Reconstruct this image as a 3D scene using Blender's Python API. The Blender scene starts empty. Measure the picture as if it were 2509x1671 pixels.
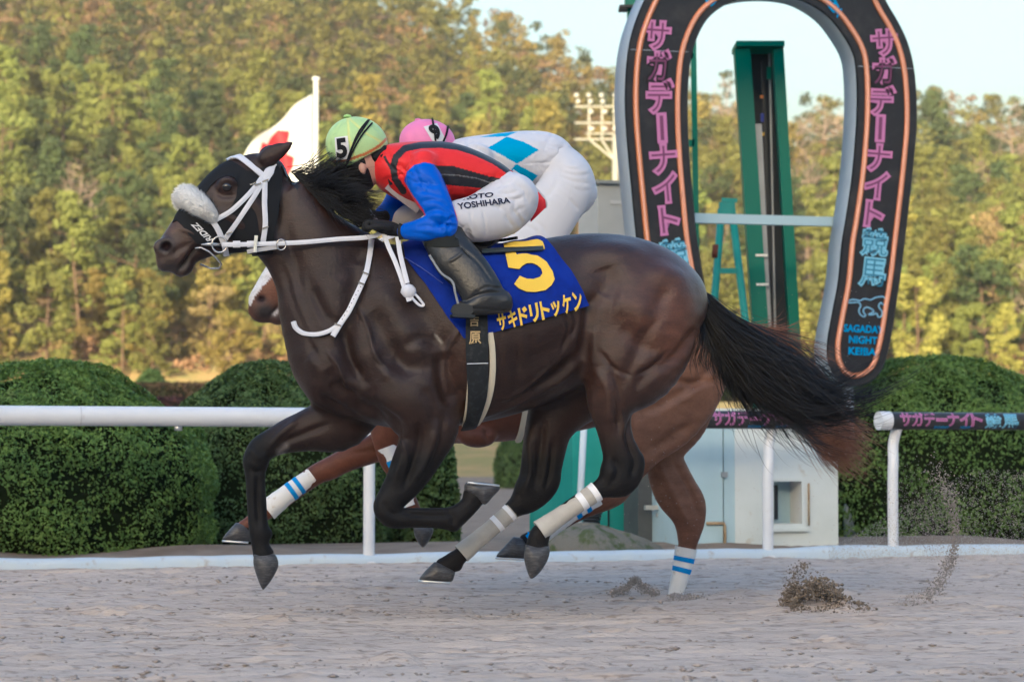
import bpy, bmesh, math, random
import numpy as np
from mathutils import Vector, Matrix
from mathutils.geometry import delaunay_2d_cdt
R = math.radians
scene = bpy.context.scene
COL = scene.collection
# ------------------------------------------------------------------ camera
FPX, CX, CY, HC, DC = 5830.0, 1254.5, 835.5, 0.75, 11.0
PHI = math.atan(285.5 / FPX)
cam_d = bpy.data.cameras.new('camera'); cam = bpy.data.objects.new('camera', cam_d); COL.objects.link(cam)
cam_d.sensor_width = 36.0; cam_d.lens = 36.0 * FPX / 2509.0
cam_d.clip_start = 0.5; cam_d.clip_end = 4000
cam.location = (0, -DC, HC); cam.rotation_euler = (math.pi / 2 + PHI, 0, 0)
cam_d.dof.use_dof = True; cam_d.dof.focus_distance = 11.0; cam_d.dof.aperture_fstop = 4.0
scene.camera = cam
# ------------------------------------------------------------------ sky and sun
SUN_EL, SUN_H = R(13.0), Vector((-0.26, -0.966, 0)).normalized()
SUN_DIR = Vector((SUN_H.x * math.cos(SUN_EL), SUN_H.y * math.cos(SUN_EL), math.sin(SUN_EL)))
world = bpy.data.worlds.new('World'); scene.world = world; world.use_nodes = True
nt = world.node_tree
sky = nt.nodes.new('ShaderNodeTexSky'); sky.sky_type = 'NISHITA'; sky.sun_disc = False
sky.sun_elevation = SUN_EL; sky.sun_rotation = math.atan2(SUN_H.x, SUN_H.y)
sky.air_density = 1.8; sky.dust_density = 6.5; sky.ozone_density = 0.0
nt.links.new(sky.outputs[0], nt.nodes['Background'].inputs[0])
nt.nodes['Background'].inputs[1].default_value = 0.09
sun_d = bpy.data.lights.new('sun', 'SUN'); sun = bpy.data.objects.new('sun', sun_d); COL.objects.link(sun)
sun_d.energy = 5.0; sun_d.angle = R(0.6); sun_d.color = (1.0, 0.67, 0.23)
sun.rotation_euler = (-SUN_DIR).to_track_quat('-Z', 'Y').to_euler()
scene.view_settings.view_transform = 'Standard'; scene.view_settings.look = 'None'
scene.view_settings.exposure = 2.0; scene.view_settings.gamma = 1.0
scene.view_settings.use_white_balance = True; scene.view_settings.white_balance_temperature = 4380; scene.view_settings.white_balance_tint = 15
scene.cycles.max_bounces = 6; scene.cycles.transparent_max_bounces = 4
# ------------------------------------------------------------------ helpers
rng = np.random.default_rng(7); random.seed(7)
CPH, SPH = math.cos(PHI), math.sin(PHI)
def ray(px, py):
    a, b = (px - CX) / FPX, (CY - py) / FPX
    return (a, CPH - SPH * b, SPH + CPH * b)
def W(px, py, Y):
    d = ray(px, py); t = (Y + DC) / d[1]
    return Vector((d[0] * t, Y, HC + d[2] * t))
def Wp(px, py, P, n):
    """pixel -> point on the vertical plane through P with normal n"""
    d = Vector(ray(px, py)); c = Vector((0, -DC, HC))
    t = (Vector(P) - c).dot(n) / d.dot(n)
    return c + d * t
def ground(px, py, z=0.0):
    d = ray(px, py); t = (z - HC) / d[2]
    return Vector((d[0] * t, -DC + d[1] * t, z))
def tag(o, label=None, cat=None, group=None, kind=None):
    for k, v in (('label', label), ('category', cat), ('group', group), ('kind', kind)):
        if v: o[k] = v
    return o
def empty(name, loc=(0, 0, 0), rz=0.0, **kw):
    o = bpy.data.objects.new(name, None); COL.objects.link(o)
    o.location = loc; o.rotation_euler = (0, 0, rz); o.empty_display_size = 0.1
    return tag(o, **kw)
def link(name, me, m=None, parent=None, smooth=False, loc=None, rz=None, **kw):
    o = bpy.data.objects.new(name, me); COL.objects.link(o)
    if m is not None and not me.materials:
        for x in (m if isinstance(m, (list, tuple)) else [m]): me.materials.append(x)
    if parent: o.parent = parent
    if loc is not None: o.location = loc
    if rz is not None: o.rotation_euler = (0, 0, rz)
    if smooth and len(me.polygons): me.polygons.foreach_set('use_smooth', [True] * len(me.polygons))
    return tag(o, **kw)
def mesh(v, f, mi=None, cols=None, name='m'):
    me = bpy.data.meshes.new(name)
    me.from_pydata([tuple(x) for x in v] if not isinstance(v, np.ndarray) else v.tolist(), [], f.tolist() if isinstance(f, np.ndarray) else f)
    if mi is not None: me.polygons.foreach_set('material_index', mi)
    if cols is not None:
        a = me.color_attributes.new('Col', 'FLOAT_COLOR', 'POINT')
        c = np.ones((len(v), 4), np.float32); c[:, :3] = cols
        a.data.foreach_set('color', c.ravel())
    me.update(); return me
class MB:
    """collects boxes, tubes and sheets into one mesh"""
    def __init__(s): s.v = []; s.f = []
    def box(s, c, size, rz=0.0, M=None):
        x, y, z = [k / 2 for k in size]; b = len(s.v)
        M = M or Matrix.Rotation(rz, 3, 'Z')
        for sx, sy, sz in ((-1,-1,-1),(1,-1,-1),(1,1,-1),(-1,1,-1),(-1,-1,1),(1,-1,1),(1,1,1),(-1,1,1)):
            s.v.append(Vector(c) + M @ Vector((sx*x, sy*y, sz*z)))
        s.f += [tuple(b+i for i in q) for q in ((0,3,2,1),(4,5,6,7),(0,1,5,4),(1,2,6,5),(2,3,7,6),(3,0,4,7))]
        return s
    def beam(s, p, q, w, h):
        p, q = Vector(p), Vector(q); d = (q - p)
        M = d.to_track_quat('X', 'Z').to_matrix()
        return s.box((p + q) / 2, (d.length, w, h), M=M)
    def tube(s, pts, r, n=10, cap=True, ell=None):
        pts = [Vector(p) for p in pts]; m = len(pts)
        rr = r if isinstance(r, (list, tuple, np.ndarray)) else [r] * m
        ref = None; rings = []
        for i, p in enumerate(pts):
            t = (pts[min(i+1, m-1)] - pts[max(i-1, 0)])
            t = t.normalized() if t.length > 1e-9 else Vector((0, 0, 1))
            if ref is None:
                ref = t.orthogonal().normalized() if ell is None else (Vector(ell) - t * t.dot(Vector(ell))).normalized()
            else: ref = (ref - t * t.dot(ref)).normalized()
            o = t.cross(ref); b = len(s.v); rings.append(b)
            for k in range(n):
                a = 2 * math.pi * k / n
                s.v.append(p + (ref * math.cos(a) + o * math.sin(a)) * rr[i])
        for i in range(m - 1):
            for k in range(n):
                k2 = (k + 1) % n
                s.f.append((rings[i]+k, rings[i]+k2, rings[i+1]+k2, rings[i+1]+k))
        if cap:
            s.f.append(tuple(rings[0]+k for k in reversed(range(n)))); s.f.append(tuple(rings[-1]+k for k in range(n)))
        return s
    def lathe(s, c, prof, n=16):
        b = len(s.v); c = Vector(c)
        for r, z in prof:
            for k in range(n):
                a = 2*math.pi*k/n; s.v.append(c + Vector((r*math.cos(a), r*math.sin(a), z)))
        for i in range(len(prof)-1):
            for k in range(n):
                k2 = (k+1) % n; s.f.append((b+i*n+k, b+i*n+k2, b+(i+1)*n+k2, b+(i+1)*n+k))
        s.f.append(tuple(b+k for k in reversed(range(n)))); s.f.append(tuple(b+(len(prof)-1)*n+k for k in range(n)))
        return s
    def prism(s, front, off):
        """closed outline 'front' (3-D points) extruded by vector off"""
        b = len(s.v); n = len(front); off = Vector(off)
        s.v += [Vector(p) for p in front] + [Vector(p) + off for p in front]
        s.f.append(tuple(b+i for i in range(n))); s.f.append(tuple(b+n+i for i in reversed(range(n))))
        for i in range(n):
            j = (i+1) % n; s.f.append((b+j, b+i, b+n+i, b+n+j))
        return s
    def build(s, name, m, parent=None, smooth=False, **kw):
        o = link(name, mesh(s.v, s.f), m, parent, smooth, **kw)
        if smooth == 'auto':
            o.data.set_sharp_from_angle(angle=R(40))
        return o
# ------------------------------------------------------------------ materials
MATS = {}
def mat(name, col, rough=0.6, spec=0.3, metal=0.0, noise=None, bump=None, vary=0.0, trans=0.0, attr=False, sheen=0.0, coat=0.0, emit=0.0, dirt=None, stretch=(1,1,1), fine=None, bump2=None, rvar=0.0, rlum=False):
    """noise=(scale, second colour, lo, hi); bump=(scale, strength); vary = per-object value spread; dirt=(scale, colour, lo, hi)"""
    if name in MATS: return MATS[name]
    m = bpy.data.materials.new(name); m.use_nodes = True; MATS[name] = m
    t = m.node_tree; N = t.nodes; L = t.links; p = N['Principled BSDF']
    p.inputs['Roughness'].default_value = rough; p.inputs['Specular IOR Level'].default_value = spec
    p.inputs['Metallic'].default_value = metal
    if sheen: p.inputs['Sheen Weight'].default_value = sheen; p.inputs['Sheen Roughness'].default_value = 0.4
    if coat: p.inputs['Coat Weight'].default_value = coat; p.inputs['Coat Roughness'].default_value = 0.12
    tc = N.new('ShaderNodeTexCoord'); mp = N.new('ShaderNodeMapping'); L.new(tc.outputs['Object'], mp.inputs[0]); mp.inputs['Scale'].default_value = stretch
    def tex(scale, det=4.0):
        n = N.new('ShaderNodeTexNoise'); n.inputs['Scale'].default_value = scale; n.inputs['Detail'].default_value = det; n.inputs['Roughness'].default_value = 0.6
        L.new(mp.outputs[0], n.inputs['Vector']); return n
    def ramp(n, lo, hi):
        r = N.new('ShaderNodeMapRange'); r.inputs['From Min'].default_value = lo; r.inputs['From Max'].default_value = hi; L.new(n.outputs[0], r.inputs['Value']); return r
    def mix(fac, a, b, mode='MIX'):
        x = N.new('ShaderNodeMix'); x.data_type = 'RGBA'; x.blend_type = mode
        if hasattr(fac, 'is_linked'): L.new(fac, x.inputs[0])
        else: x.inputs[0].default_value = fac
        for s, k in ((a, 6), (b, 7)):
            if hasattr(s, 'is_linked'): L.new(s, x.inputs[k])
            else: x.inputs[k].default_value = (*s, 1)
        return x.outputs[2]
    if attr:
        an = N.new('ShaderNodeAttribute'); an.attribute_name = 'Col'; c = an.outputs['Color']
    else:
        rg = N.new('ShaderNodeRGB'); rg.outputs[0].default_value = (*col, 1); c = rg.outputs[0]
    if noise: c = mix(ramp(tex(noise[0]), noise[2], noise[3]).outputs[0], c, noise[1], 'MULTIPLY' if attr else 'MIX')
    if fine: c = mix(ramp(tex(fine[0], 2), fine[2], fine[3]).outputs[0], c, fine[1], 'MULTIPLY')
    if dirt: c = mix(ramp(tex(dirt[0], 6), dirt[2], dirt[3]).outputs[0], c, dirt[1])
    if vary:
        oi = N.new('ShaderNodeObjectInfo'); mr = N.new('ShaderNodeMapRange'); L.new(oi.outputs['Random'], mr.inputs['Value'])
        mr.inputs['To Min'].default_value = 1 - vary; mr.inputs['To Max'].default_value = 1 + vary
        hs = N.new('ShaderNodeHueSaturation'); L.new(c, hs.inputs['Color']); L.new(mr.outputs[0], hs.inputs['Value'])
        mh = N.new('ShaderNodeMapRange'); L.new(oi.outputs['Random'], mh.inputs['Value']); mh.inputs['To Min'].default_value = 0.48; mh.inputs['To Max'].default_value = 0.52
        L.new(mh.outputs[0], hs.inputs['Hue']); c = hs.outputs[0]
    L.new(c, p.inputs['Base Color'])
    if emit:
        L.new(c, p.inputs['Emission Color']); p.inputs['Emission Strength'].default_value = emit
    if bump:
        b = N.new('ShaderNodeBump'); b.inputs['Strength'].default_value = bump[1]; b.inputs['Distance'].default_value = 0.02
        L.new(tex(bump[0], 6).outputs[0], b.inputs['Height'])
        if bump2:
            b2 = N.new('ShaderNodeBump'); b2.inputs['Strength'].default_value = bump2[1]; b2.inputs['Distance'].default_value = 0.02
            L.new(tex(bump2[0], 3).outputs[0], b2.inputs['Height']); L.new(b2.outputs[0], b.inputs['Normal'])
        L.new(b.outputs[0], p.inputs['Normal'])
    if rlum:
        bw = N.new('ShaderNodeRGBToBW'); L.new(an.outputs['Color'], bw.inputs[0]); rr = ramp(bw, .006, .022); rr.inputs['To Min'].default_value = .60; rr.inputs['To Max'].default_value = rough; L.new(rr.outputs[0], p.inputs['Roughness'])
        rs = ramp(bw, .006, .022); rs.inputs['To Min'].default_value = spec*.55; rs.inputs['To Max'].default_value = spec; L.new(rs.outputs[0], p.inputs['Specular IOR Level'])
    if rvar and not rlum:
        rr = ramp(tex(7), .3, .7); rr.inputs['To Min'].default_value = rough-rvar; rr.inputs['To Max'].default_value = rough+rvar; L.new(rr.outputs[0], p.inputs['Roughness'])
    if trans:
        tr = N.new('ShaderNodeBsdfTranslucent'); ms = N.new('ShaderNodeMixShader'); ms.inputs[0].default_value = trans
        L.new(c, tr.inputs[0]); L.new(p.outputs[0], ms.inputs[1]); L.new(tr.outputs[0], ms.inputs[2]); L.new(ms.outputs[0], N['Material Output'].inputs[0])
    return m
# ------------------------------------------------------------------ lettering
def text_mesh(s, offset=0.0, extrude=0.0, spacing=1.0, bevel=0.0):
    """2-D lettering (x right, y up), height about 1, centred; Japanese falls back to the font built into Blender"""
    cu = bpy.data.curves.new('lettering', 'FONT'); cu.body = s; cu.size = 1.0; cu.offset = offset; cu.extrude = extrude
    cu.space_character = spacing; cu.align_x = 'CENTER'; cu.resolution_u = 4; cu.bevel_depth = bevel
    ob = bpy.data.objects.new('lettering', cu); me = bpy.data.meshes.new_from_object(ob)
    bpy.data.objects.remove(ob); bpy.data.curves.remove(cu)
    return me
def mesh_arrays(me):
    v = np.empty(len(me.vertices)*3); me.vertices.foreach_get('co', v); v = v.reshape(-1, 3)
    return v, [tuple(p.vertices) for p in me.polygons]
def fit_text(me, box=None):
    v, f = mesh_arrays(me)
    lo, hi = (v[:, :2].min(0), v[:, :2].max(0)) if box is None else box
    v[:, :2] = (v[:, :2] - lo) / np.maximum(hi - lo, 1e-6)
    return v, f       # unit box 0..1
def text_box(me): v, _ = mesh_arrays(me); return v[:, :2].min(0), v[:, :2].max(0)
def subdiv(v, f, maxlen, rounds=4):
    bm = bmesh.new(); bv = [bm.verts.new(x) for x in v]
    for q in f:
        try: bm.faces.new([bv[i] for i in q])
        except ValueError: pass
    bmesh.ops.triangulate(bm, faces=bm.faces[:])
    for _ in range(rounds):
        es = [e for e in bm.edges if e.calc_length() > maxlen]
        if not es: break
        bmesh.ops.subdivide_edges(bm, edges=es, cuts=1); bmesh.ops.triangulate(bm, faces=bm.faces[:])
    bm.verts.index_update()
    vo = np.array([x.co[:] for x in bm.verts]); fo = [tuple(x.index for x in q.verts) for q in bm.faces]; bm.free()
    return vo, fo
def catmull(P, n):
    P = np.asarray(P, float); m = len(P); out = []
    Q = np.vstack([2*P[0]-P[1], P, 2*P[-1]-P[-2]])
    for i in range(m-1):
        p0, p1, p2, p3 = Q[i:i+4]
        for j in range(n):
            t = j/n
            out.append(0.5*((2*p1)+(-p0+p2)*t+(2*p0-5*p1+4*p2-p3)*t*t+(-p0+3*p1-3*p2+p3)*t**3))
    out.append(P[-1]); return np.array(out)
def fft_noise(ny, nx, sy, sx, beta=2.0, seed=0):
    """smooth periodic noise; sy,sx = feature size in cells"""
    g = np.random.default_rng(seed); w = g.standard_normal((ny, nx))
    ky = np.fft.fftfreq(ny)[:, None]*sy; kx = np.fft.fftfreq(nx)[None, :]*sx
    k = np.sqrt(ky**2 + kx**2); a = 1/(1+(k*2)**(beta*1.5))
    z = np.fft.ifft2(np.fft.fft2(w)*a).real
    return (z-z.mean())/z.std()
# ================================================================== the setting
M_sand = mat('sand', (0.53, 0.455, 0.385), 0.95, 0.1, noise=(7.0, (0.43, 0.36, 0.30), 0.40, 0.68), bump=(150, 0.55), dirt=(2.2, (0.59, 0.51, 0.435), 0.52, 0.75), fine=(42, (0.58, 0.56, 0.54), 0.54, 0.68), stretch=(0.28, 1, 1))
M_dirt = mat('dirt', (0.20, 0.155, 0.115), 0.95, 0.1, noise=(3.0, (0.28, 0.23, 0.18), 0.35, 0.7), bump=(40, 0.6))
M_grass = mat('grass', (0.26, 0.225, 0.075), 0.9, 0.1, noise=(0.9, (0.40, 0.27, 0.11), 0.4, 0.65), bump=(60, 0.8))
M_forest = mat('forest_floor', (0.13, 0.10, 0.045), 0.95, 0.1, noise=(0.25, (0.19, 0.115, 0.055), 0.4, 0.65), bump=(4, 1.0))
# --- rail line of the track, unprojected from the foot of the white kerb
KA, KB = ground(0, 1396), ground(2509, 1357)
KDIR = (KB - KA).normalized(); KANG = math.atan2(KDIR.y, KDIR.x); KN = Vector((KDIR.y, -KDIR.x, 0))   # KN points to the camera side
def on_rail(px, off=0.0):
    """ground point of the rail line (shifted off metres towards the infield) seen in pixel column px"""
    d = Vector(ray(px, 1000)); c = Vector((0, -DC, 0)); d.z = 0
    t = ((KA - KN*off) - c).dot(KN) / d.dot(KN); p = c + d*t; p.z = 0; return p
# --- race track: one displaced sheet of sand
def sand_track():
    hx, hy = 0.020, 0.0145; xs = np.arange(-4.6, 4.61, hx); ys = np.arange(-3.7, 8.3, hy); nx, ny = len(xs), len(ys)
    X, Y = np.meshgrid(xs, ys)
    z = 0.0040*fft_noise(ny, nx, 40, 200, 2, 1) + 0.0040*fft_noise(ny, nx, 8, 40, 2, 2) + 0.0036*fft_noise(ny, nx, 3.5, 7, 2.4, 3)
    pit = fft_noise(ny, nx, 5, 22, 2.6, 4); zone = np.clip(0.75+0.45*fft_noise(ny, nx, 90, 260, 2, 9), 0.15, 1.6); z -= 0.020*np.clip(pit-0.8, 0, 2)*zone
    clod = fft_noise(ny, nx, 6, 7, 2.4, 5); z += 0.014*np.clip(clod-1.6, 0, 2)*zone
    wav = fft_noise(ny, nx, 100, 260, 2, 6)
    z *= .85; z += .0042*np.sin(2*math.pi*(Y-KDIR.y*X*0.25+.02*wav)/.115)*np.clip(.6+.7*fft_noise(ny, nx, 30, 220, 2, 12), 0, 1.6)+.0025*np.sin(2*math.pi*(Y-KDIR.y*X*0.25+.02*wav)/.052)
    for yy, dp, wd in ((-1.62, .034, .05), (-2.3, .014, .05), (-0.2, .012, .09), (-2.75, .024, .03), (1.0, .012, .1), (2.6, .012, .12)):          # wheel and harrow lines
        c = yy + 0.03*wav + KDIR.y*X*0.25
        z -= dp*np.exp(-((Y-c)/wd)**2)*(0.7+0.35*pit)
    for px, py, amp, wd in ((1560, 1448, .05, .09), (1540, 1470, -.03, .2), (1665, 1468, -.04, .08), (1780, 1470, .03, .10), (1985, 1500, .05, .16), (2200, 1500, .03, .2), (2330, 1490, .03, .16)):
        p = ground(px, py); z += amp*np.exp(-(((X-p.x)/(wd*1.6))**2+((Y-p.y)/wd)**2))
    g = np.random.default_rng(8)                             # old hoof prints, filled in by the harrow
    for k in range(240):
        lane = g.choice((-2.2, -1.0, .3, 1.2, 2.4, 3.4, 4.6)); cx, cy = g.uniform(-4.4, 4.4), lane+g.normal(0, .35); s = g.uniform(.7, 1.15); i0, i1 = np.searchsorted(xs, (cx-.3, cx+.3)); j0, j1 = np.searchsorted(ys, (cy-.25, cy+.25)); dx, dy = (X[j0:j1, i0:i1]-cx)/(.085*s), (Y[j0:j1, i0:i1]-cy)/(.062*s); r = np.hypot(dx, dy)
        z[j0:j1, i0:i1] += g.uniform(.35, .9)*(-.030*np.exp(-r**4)+.013*np.exp(-((r-1.35)/.35)**2)*(1+.8*np.tanh(dx)))
    ed = np.minimum(np.minimum(X+4.6, 4.6-X), Y+3.7); z = np.where(ed < .1, np.minimum(z, -.012), z)
    lim = KA.y + (X-KA.x)*KDIR.y/KDIR.x                     # the sheet stops at the kerb line
    z = np.where(Y > lim, -0.02, z)
    v = np.stack([X, Y, z], -1).reshape(-1, 3)
    i = (np.arange(ny-1)[:, None]*nx + np.arange(nx-1)[None, :]).ravel()
    keep = (Y[:-1, :-1] < lim[:-1, :-1]+0.10).ravel(); i = i[keep]
    f = np.stack([i, i+1, i+nx+1, i+nx], -1)
    link('race_track', mesh(v, f), M_sand, smooth=True, kind='structure')
    q = [KA+KDIR*-60, KA+KDIR*70]; q = [p-KN*.02 for p in q]; link('outer_track', mesh([(q[0].x, q[0].y, -.016), (60, -45, -.016), (-62, -45, -.016), (q[1].x, q[1].y, -.016)], [(0, 2, 1, 3)]), M_sand, kind='structure')
sand_track()
def clods():
    g = np.random.default_rng(77); n = 11000; X = g.uniform(-4.2, 4.2, n); Y = -3.3+g.random(n)**1.3*9.0; lim = KA.y+(X-KA.x)*KDIR.y/KDIR.x-.15; band = np.sin(Y*4.1+np.sin(X*.7)*.8)+.6*np.sin(Y*9.7+X*.5); k = (Y < lim) & (g.random(n) < np.clip(.45+.45*band, .05, 1)); X, Y = X[k], Y[k]; n = len(X); s = .0035+.0105*g.random(n)**3
    ba = np.array([(1, 0, 0), (-1, 0, 0), (0, 1, 0), (0, -1, 0), (0, 0, 1), (0, 0, -1)], float)*np.array([1.5, 1, .62]); fc = np.array([(0, 2, 4), (2, 1, 4), (1, 3, 4), (3, 0, 4), (2, 0, 5), (1, 2, 5), (3, 1, 5), (0, 3, 5)])
    V = (ba[None]*(s[:, None, None]*g.uniform(.65, 1.3, (n, 6, 1)))+np.stack([X, Y, s*.25], -1)[:, None]).reshape(-1, 3); link('sand_clods_on_track', mesh(V, (fc[None]+(np.arange(n)*6)[:, None, None]).reshape(-1, 3)), mat('clod', (.30, .255, .22), .95, .1, noise=(9, (.40, .35, .31), .4, .6)), smooth=True, kind='stuff', label='small loose clods of damp sand scattered over the track')
clods()
# --- ground: flat infield, bank and wooded hill in one sheet reaching past the horizon
def hill_z(x, y):
    x = np.asarray(x, float); y = np.asarray(y, float)
    s = lambda a, b, t: (lambda q: q*q*(3-2*q))(np.clip((t-a)/(b-a), 0, 1))
    z = 2.3*s(44, 78, y) + 2.6*np.clip((y-80)/55, 0, 1)
    # ridge profile over the image column (angular coordinate)
    a = x/np.maximum(y+11, 20)
    px = CX + FPX*a
    top = np.interp(px, [-900, 0, 700, 1180, 1300, 1420, 1560, 1700, 1900, 2100, 2260, 2509, 3400], [-520, -420, -230, 20, 70, 150, 190, 200, 262, 275, 250, 262, 240])
    el = (1121-top)/FPX                                   # slope of the skyline
    dmax = 330.0
    zr = HC + el*(dmax+11)-7.0
    q = np.clip((y-132)/(dmax-132), 0, 1)
    return z + (zr-z)*(0.85*q+0.15*q*q)*(y > 132) + np.where(y > 132, 1.2*np.sin(x*.045+y*.03)+0.8*np.sin(y*.07-x*.02), 0)*np.clip((y-132)/40, 0, 1)
SUN_BLOCK_H = math.tan(SUN_EL)/abs(SUN_H.y)*(92.5+400)  # height of the added ridge, set by where its shade must end
def terrain():
    ys = np.concatenate([[-1500, -900, -700, -600, -520, -460, -430, -415, -400, -385, -370, -330, -270, -200, -120], np.arange(-60, 12, 8), np.arange(12, 132, 3.0), np.arange(132, 332, 6.0), [345, 380, 450, 700, 1600]])
    xs = np.concatenate([[-2500, -1500, -600], np.arange(-210, 211, 6.0), [600, 1500, 2500]])
    X, Y = np.meshgrid(xs, ys); Z = hill_z(X, np.minimum(Y, 332)); Z = np.where(Y > 335, Z-(Y-335)*0.06, Z)
    Z = np.where(Y < 40, -0.03, Z)
    # unseen ridge added behind the camera, shaped to shade the track from the sun
    Z = np.where(Y < -60, np.interp(Y, [-1500, -900, -400, -120, -60], [20, 60, SUN_BLOCK_H, 2, -0.03]), Z)
    Z += 0.12*np.sin(X*.6)*np.sin(Y*.5)*np.clip((Y-50)/20, 0, 1)
    v = np.stack([X, Y, Z], -1).reshape(-1, 3); ny, nx = X.shape
    i = (np.arange(ny-1)[:, None]*nx + np.arange(nx-1)[None, :]).ravel(); f = np.stack([i, i+1, i+nx+1, i+nx], -1)
    yc = Y[:-1, :-1].ravel(); mi = np.where(yc < 50, 0, np.where(yc < 134, 1, 2)); mi = np.where(yc < -100, 2, mi).tolist()
    o = link('ground', mesh(v, f, mi), [M_dirt, M_grass, M_forest], smooth=True, kind='structure')
terrain()
# ------------------------------------------------------------------ foliage
def leaf_quads(pts, nrm, size, rnd, tilt=0.9, aspect=1.5):
    """one folded quad per point: numpy -> verts, faces"""
    n = len(pts); g = rnd
    d = nrm + g.normal(0, tilt, (n, 3)); d /= np.linalg.norm(d, axis=1)[:, None]
    t = np.cross(d, g.normal(0, 1, (n, 3))); t /= np.linalg.norm(t, axis=1)[:, None]
    b = np.cross(d, t); s = size*g.uniform(0.6, 1.35, n)[:, None]
    a = t*s*aspect*0.5; c = b*s*0.5
    v = np.stack([pts-a, pts-c*0.9+d*s*0.12, pts+a, pts+c*0.9+d*s*0.12], 1).reshape(-1, 3)
    i = np.arange(n)*4; f = np.stack([i, i+1, i+2, i+3], -1)
    return v, f
def merge(parts):
    V, Fs, o = [], [], 0
    for v, f in parts:
        V.append(v); Fs.append(np.asarray(f)+o); o += len(v)
    return np.vstack(V), np.vstack(Fs)
LEAFM = []
for i, (c, c2) in enumerate((((0.200, 0.202, 0.034), (0.128, 0.134, 0.026)), ((0.285, 0.242, 0.040), (0.20, 0.175, 0.031)), ((0.082, 0.105, 0.031), (0.050, 0.066, 0.025)), ((0.28, 0.195, 0.080), (0.19, 0.14, 0.058)), ((0.22, 0.235, 0.038), (0.15, 0.165, 0.030)))):
    LEAFM.append(mat('tree_leaves_%d' % i, c, 0.65, 0.25, noise=(0.9, c2, 0.38, 0.62), vary=0.25, trans=0.35))
M_bark = mat('bark', (0.13, 0.085, 0.055), 0.9, 0.1, noise=(6, (0.07, 0.05, 0.035), 0.4, 0.6), bump=(20, 0.8))
M_twig = mat('bare_twigs', (0.20, 0.15, 0.12), 0.9, 0.1)
def tree_proto(kind, seed):
    g = np.random.default_rng(seed); parts = []; tb = MB()
    if kind == 'pine':
        H = g.uniform(8.5, 12); R0 = g.uniform(2.2, 2.9); lo = 0.06
    elif kind == 'bare':
        H = g.uniform(8, 10); R0 = 2.6; lo = 0.25
    else:
        H = g.uniform(6.5, 9.5); R0 = g.uniform(2.6, 3.5); lo = 0.06
    lean = g.normal(0, 0.03, 2)
    tp = [Vector((lean[0]*z*H + 0.12*math.sin(z*5+seed), lean[1]*z*H, z*H)) for z in np.linspace(-0.12, 0.93, 8)]
    tb.tube(tp, list(np.linspace(0.17, 0.03, 8)), 6)
    nb = 34 if kind == 'pine' else 26
    for k in range(nb):
        zf = g.uniform(lo, 0.98) if kind != 'pine' else lo+(1-lo)*(k+g.uniform(0, 1))/nb
        if kind == 'pine': rr = R0*(1-zf)**0.75*1.15+0.25
        else: rr = R0*math.sqrt(max(0.10, 1-((zf-0.50)/0.52)**2))
        th = g.uniform(0, 2*math.pi); r = rr*g.uniform(0.62, 1.0)
        base = Vector((lean[0]*zf*H*0.9, lean[1]*zf*H*0.9, max(zf*H-0.22*r, 0.3)))
        tip = base + Vector((math.cos(th)*r, math.sin(th)*r, 0.22*r + (0.0 if kind == 'pine' else 0.2*r)))
        tb.tube([base, (base+tip)/2+Vector((0, 0, -0.05*r)), tip], [0.055, 0.035, 0.012], 4, cap=False)
        if kind == 'bare':
            for q in range(9):
                s = base.lerp(tip, g.uniform(0.35, 1)); e = s + Vector(g.normal(0, 0.5, 3)) + Vector((0, 0, 0.5))
                tb.tube([s, s.lerp(e, .5)+Vector(g.normal(0, .06, 3)), e], [0.022, 0.016, 0.006], 3, cap=False)
            continue
        for q in range(3 if kind == 'pine' else 4):
            c = np.array(base.lerp(tip, g.uniform(0.55, 1.02))) + g.normal(0, 0.22, 3)
            n = 46; rad = np.array([0.62, 0.62, 0.30 if kind == 'pine' else 0.46])*g.uniform(0.75, 1.25)
            d = g.normal(0, 1, (n, 3)); d /= np.linalg.norm(d, axis=1)[:, None]
            p = c + d*rad*g.uniform(0.55, 1.05, n)[:, None]
            parts.append(leaf_quads(p, d+np.array([0, 0, 0.5]), 0.205, g, 0.5))
    if kind == 'bare':
        return mesh(tb.v, tb.f), None
    v, f = merge(parts); return mesh(tb.v, tb.f), mesh(v, f)
PROTO = [('pine', i) for i in range(5)] + [('broad', i) for i in range(10, 16)] + [('bare', 20), ('bare', 21)]
PROTO = [(k, *tree_proto(k, s)) for k, s in PROTO]
TLAB = {('pine', 0): 'olive green pine', ('pine', 2): 'dark green pine', ('pine', 4): 'fresh light green conifer', ('pine', 1): 'golden green conifer',
        ('broad', 0): 'rounded olive green tree', ('broad', 1): 'golden yellow green broadleaf tree', ('broad', 3): 'rusty tan leafed tree', ('broad', 4): 'fresh spring green broadleaf tree', ('broad', 2): 'dark evergreen broadleaf tree', ('bare', 0): 'leafless grey brown tree'}
CROWN = {}
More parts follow.
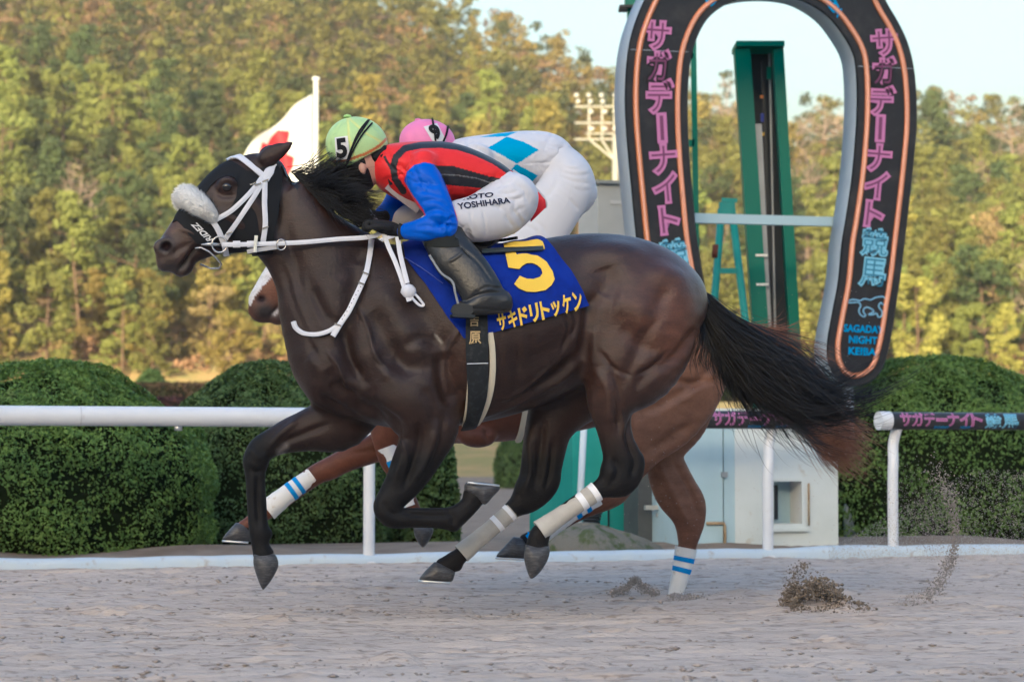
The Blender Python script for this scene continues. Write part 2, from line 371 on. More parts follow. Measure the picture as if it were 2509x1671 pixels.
def plant_tree(x, y, pi, mi, s, rz, z=None):
    kind, tm, cm = PROTO[pi]
    if kind == 'bare': mi = 0
    z = float(hill_z(x, y)) if z is None else z
    pxc = CX+FPX*x/(y+11); zone = 'at the foot of the hill' if y < 147 else ('on the lower slope' if y < 185 else ('on the middle slope' if y < 240 else 'near the top of the hill'))
    zone += ', left of the flag' if pxc < 590 else (', around the flag' if pxc < 960 else (', above the riders' if pxc < 1530 else (', seen through the arch' if pxc < 2110 else ', right of the arch')))
    lab = TLAB[(kind, mi)]+' '+zone
    e = empty({'pine': 'pine_tree', 'broad': 'broadleaf_tree', 'bare': 'bare_tree'}[kind], (x, y, z), rz, label=lab, cat='tree', group='trees: '+lab)
    e.scale = (s, s, s*random.uniform(0.92, 1.12))
    if not tm.materials: tm.materials.append(M_twig if kind == 'bare' else M_bark)
    link('trunk', tm, None, e)
    if cm:
        k = (pi, mi)
        if k not in CROWN:
            c = cm.copy(); c.materials.append(LEAFM[mi]); CROWN[k] = c
        link('crown', CROWN[k], None, e)
def forest():
    g = random.Random(11); gn = np.random.default_rng(17); spots = []; y = 135.0; ri = 0
    while y < 334:
        half = 1254/FPX*(y+11)+6; step = 3.7+0.4*g.random(); x = -half-12 + g.random()*step; ri += 1
        while x < half+12:
            X = x+g.uniform(-1.1, 1.1); Yy = y+g.uniform(-1.5, 1.5)
            r = g.random(); warm = math.sin(X*.09+1)+math.sin(Yy*.11+X*.05) + g.uniform(-1, 1)
            if y < 142: pi, mi = (g.choice(range(5, 11)), g.choice((0, 1, 4, 3, 1))) if r < .62 else (g.choice(range(0, 5)), g.choice((0, 1, 4)))
            elif r < .50: pi, mi = g.choice(range(0, 5)), (0 if warm < .9 else 1) if g.random() < .62 else g.choice((2, 2, 4))
            elif r < .95: pi, mi = g.choice(range(5, 11)), g.choice((0, 1, 1, 3, 4, 2) if warm > .6 else (0, 0, 2, 0, 4, 2))
            else: pi, mi = g.choice((11, 12)), 0
            spots.append((X, Yy, pi, mi, g.uniform(0.62, 0.98)*(0.8 if y < 141 else 1.0)*(1+(Yy-135)*.0012), g.uniform(0, 6.28))); x += step*g.uniform(0.85, 1.2)
        y += 4.6 + (y-135)*0.022
    spots.sort(key=lambda q: q[1]+(1000 if abs(q[0]) > 1254/FPX*(q[1]+11)+1.5 else 0)); NS = 300
    for s in spots[:NS]: plant_tree(*s)
    P = [[] for _ in LEAFM]                       # the farther wood, a mass of crowns
    for X, Yy, pi, mi, s, rz in spots[NS:]:
        kind = PROTO[pi][0]; z0 = float(hill_z(X, Yy)); H = (10.2 if kind == 'pine' else 8.2)*s; R0 = (2.5 if kind == 'pine' else 3.0)*s
        if kind == 'bare': mi = 3
        nc = 22; zf = gn.uniform(.1, 1, nc); rr = R0*((1-zf)**.75*1.1+.1 if kind == 'pine' else np.sqrt(np.maximum(.08, 1-((zf-.5)/.52)**2))); th = gn.uniform(0, 6.283, nc); rad = rr*gn.uniform(.5, 1, nc)
        c = np.stack([X+np.cos(th)*rad, Yy+np.sin(th)*rad, z0+zf*H], -1); n = 24; d = gn.normal(0, 1, (nc, n, 3)); d /= np.linalg.norm(d, axis=2)[..., None]
        p = (c[:, None]+d*np.array([.85, .85, .48])*s*gn.uniform(.5, 1.05, (nc, n, 1))).reshape(-1, 3); P[mi].append(leaf_quads(p, d.reshape(-1, 3)+np.array([0, 0, .5]), .30*s+.04, gn, .5))
    V, F, MI, o = [], [], [], 0
    for k, q in enumerate(P):
        v, f = merge(q); V.append(v); F.append(f+o); o += len(v); MI += [k]*len(f)
    link('far_wood', mesh(np.vstack(V), np.vstack(F), MI), LEAFM, kind='stuff', label='dense mixed wood covering the upper hillside')
    n = len(spots); print('FARQ', o//4)
    # trees standing out on the skyline behind and right of the arch
    for px, py, Y, pi, mi, s in ((1950, 235, 250, 11, 0, 1.0), (2010, 250, 255, 12, 0, 1.0), (2060, 265, 252, 11, 0, 1.0), (1740, 135, 230, 5, 1, 1.0), (1785, 190, 230, 12, 0, 1.0), (2310, 240, 230, 2, 2, 1.0), (2380, 255, 235, 7, 2, 1.0), (2490, 290, 230, 12, 0, 1.0)):
        p = W(px, py, Y); H = {'pine': 10, 'bare': 9.5, 'broad': 8.2}[PROTO[pi][0]]*s
        plant_tree(p.x, Y, pi, mi, s*min(1.35, max(0.6, (p.z-float(hill_z(p.x, Y)))/H)), px*.1)
    print('TREES', n)
forest()
def undergrowth():
    g = np.random.default_rng(31); ms = [mat('scrub_%d' % i, c, .8, .1, noise=(.8, c2, .4, .6), trans=.25) for i, (c, c2) in enumerate((((.20, .15, .05), (.13, .11, .035)), ((.17, .17, .04), (.11, .12, .03)), ((.27, .16, .085), (.19, .11, .055))))]
    for mi in range(3):
        parts = []
        for k in range(150):
            y = g.uniform(134.5, 143) if k % 3 else g.uniform(142, 190); half = 1254/FPX*(y+11)+4; x = g.uniform(-half, half); z = float(hill_z(x, y)); n = 46; s = g.uniform(.5, 1.25)
            d = g.normal(0, 1, (n, 3)); d /= np.linalg.norm(d, axis=1)[:, None]; d[:, 2] = np.abs(d[:, 2]); p = np.array([x, y, z])+d*np.array([1.1, 1.0, 1.0])*s*g.uniform(.5, 1.1, n)[:, None]; parts.append(leaf_quads(p, d, .26, g, .5))
        v, f = merge(parts); link('undergrowth', mesh(v, f), ms[mi], kind='stuff', label=('dry golden scrub under the hillside trees', 'yellow green scrub under the hillside trees', 'rusty dry scrub along the foot of the wood')[mi])
undergrowth()
# ------------------------------------------------------------------ clipped bushes
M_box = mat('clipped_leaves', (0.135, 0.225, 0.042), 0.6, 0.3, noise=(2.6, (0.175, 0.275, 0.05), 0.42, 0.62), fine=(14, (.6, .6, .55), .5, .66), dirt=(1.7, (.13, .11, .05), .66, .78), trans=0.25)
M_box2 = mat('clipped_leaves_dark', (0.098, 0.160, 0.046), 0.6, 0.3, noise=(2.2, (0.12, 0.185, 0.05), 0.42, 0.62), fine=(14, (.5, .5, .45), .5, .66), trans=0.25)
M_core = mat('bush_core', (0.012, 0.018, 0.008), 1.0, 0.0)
def bush(name, c, rx, ry, h, n, lf, m, seed, squash=0.62, **kw):
    """clipped bush: straight-ish sides, domed top"""
    g = np.random.default_rng(seed); e = empty(name, c, 0, **kw)
    PT, PR = ([0, .15, .4, .54, .68, .78, .9, .97, 1], [.90, .96, 1, .95, .83, .66, .44, .27, .02]) if squash < .58 else ([0, .2, .5, .75, .9, .97, 1], [.92, 1, .97, .86, .6, .35, .02])
    def shape(th, t):          # t 0 bottom .. 1 top
        return np.interp(t, PT, PR)*(1+0.035*np.sin(3*th+seed)+0.03*np.sin(5*th+2*seed+4*t)+0.02*np.sin(9*th+7*t))
    # core
    nt_, nz = 28, 16; v = []; f = []
    for j in range(nz+1):
        t = j/nz; th = np.arange(nt_)/nt_*2*math.pi; r = shape(th, np.full(nt_, min(t, 0.999)))*0.90
        for a, b in zip(th, r): v.append((math.cos(a)*b*rx, math.sin(a)*b*ry, t*h*0.93))
    for j in range(nz):
        for k in range(nt_): f.append((j*nt_+k, j*nt_+(k+1) % nt_, (j+1)*nt_+(k+1) % nt_, (j+1)*nt_+k))
    link('dark_core', mesh(v, f), M_core, e)  # closed near-black shell filling the bush behind the leaves
    # leaves on the shell, more on top
    t = g.uniform(0.0, 1, n*2); top = g.random(n*2) < 0.38
    th = g.uniform(0, 2*math.pi, n*2)
    q = np.sqrt(g.random(n*2))*.9; ttop = np.interp(-q, [-r_ for r_ in PR[2:]], PT[2:])
    t = np.where(top, ttop, t*0.97)
    # clump pattern leaves gaps
    ph = np.sin(th*7+seed*1.3+np.sin(t*9+seed))*np.sin(t*h*9+seed+2*np.sin(th*4))
    lump = 0.030*ph + 0.02*np.sin(th*17+t*23)*np.sin(t*h*21+th*3)
    keep = g.random(n*2) < np.clip(0.62+0.5*ph, 0.12, 1)
    t, th, lump = t[keep][:n], th[keep][:n], lump[keep][:n]
    dep = g.random(len(t))**2*0.10
    r = shape(th, t)*(1-dep)+lump
    p = np.stack([np.cos(th)*r*rx, np.sin(th)*r*ry, t*h*(1-dep*0.3)+lump*0.4*(t > squash)], -1)
    nn = np.stack([np.cos(th)*np.where(t > squash, r, 1), np.sin(th)*np.where(t > squash, r, 1), np.interp(t, [0, .4, .7, 1], [.05, .2, .9, 1.6])], -1)
    v, f = leaf_quads(p, nn, lf, g, 0.75, 1.7); link('foliage', mesh(v, f), m, e)
    return e
def bush_px(name, x0, x1, ytop, ybot, off, n, lf, m, seed, squash=0.6, yz=None, **kw):
    p = on_rail((x0+x1)/2, off); d = p.y+DC; s = FPX/d; c = W((x0+x1)/2, ybot, p.y)
    h = (ybot-ytop)/s; rx = (x1-x0)/2/s
    c = Vector((p.x, p.y, 0 if yz is None else yz)); top = W((x0+x1)/2, ytop, p.y).z
    return bush(name, c, rx, rx*0.95, top-c.z, n, lf, m, seed, squash, **kw)
bush_px('clipped_bush', -300, 524, 880, 1375, 1.9, 70000, 0.0185, M_box, 1, 0.50, label='large domed green bush behind the white rail at the left edge', cat='bush')
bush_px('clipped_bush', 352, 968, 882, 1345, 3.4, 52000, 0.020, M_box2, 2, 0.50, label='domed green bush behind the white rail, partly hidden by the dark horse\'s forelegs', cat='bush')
bush_px('clipped_bush', 1880, 2700, 869, 1352, 3.6, 64000, 0.020, M_box, 3, 0.42, label='large domed green bush behind the printed rail at the right edge', cat='bush')
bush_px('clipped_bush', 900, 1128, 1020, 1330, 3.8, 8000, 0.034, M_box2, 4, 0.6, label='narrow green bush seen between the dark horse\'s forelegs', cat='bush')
def far_bush(name, x0, x1, ytop, Y, z, n, lf, seed, sq, **kw):
    c = W((x0+x1)/2, 1000, Y); c.z = z; s = FPX/(Y+DC); bush(name, c, (x1-x0)/2/s, (x1-x0)/2/s, W(0, ytop, Y).z-z, n, lf, M_box2, seed, sq, **kw)
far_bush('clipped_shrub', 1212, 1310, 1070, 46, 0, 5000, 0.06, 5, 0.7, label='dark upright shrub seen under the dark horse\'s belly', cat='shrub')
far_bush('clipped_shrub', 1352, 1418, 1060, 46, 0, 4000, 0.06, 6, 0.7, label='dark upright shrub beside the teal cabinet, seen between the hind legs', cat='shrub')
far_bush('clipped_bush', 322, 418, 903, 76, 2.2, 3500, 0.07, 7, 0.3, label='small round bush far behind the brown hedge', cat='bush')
def hedge(name, px0, px1, ytop, ybot, Y, m, seed, **kw):
    a, b = W(px0, ytop, Y), W(px1, ytop, Y); z0 = W(px0, ybot, Y).z; g = np.random.default_rng(seed)
    e = empty(name, ((a.x+b.x)/2, Y, z0), 0, **kw); L, h = b.x-a.x, a.z-z0
    MB().box((0, 0, h/2-.03), (L, 1.0, h-.1)).build('dark_core', M_core, e)  # near-black box filling the hedge behind its leaves
    n = int(L*h*420); p = np.stack([g.uniform(-L/2, L/2, n), g.uniform(-.58, -.42, n), g.uniform(0, h, n)], -1)
    n2 = int(L*260); p2 = np.stack([g.uniform(-L/2, L/2, n2), g.uniform(-.55, .55, n2), g.normal(h, .03, n2)], -1)
    v, f = leaf_quads(np.vstack([p, p2]), np.vstack([np.tile([0, -1, .3], (n, 1)), np.tile([0, 0, 1.], (n2, 1))]), 0.10, g, 0.8)
    link('foliage', mesh(v, f), m, e)
hedge('low_hedge', -60, 1100, 941, 985, 74, mat('brown_hedge', (0.085, 0.055, 0.038), 0.8, 0.1, noise=(1.2, (0.05, 0.05, 0.025), .4, .6)), 3, label='long clipped brown hedge on the grass bank', cat='hedge')
hedge('low_hedge', 1600, 2700, 941, 985, 74, mat('olive_hedge', (0.07, 0.05, 0.035), 0.8, 0.1, noise=(1.2, (0.04, 0.055, 0.025), .4, .6)), 4, label='clipped hedge on the bank seen behind the arch\'s foot', cat='hedge')
hedge('low_hedge', -60, 1100, 978, 1010, 70, mat('purple_hedge', (0.085, 0.045, 0.05), 0.8, 0.1, noise=(1.2, (0.06, 0.03, 0.03), .4, .6)), 5, label='low reddish purple hedge row in front of the brown hedge', cat='hedge')

def haze():
    m = bpy.data.materials.new('valley_haze'); m.use_nodes = True; N = m.node_tree.nodes; N.remove(N['Principled BSDF'])
    pv = N.new('ShaderNodeVolumePrincipled'); pv.inputs['Color'].default_value = (.95, .95, .95, 1); pv.inputs['Density'].default_value = 0.00024; pv.inputs['Anisotropy'].default_value = 0.0
    m.node_tree.links.new(pv.outputs[0], N['Material Output'].inputs['Volume'])
    MB().box((0, 140, 64), (520, 480, 131)).build('haze', m, kind='stuff', label='thin warm evening haze over the valley')
haze()
# ================================================================== rails, kerb, arch, tower, hut, flag
M_white = mat('white_plastic', (0.68, 0.69, 0.71), 0.35, 0.4, noise=(3, (0.61, 0.62, 0.64), .45, .75), dirt=(9, (.48, .44, .40), .64, .86))
M_kerbm = mat('kerb_paint', (0.50, 0.57, 0.63), 0.75, 0.2, noise=(4, (0.55, 0.60, 0.62), .4, .7), dirt=(14, (0.36, 0.31, 0.26), .58, .8))
M_black = mat('print_black', (0.022, 0.022, 0.025), 0.38, 0.4, dirt=(5, (.055, .052, .05), .5, .85))
M_pink = mat('print_pink', (0.52, 0.20, 0.42), 0.45, 0.4); M_pink2 = mat('print_pink_core', (0.17, 0.05, 0.13), 0.45, 0.4)
M_blue = mat('print_blue', (0.26, 0.55, 0.74), 0.45, 0.4); M_blue2 = mat('print_blue_core', (0.05, 0.19, 0.32), 0.45, 0.4)
M_bright = mat('print_bright_blue', (0.03, 0.30, 0.68), 0.45, 0.4)
M_peach = mat('print_peach', (0.78, 0.42, 0.29), 0.4, 0.4); M_orange = mat('print_orange', (0.62, 0.22, 0.07), 0.4, 0.4)
M_greyp = mat('arch_side', (0.46, 0.52, 0.58), 0.5, 0.4, noise=(3, (0.40, 0.45, 0.51), .4, .7))
RH = W(0, 1018, KA.y).z; RR = 0.067
# --- kerb strip along the foot of the rail
def kerb():
    n = 420; L = (KB-KA).length+12; v = []; f = []
    nz = fft_noise(4, n, 3, 9, 2, 8)
    prof = [(0.075, -0.02), (0.075, 0.035), (0.055, 0.068), (0.0, 0.078), (-0.06, 0.068), (-0.085, 0.03), (-0.085, -0.02)]
    for i in range(n):
        c = KA + KDIR*(-6+L*i/(n-1))
        for j, (o, z) in enumerate(prof): v.append(c + KN*(o+0.006*nz[1, i]) + Vector((0, 0, z+(0.0045*nz[j % 4, i] if z > 0 else 0))))
    m = len(prof)
    for i in range(n-1):
        for j in range(m-1): f.append((i*m+j, i*m+j+1, (i+1)*m+j+1, (i+1)*m+j))
    link('track_kerb', mesh(v, f), M_kerbm, smooth=True, label='low white painted kerb strip along the foot of the rail', cat='kerb')
kerb()
def rail_pt(px, z=RH, off=0.0): p = on_rail(px, off); p.z = z; return p
def rail_section(name, px0, px1, label, joints=(), posts=(), m=M_white, bent=False):
    e = empty(name, on_rail(px0), 0, label=label, cat='rail'); inv = Matrix.Translation(-e.location)
    def put(mb, nm, mm, sm=True):
        mb.v = [inv @ q for q in mb.v]; return mb.build(nm, mm, e, sm)
    a, b = rail_pt(px0), rail_pt(px1)
    put(MB().tube([a, b], RR, 28), 'bar', m, 'auto')
    for j in joints:
        p = rail_pt(j); put(MB().tube([p-KDIR*.004, p+KDIR*.004], RR+.0018, 28), 'joint', mat('joint_grey', (.55, .55, .57), .5), 'auto')
    for k in posts:
        p = on_rail(k)
        if bent: pts = [p+Vector((0, 0, -.02)), p+Vector((0, 0, .55)), p+Vector((0, 0, .72))-KN*.01+KDIR*.012, p+Vector((0, 0, .86))-KN*.05+KDIR*.035, p+Vector((0, 0, RH-.03))-KN*.02+KDIR*.06]
        else: pts = [p+Vector((0, 0, -.02)), p+Vector((0, 0, RH-.03))]
        pts = [Vector(q) for q in (catmull([list(x) for x in pts], 5) if bent else [list(x) for x in pts])]
        put(MB().tube(pts, 0.041, 16), 'post', M_white, 'auto')
        put(MB().lathe(p+Vector((0, 0, .0)), [(.07, 0), (.07, .02), (.05, .03)], 16), 'post_foot', M_white, 'auto')
    return e, put
r1, put1 = rail_section('running_rail', -1100, 1330, 'thick plain white running rail with a straight post, left of the arch', joints=(196, 1120, -700), posts=(905, -180, -1050))
q = rail_pt(437, RH-RR-.012); put1(MB().box(q, (.05, .03, .035), KANG), 'clip', mat('clip_metal', (.6, .6, .6), .3, metal=.8))
def wrap_text(s, px0, frac0, frac1, up0, up1, mats, put, e, nm, off=0.0):
    """lettering printed round the rail tube between along-rail metres frac0..frac1 and wrap angle up0..up1 (degrees above the camera-facing line)"""
    a = rail_pt(px0)
    if len(s) > 1 and nm == 'lettering':
        for i, ch in enumerate(s): w_ = (frac1-frac0)/len(s); wrap_text(ch, px0, frac0+w_*(i+.03), frac0+w_*(i+.99), up0 if ch != 'ー' else up0*.1, up1 if ch != 'ー' else up1*.3, mats, put, e, nm)
        return
    bx = None
    for mt, of, lift in mats:
        tm = text_mesh(s, of); bx = text_box(tm) if mt is mats[0][0] else bx; v, f = fit_text(tm, bx); v, f = subdiv(v, f, 0.09, 3)
        out = []
        for x, y, _ in v:
            ang = R(up0 + (up1-up0)*y); r = RR + lift
            out.append(a + KDIR*(frac0+(frac1-frac0)*x) + KN*math.cos(ang)*r + Vector((0, 0, math.sin(ang)*r)))
        mb = MB(); mb.v = out; mb.f = f; put(mb, nm, mt, False)
def printed(px0, px1, label, posts, cap0, starts):
    e, put = rail_section('printed_rail', px0, px1, label, posts=posts, m=M_black, bent=True)
    a, b = rail_pt(px0), rail_pt(px1)
    if cap0: put(MB().tube([a-KDIR*.012, a+KDIR*.085], RR+.004, 28), 'end_cap', M_white, 'auto')
    for s0, L in starts:
        wrap_text('サガデーナイト', px0, s0, s0+L, -40, 62, ((M_pink, .03, .0015), (M_pink2, -.018, .0028)), put, e, 'lettering')
        wrap_text('競馬', px0, s0+L+.02, s0+L+.32, -55, 55, ((M_blue, .03, .0015), (M_blue2, -.018, .0028)), put, e, 'lettering')
        wrap_text('SAGADAY', px0, s0+L*.42, s0+L*.6, -56, -34, ((M_bright, .02, .003),), put, e, 'small_lettering')
        wrap_text('NIGHT', px0, s0+L*.74, s0+L*.86, -56, -34, ((M_bright, .02, .003),), put, e, 'small_lettering')
def rail_s(px, px0): return (on_rail(px)-on_rail(px0)).dot(KDIR)
printed(1600, 2035, 'printed black, pink and blue rail behind the two tails', (1880,), False, ((rail_s(1735, 1600), .72), ))
printed(2155, 2800, 'printed rail with a white end cap at the right edge', (2186, 2700), True, ((.14, .72), (1.30, .72)))
# --- horseshoe-shaped arch
APL = on_rail(1880, 2.9); AN = KN
def ap(px, py, off=0.0): return Wp(px, py, APL + AN*off, AN)
OUT = [(1690, 945), (1664, 935), (1640, 912), (1624, 880), (1612, 830), (1590, 730), (1574, 660), (1563, 597), (1551, 478), (1542, 383), (1536, 306), (1534, 230), (1538, 153), (1547, 96), (1561, 50), (1582, 0), (1615, -62), (1665, -125), (1735, -180), (1810, -210), (1885, -218), (1965, -208), (2040, -170), (2100, -115), (2142, -55), (2173, 8), (2200, 54), (2223, 103), (2238, 161), (2245, 230), (2246, 306), (2240, 383), (2230, 478), (2216, 597), (2206, 680), (2195, 750), (2184, 820), (2174, 865), (2164, 897), (2146, 924), (2120, 940), (2093, 945), (2071, 940), (2050, 924), (2034, 894), (2029, 862), (2031, 827), (2042, 765), (2056, 690), (2065, 597), (2075, 536), (2089, 440), (2098, 344), (2102, 268), (2101, 191), (2093, 134), (2066, 84), (2028, 38), (1974, 4), (1925, -8), (1870, -10), (1820, -4), (1775, 12), (1733, 46), (1706, 96), (1691, 153), (1685, 230), (1685, 306), (1689, 383), (1697, 478), (1706, 574), (1718, 650), (1730, 720), (1744, 800), (1752, 850), (1750, 890), (1735, 922), (1714, 940)]
def smooth_loop(P, n=4):
    P = np.array(P, float); Q = np.vstack([P[-2:], P, P[:2]]); c = catmull(Q, n); return c[2*n:2*n+len(P)*n]
def inset_loop(L, d):
    L = np.asarray(L); t = np.roll(L, -1, 0)-np.roll(L, 1, 0); t /= np.linalg.norm(t, axis=1)[:, None]
    n = np.stack([-t[:, 1], t[:, 0]], -1); area = 0.5*np.sum(L[:, 0]*np.roll(L[:, 1], -1)-L[:, 1]*np.roll(L[:, 0], -1))
    return L + n*d*(1 if area > 0 else -1)
def horseshoe():
    e = empty('finish_arch', (APL.x, APL.y, 0), 0, label='tall black horseshoe shaped finish arch with pink neon style Japanese lettering', cat='arch'); inv = Matrix.Translation(-e.location)
    def put(mb, nm, mm, sm=False, parent=None):
        mb.v = [inv @ Vector(q) for q in mb.v]; return mb.build(nm, mm, parent or e, sm)
    L = smooth_loop(OUT, 4); back = -AN*0.25
    vv, ee = [Vector(p) for p in L], [(i, (i+1) % len(L)) for i in range(len(L))]
    r = delaunay_2d_cdt(vv, ee, [], 1, 1e-5)
    front = [ap(p.x, p.y) for p in r[0]]; n = len(front)
    mb = MB(); mb.v = front + [p+back for p in front]; mb.f = [tuple(q) for q in r[2]] + [tuple(n+i for i in reversed(q)) for q in r[2]]
    put(mb, 'face_panel', M_black)
    # pale grey rim standing proud round the panel
    lp = [ap(*p) for p in L]; o2 = [ap(*p, ) for p in inset_loop(L, -2.2)]; rim = MB(); m = len(L)
    rim.v = [p - AN*.012 for p in o2] + [p+back-AN*.004 for p in o2] + [p+back-AN*.004 for p in lp]
    for i in range(m):
        j = (i+1) % m; rim.f += [(i, j, m+j, m+i), (m+i, m+j, 2*m+j, 2*m+i)]
    put(rim, 'rim', M_greyp, True)
    # neon style line
    IL = inset_loop(L, 24); pts = [ap(*p, 0.010) for p in IL]
    put(MB().tube(pts+pts[:2], .019, 8, cap=False), 'neon_line', M_peach, True)
    pts = [ap(*p, 0.004) for p in IL]; put(MB().tube(pts+pts[:2], .026, 6, cap=False), 'neon_line_edge', M_orange, True)
    def word(ch, cx, cy, w, h, tilt, mats, nm='lettering'):
        bx = None
        for mt, of, lift, ex in mats:
            tm = text_mesh(ch, of, ex); bx = text_box(tm) if mt is mats[0][0] else bx; v, f = fit_text(tm, bx); c, s = math.cos(R(tilt)), math.sin(R(tilt)); out = []
            zmin, zmax = v[:, 2].min(), v[:, 2].max()
            for x, y, z in v:
                X, Y = (x-.5)*w*1.06, (.5-y)*h*1.04
                out.append(ap(cx+X*c-Y*s, cy+X*s+Y*c, lift + (0 if zmax-zmin < 1e-6 else (z-zmin)/(zmax-zmin)*.012)))
            mb = MB(); mb.v = out; mb.f = f; put(mb, nm, mt)
    PK = ((M_pink, .075, .002, .02), (M_pink2, -.006, .0155, 0)); BL = ((M_blue, .05, .002, .02), (M_blue2, -.006, .0155, 0)); BR = ((M_bright, .03, .003, .01),)
    for ch, cx, cy, w, h, tl in (('サ', 1609, 88, 68, 74, 4), ('ガ', 1613, 163, 62, 84, 2), ('デ', 1618, 237, 68, 88, 0), ('I', 1622, 314, 24, 72, -3), ('ナ', 1626, 391, 66, 76, -4), ('イ', 1630, 460, 64, 78, -5), ('ト', 1641, 539, 52, 72, -6)): word(ch, cx, cy, w, h, tl, PK)
    word('競', 1652, 622, 70, 74, -8, BL); word('馬', 1664, 708, 68, 76, -10, BL)
    for ch, cx, cy, w, h, tl in (('サ', 2167, 106, 64, 68, -4), ('ガ', 2166, 175, 62, 74, -1), ('デ', 2161, 247, 68, 76, 2), ('I', 2157, 315, 23, 66, 3), ('ナ', 2152, 388, 64, 70, 5), ('イ', 2147, 454, 64, 72, 6), ('ト', 2143, 525, 50, 66, 7)): word(ch, cx, cy, w, h, tl, PK)
    word('競', 2143, 594, 66, 70, 5, BL); word('馬', 2138, 668, 64, 72, 6, BL)
    word('SAGADAY', 2116, 806, 92, 18, 3, BR); word('NIGHT', 2115, 833, 66, 18, 3, BR); word('KEIBA', 2113, 861, 64, 18, 3, BR)
    word('SAGADAY NIGHT KEIBA', 1885, -110, 330, 26, 0, BR); word('S', 1742, 2, 22, 24, -50, BR); word('K', 2030, -5, 20, 22, 42, BR); word('E', 2036, 6, 20, 22, 46, BR); word('B', 2045, 19, 20, 22, 48, BR); word('A', 2054, 30, 20, 22, 50, BR)
    # running horse emblem in outline
    hz = [(640, 375), (700, 352), (745, 356), (775, 362), (815, 345), (870, 355), (920, 332), (985, 326), (1005, 345), (1028, 385), (1015, 402), (985, 398), (965, 380), (945, 405), (955, 435), (975, 460), (970, 505), (940, 512), (925, 478), (890, 490), (850, 488), (900, 460), (850, 425), (812, 432), (805, 465), (825, 495), (805, 508), (770, 480), (765, 440), (780, 410), (760, 378), (700, 380), (640, 380)]
    hp_ = [ap(1900+x*.2678, 640+y*.2678, .006) for x, y in catmull(hz, 3)]
    put(MB().tube(hp_, .0065, 6), 'horse_emblem', mat('emblem_blue', (.30, .56, .80), .45), True)
    # legs and cross beam that carry it
    for px in (2078, 1700):
        p = ap(px, 930, -.12); put(MB().tube([p+Vector((0, 0, .15)), Vector((p.x, p.y, -.03))], .05, 12), 'support_post', M_greyp, True)
    put(MB().beam(ap(1698, 535, -.30), ap(2076, 545, -.30), .07, .085), 'cross_beam', mat('pale_beam', (.42, .55, .60), .5))
    for y, x0, x1 in ((122, 1542, 1690), (163, 2100, 2238)):
        put(MB().beam(ap(x0+3, y, .003), ap(x1-3, y+6, .003), .002, .004), 'panel_seam', M_greyp)
horseshoe()
# --- green steel finish tower behind the arch
M_green = mat('tower_green', (0.004, 0.16, 0.105), 0.4, 0.4, noise=(2, (0.008, 0.155, 0.105), .4, .7), dirt=(9, (.10, .05, .03), .68, .8)); M_teal = mat('teal_paint', (0.045, 0.27, 0.235), 0.5, 0.3, noise=(2.2, (0.07, 0.33, 0.29), .4, .7))
M_dark = mat('dark_steel', (0.02, 0.025, 0.03), 0.4, 0.4); M_galv = mat('galvanised', (0.36, 0.38, 0.39), 0.45, 0.4, metal=.3, noise=(3, (.28, .29, .30), .4, .7))
def tower():
    Y0 = APL.y+1.6; e = empty('finish_tower', (W(1870, 900, Y0).x, Y0, 0), 0, label='green steel tower with a grey panel standing inside the arch', cat='tower'); inv = Matrix.Translation(-e.location)
    def put(mb, nm, mm, sm=False): mb.v = [inv @ Vector(q) for q in mb.v]; return mb.build(nm, mm, e, sm)
    def foot(px, py, Y):       # carry a post straight on to the ground
        return W(px, py, Y)
    def post(x0, y0, x1, y1, Y, w, d, nm, mm):
        a, b = W(x0, y0, Y), W(x1, y1, Y); t = (b.z+.03)/(a.z-b.z); c = b+(b-a)*t; put(MB().beam(a, c, d, w), nm, mm)
    post(1817, 122, 1868, 900, Y0, .15, .16, 'column', M_green); post(1905, 122, 1946, 830, Y0, .10, .16, 'column', M_green)
    put(MB().box(W(1857, 118, Y0+.12), (.46, .5, .05)), 'cap_plate', M_green)
    post(1862, 126, 1905, 900, Y0+.35, .30, .04, 'back_panel', M_dark)
    a, b = W(1851, 305, Y0-.02), W(1884, 990, Y0-.02); put(MB().beam(a, b, .05, .115), 'grey_panel', M_galv)
    for y in (591, 658): put(MB().box(W(1866 if y == 591 else 1868, y*1.0657-4, Y0-.08), (.115, .02, .022)), 'light_strip', mat('strip_white', (.9, .88, .8), .3))
    post(1868, 150, 1893, 850, Y0+.05, .028, .03, 'conduit', M_dark); post(1885, 132, 1900, 850, Y0+.10, .018, .03, 'conduit', M_galv)
    for y, c in ((238, (.7, .25, .04)), (289, (.04, .06, .35)), (329, (.75, .5, .05))):
        put(MB().box(W(1866+(y-238)*.03, y, Y0+.02), (.03, .02, .03 if y != 289 else .08)), 'tape_band', mat('tape%d' % y, c, .5))
    put(MB().box(W(1884, 180, Y0+.08), (.04, .03, .12)), 'junction_box', M_green)
tower()
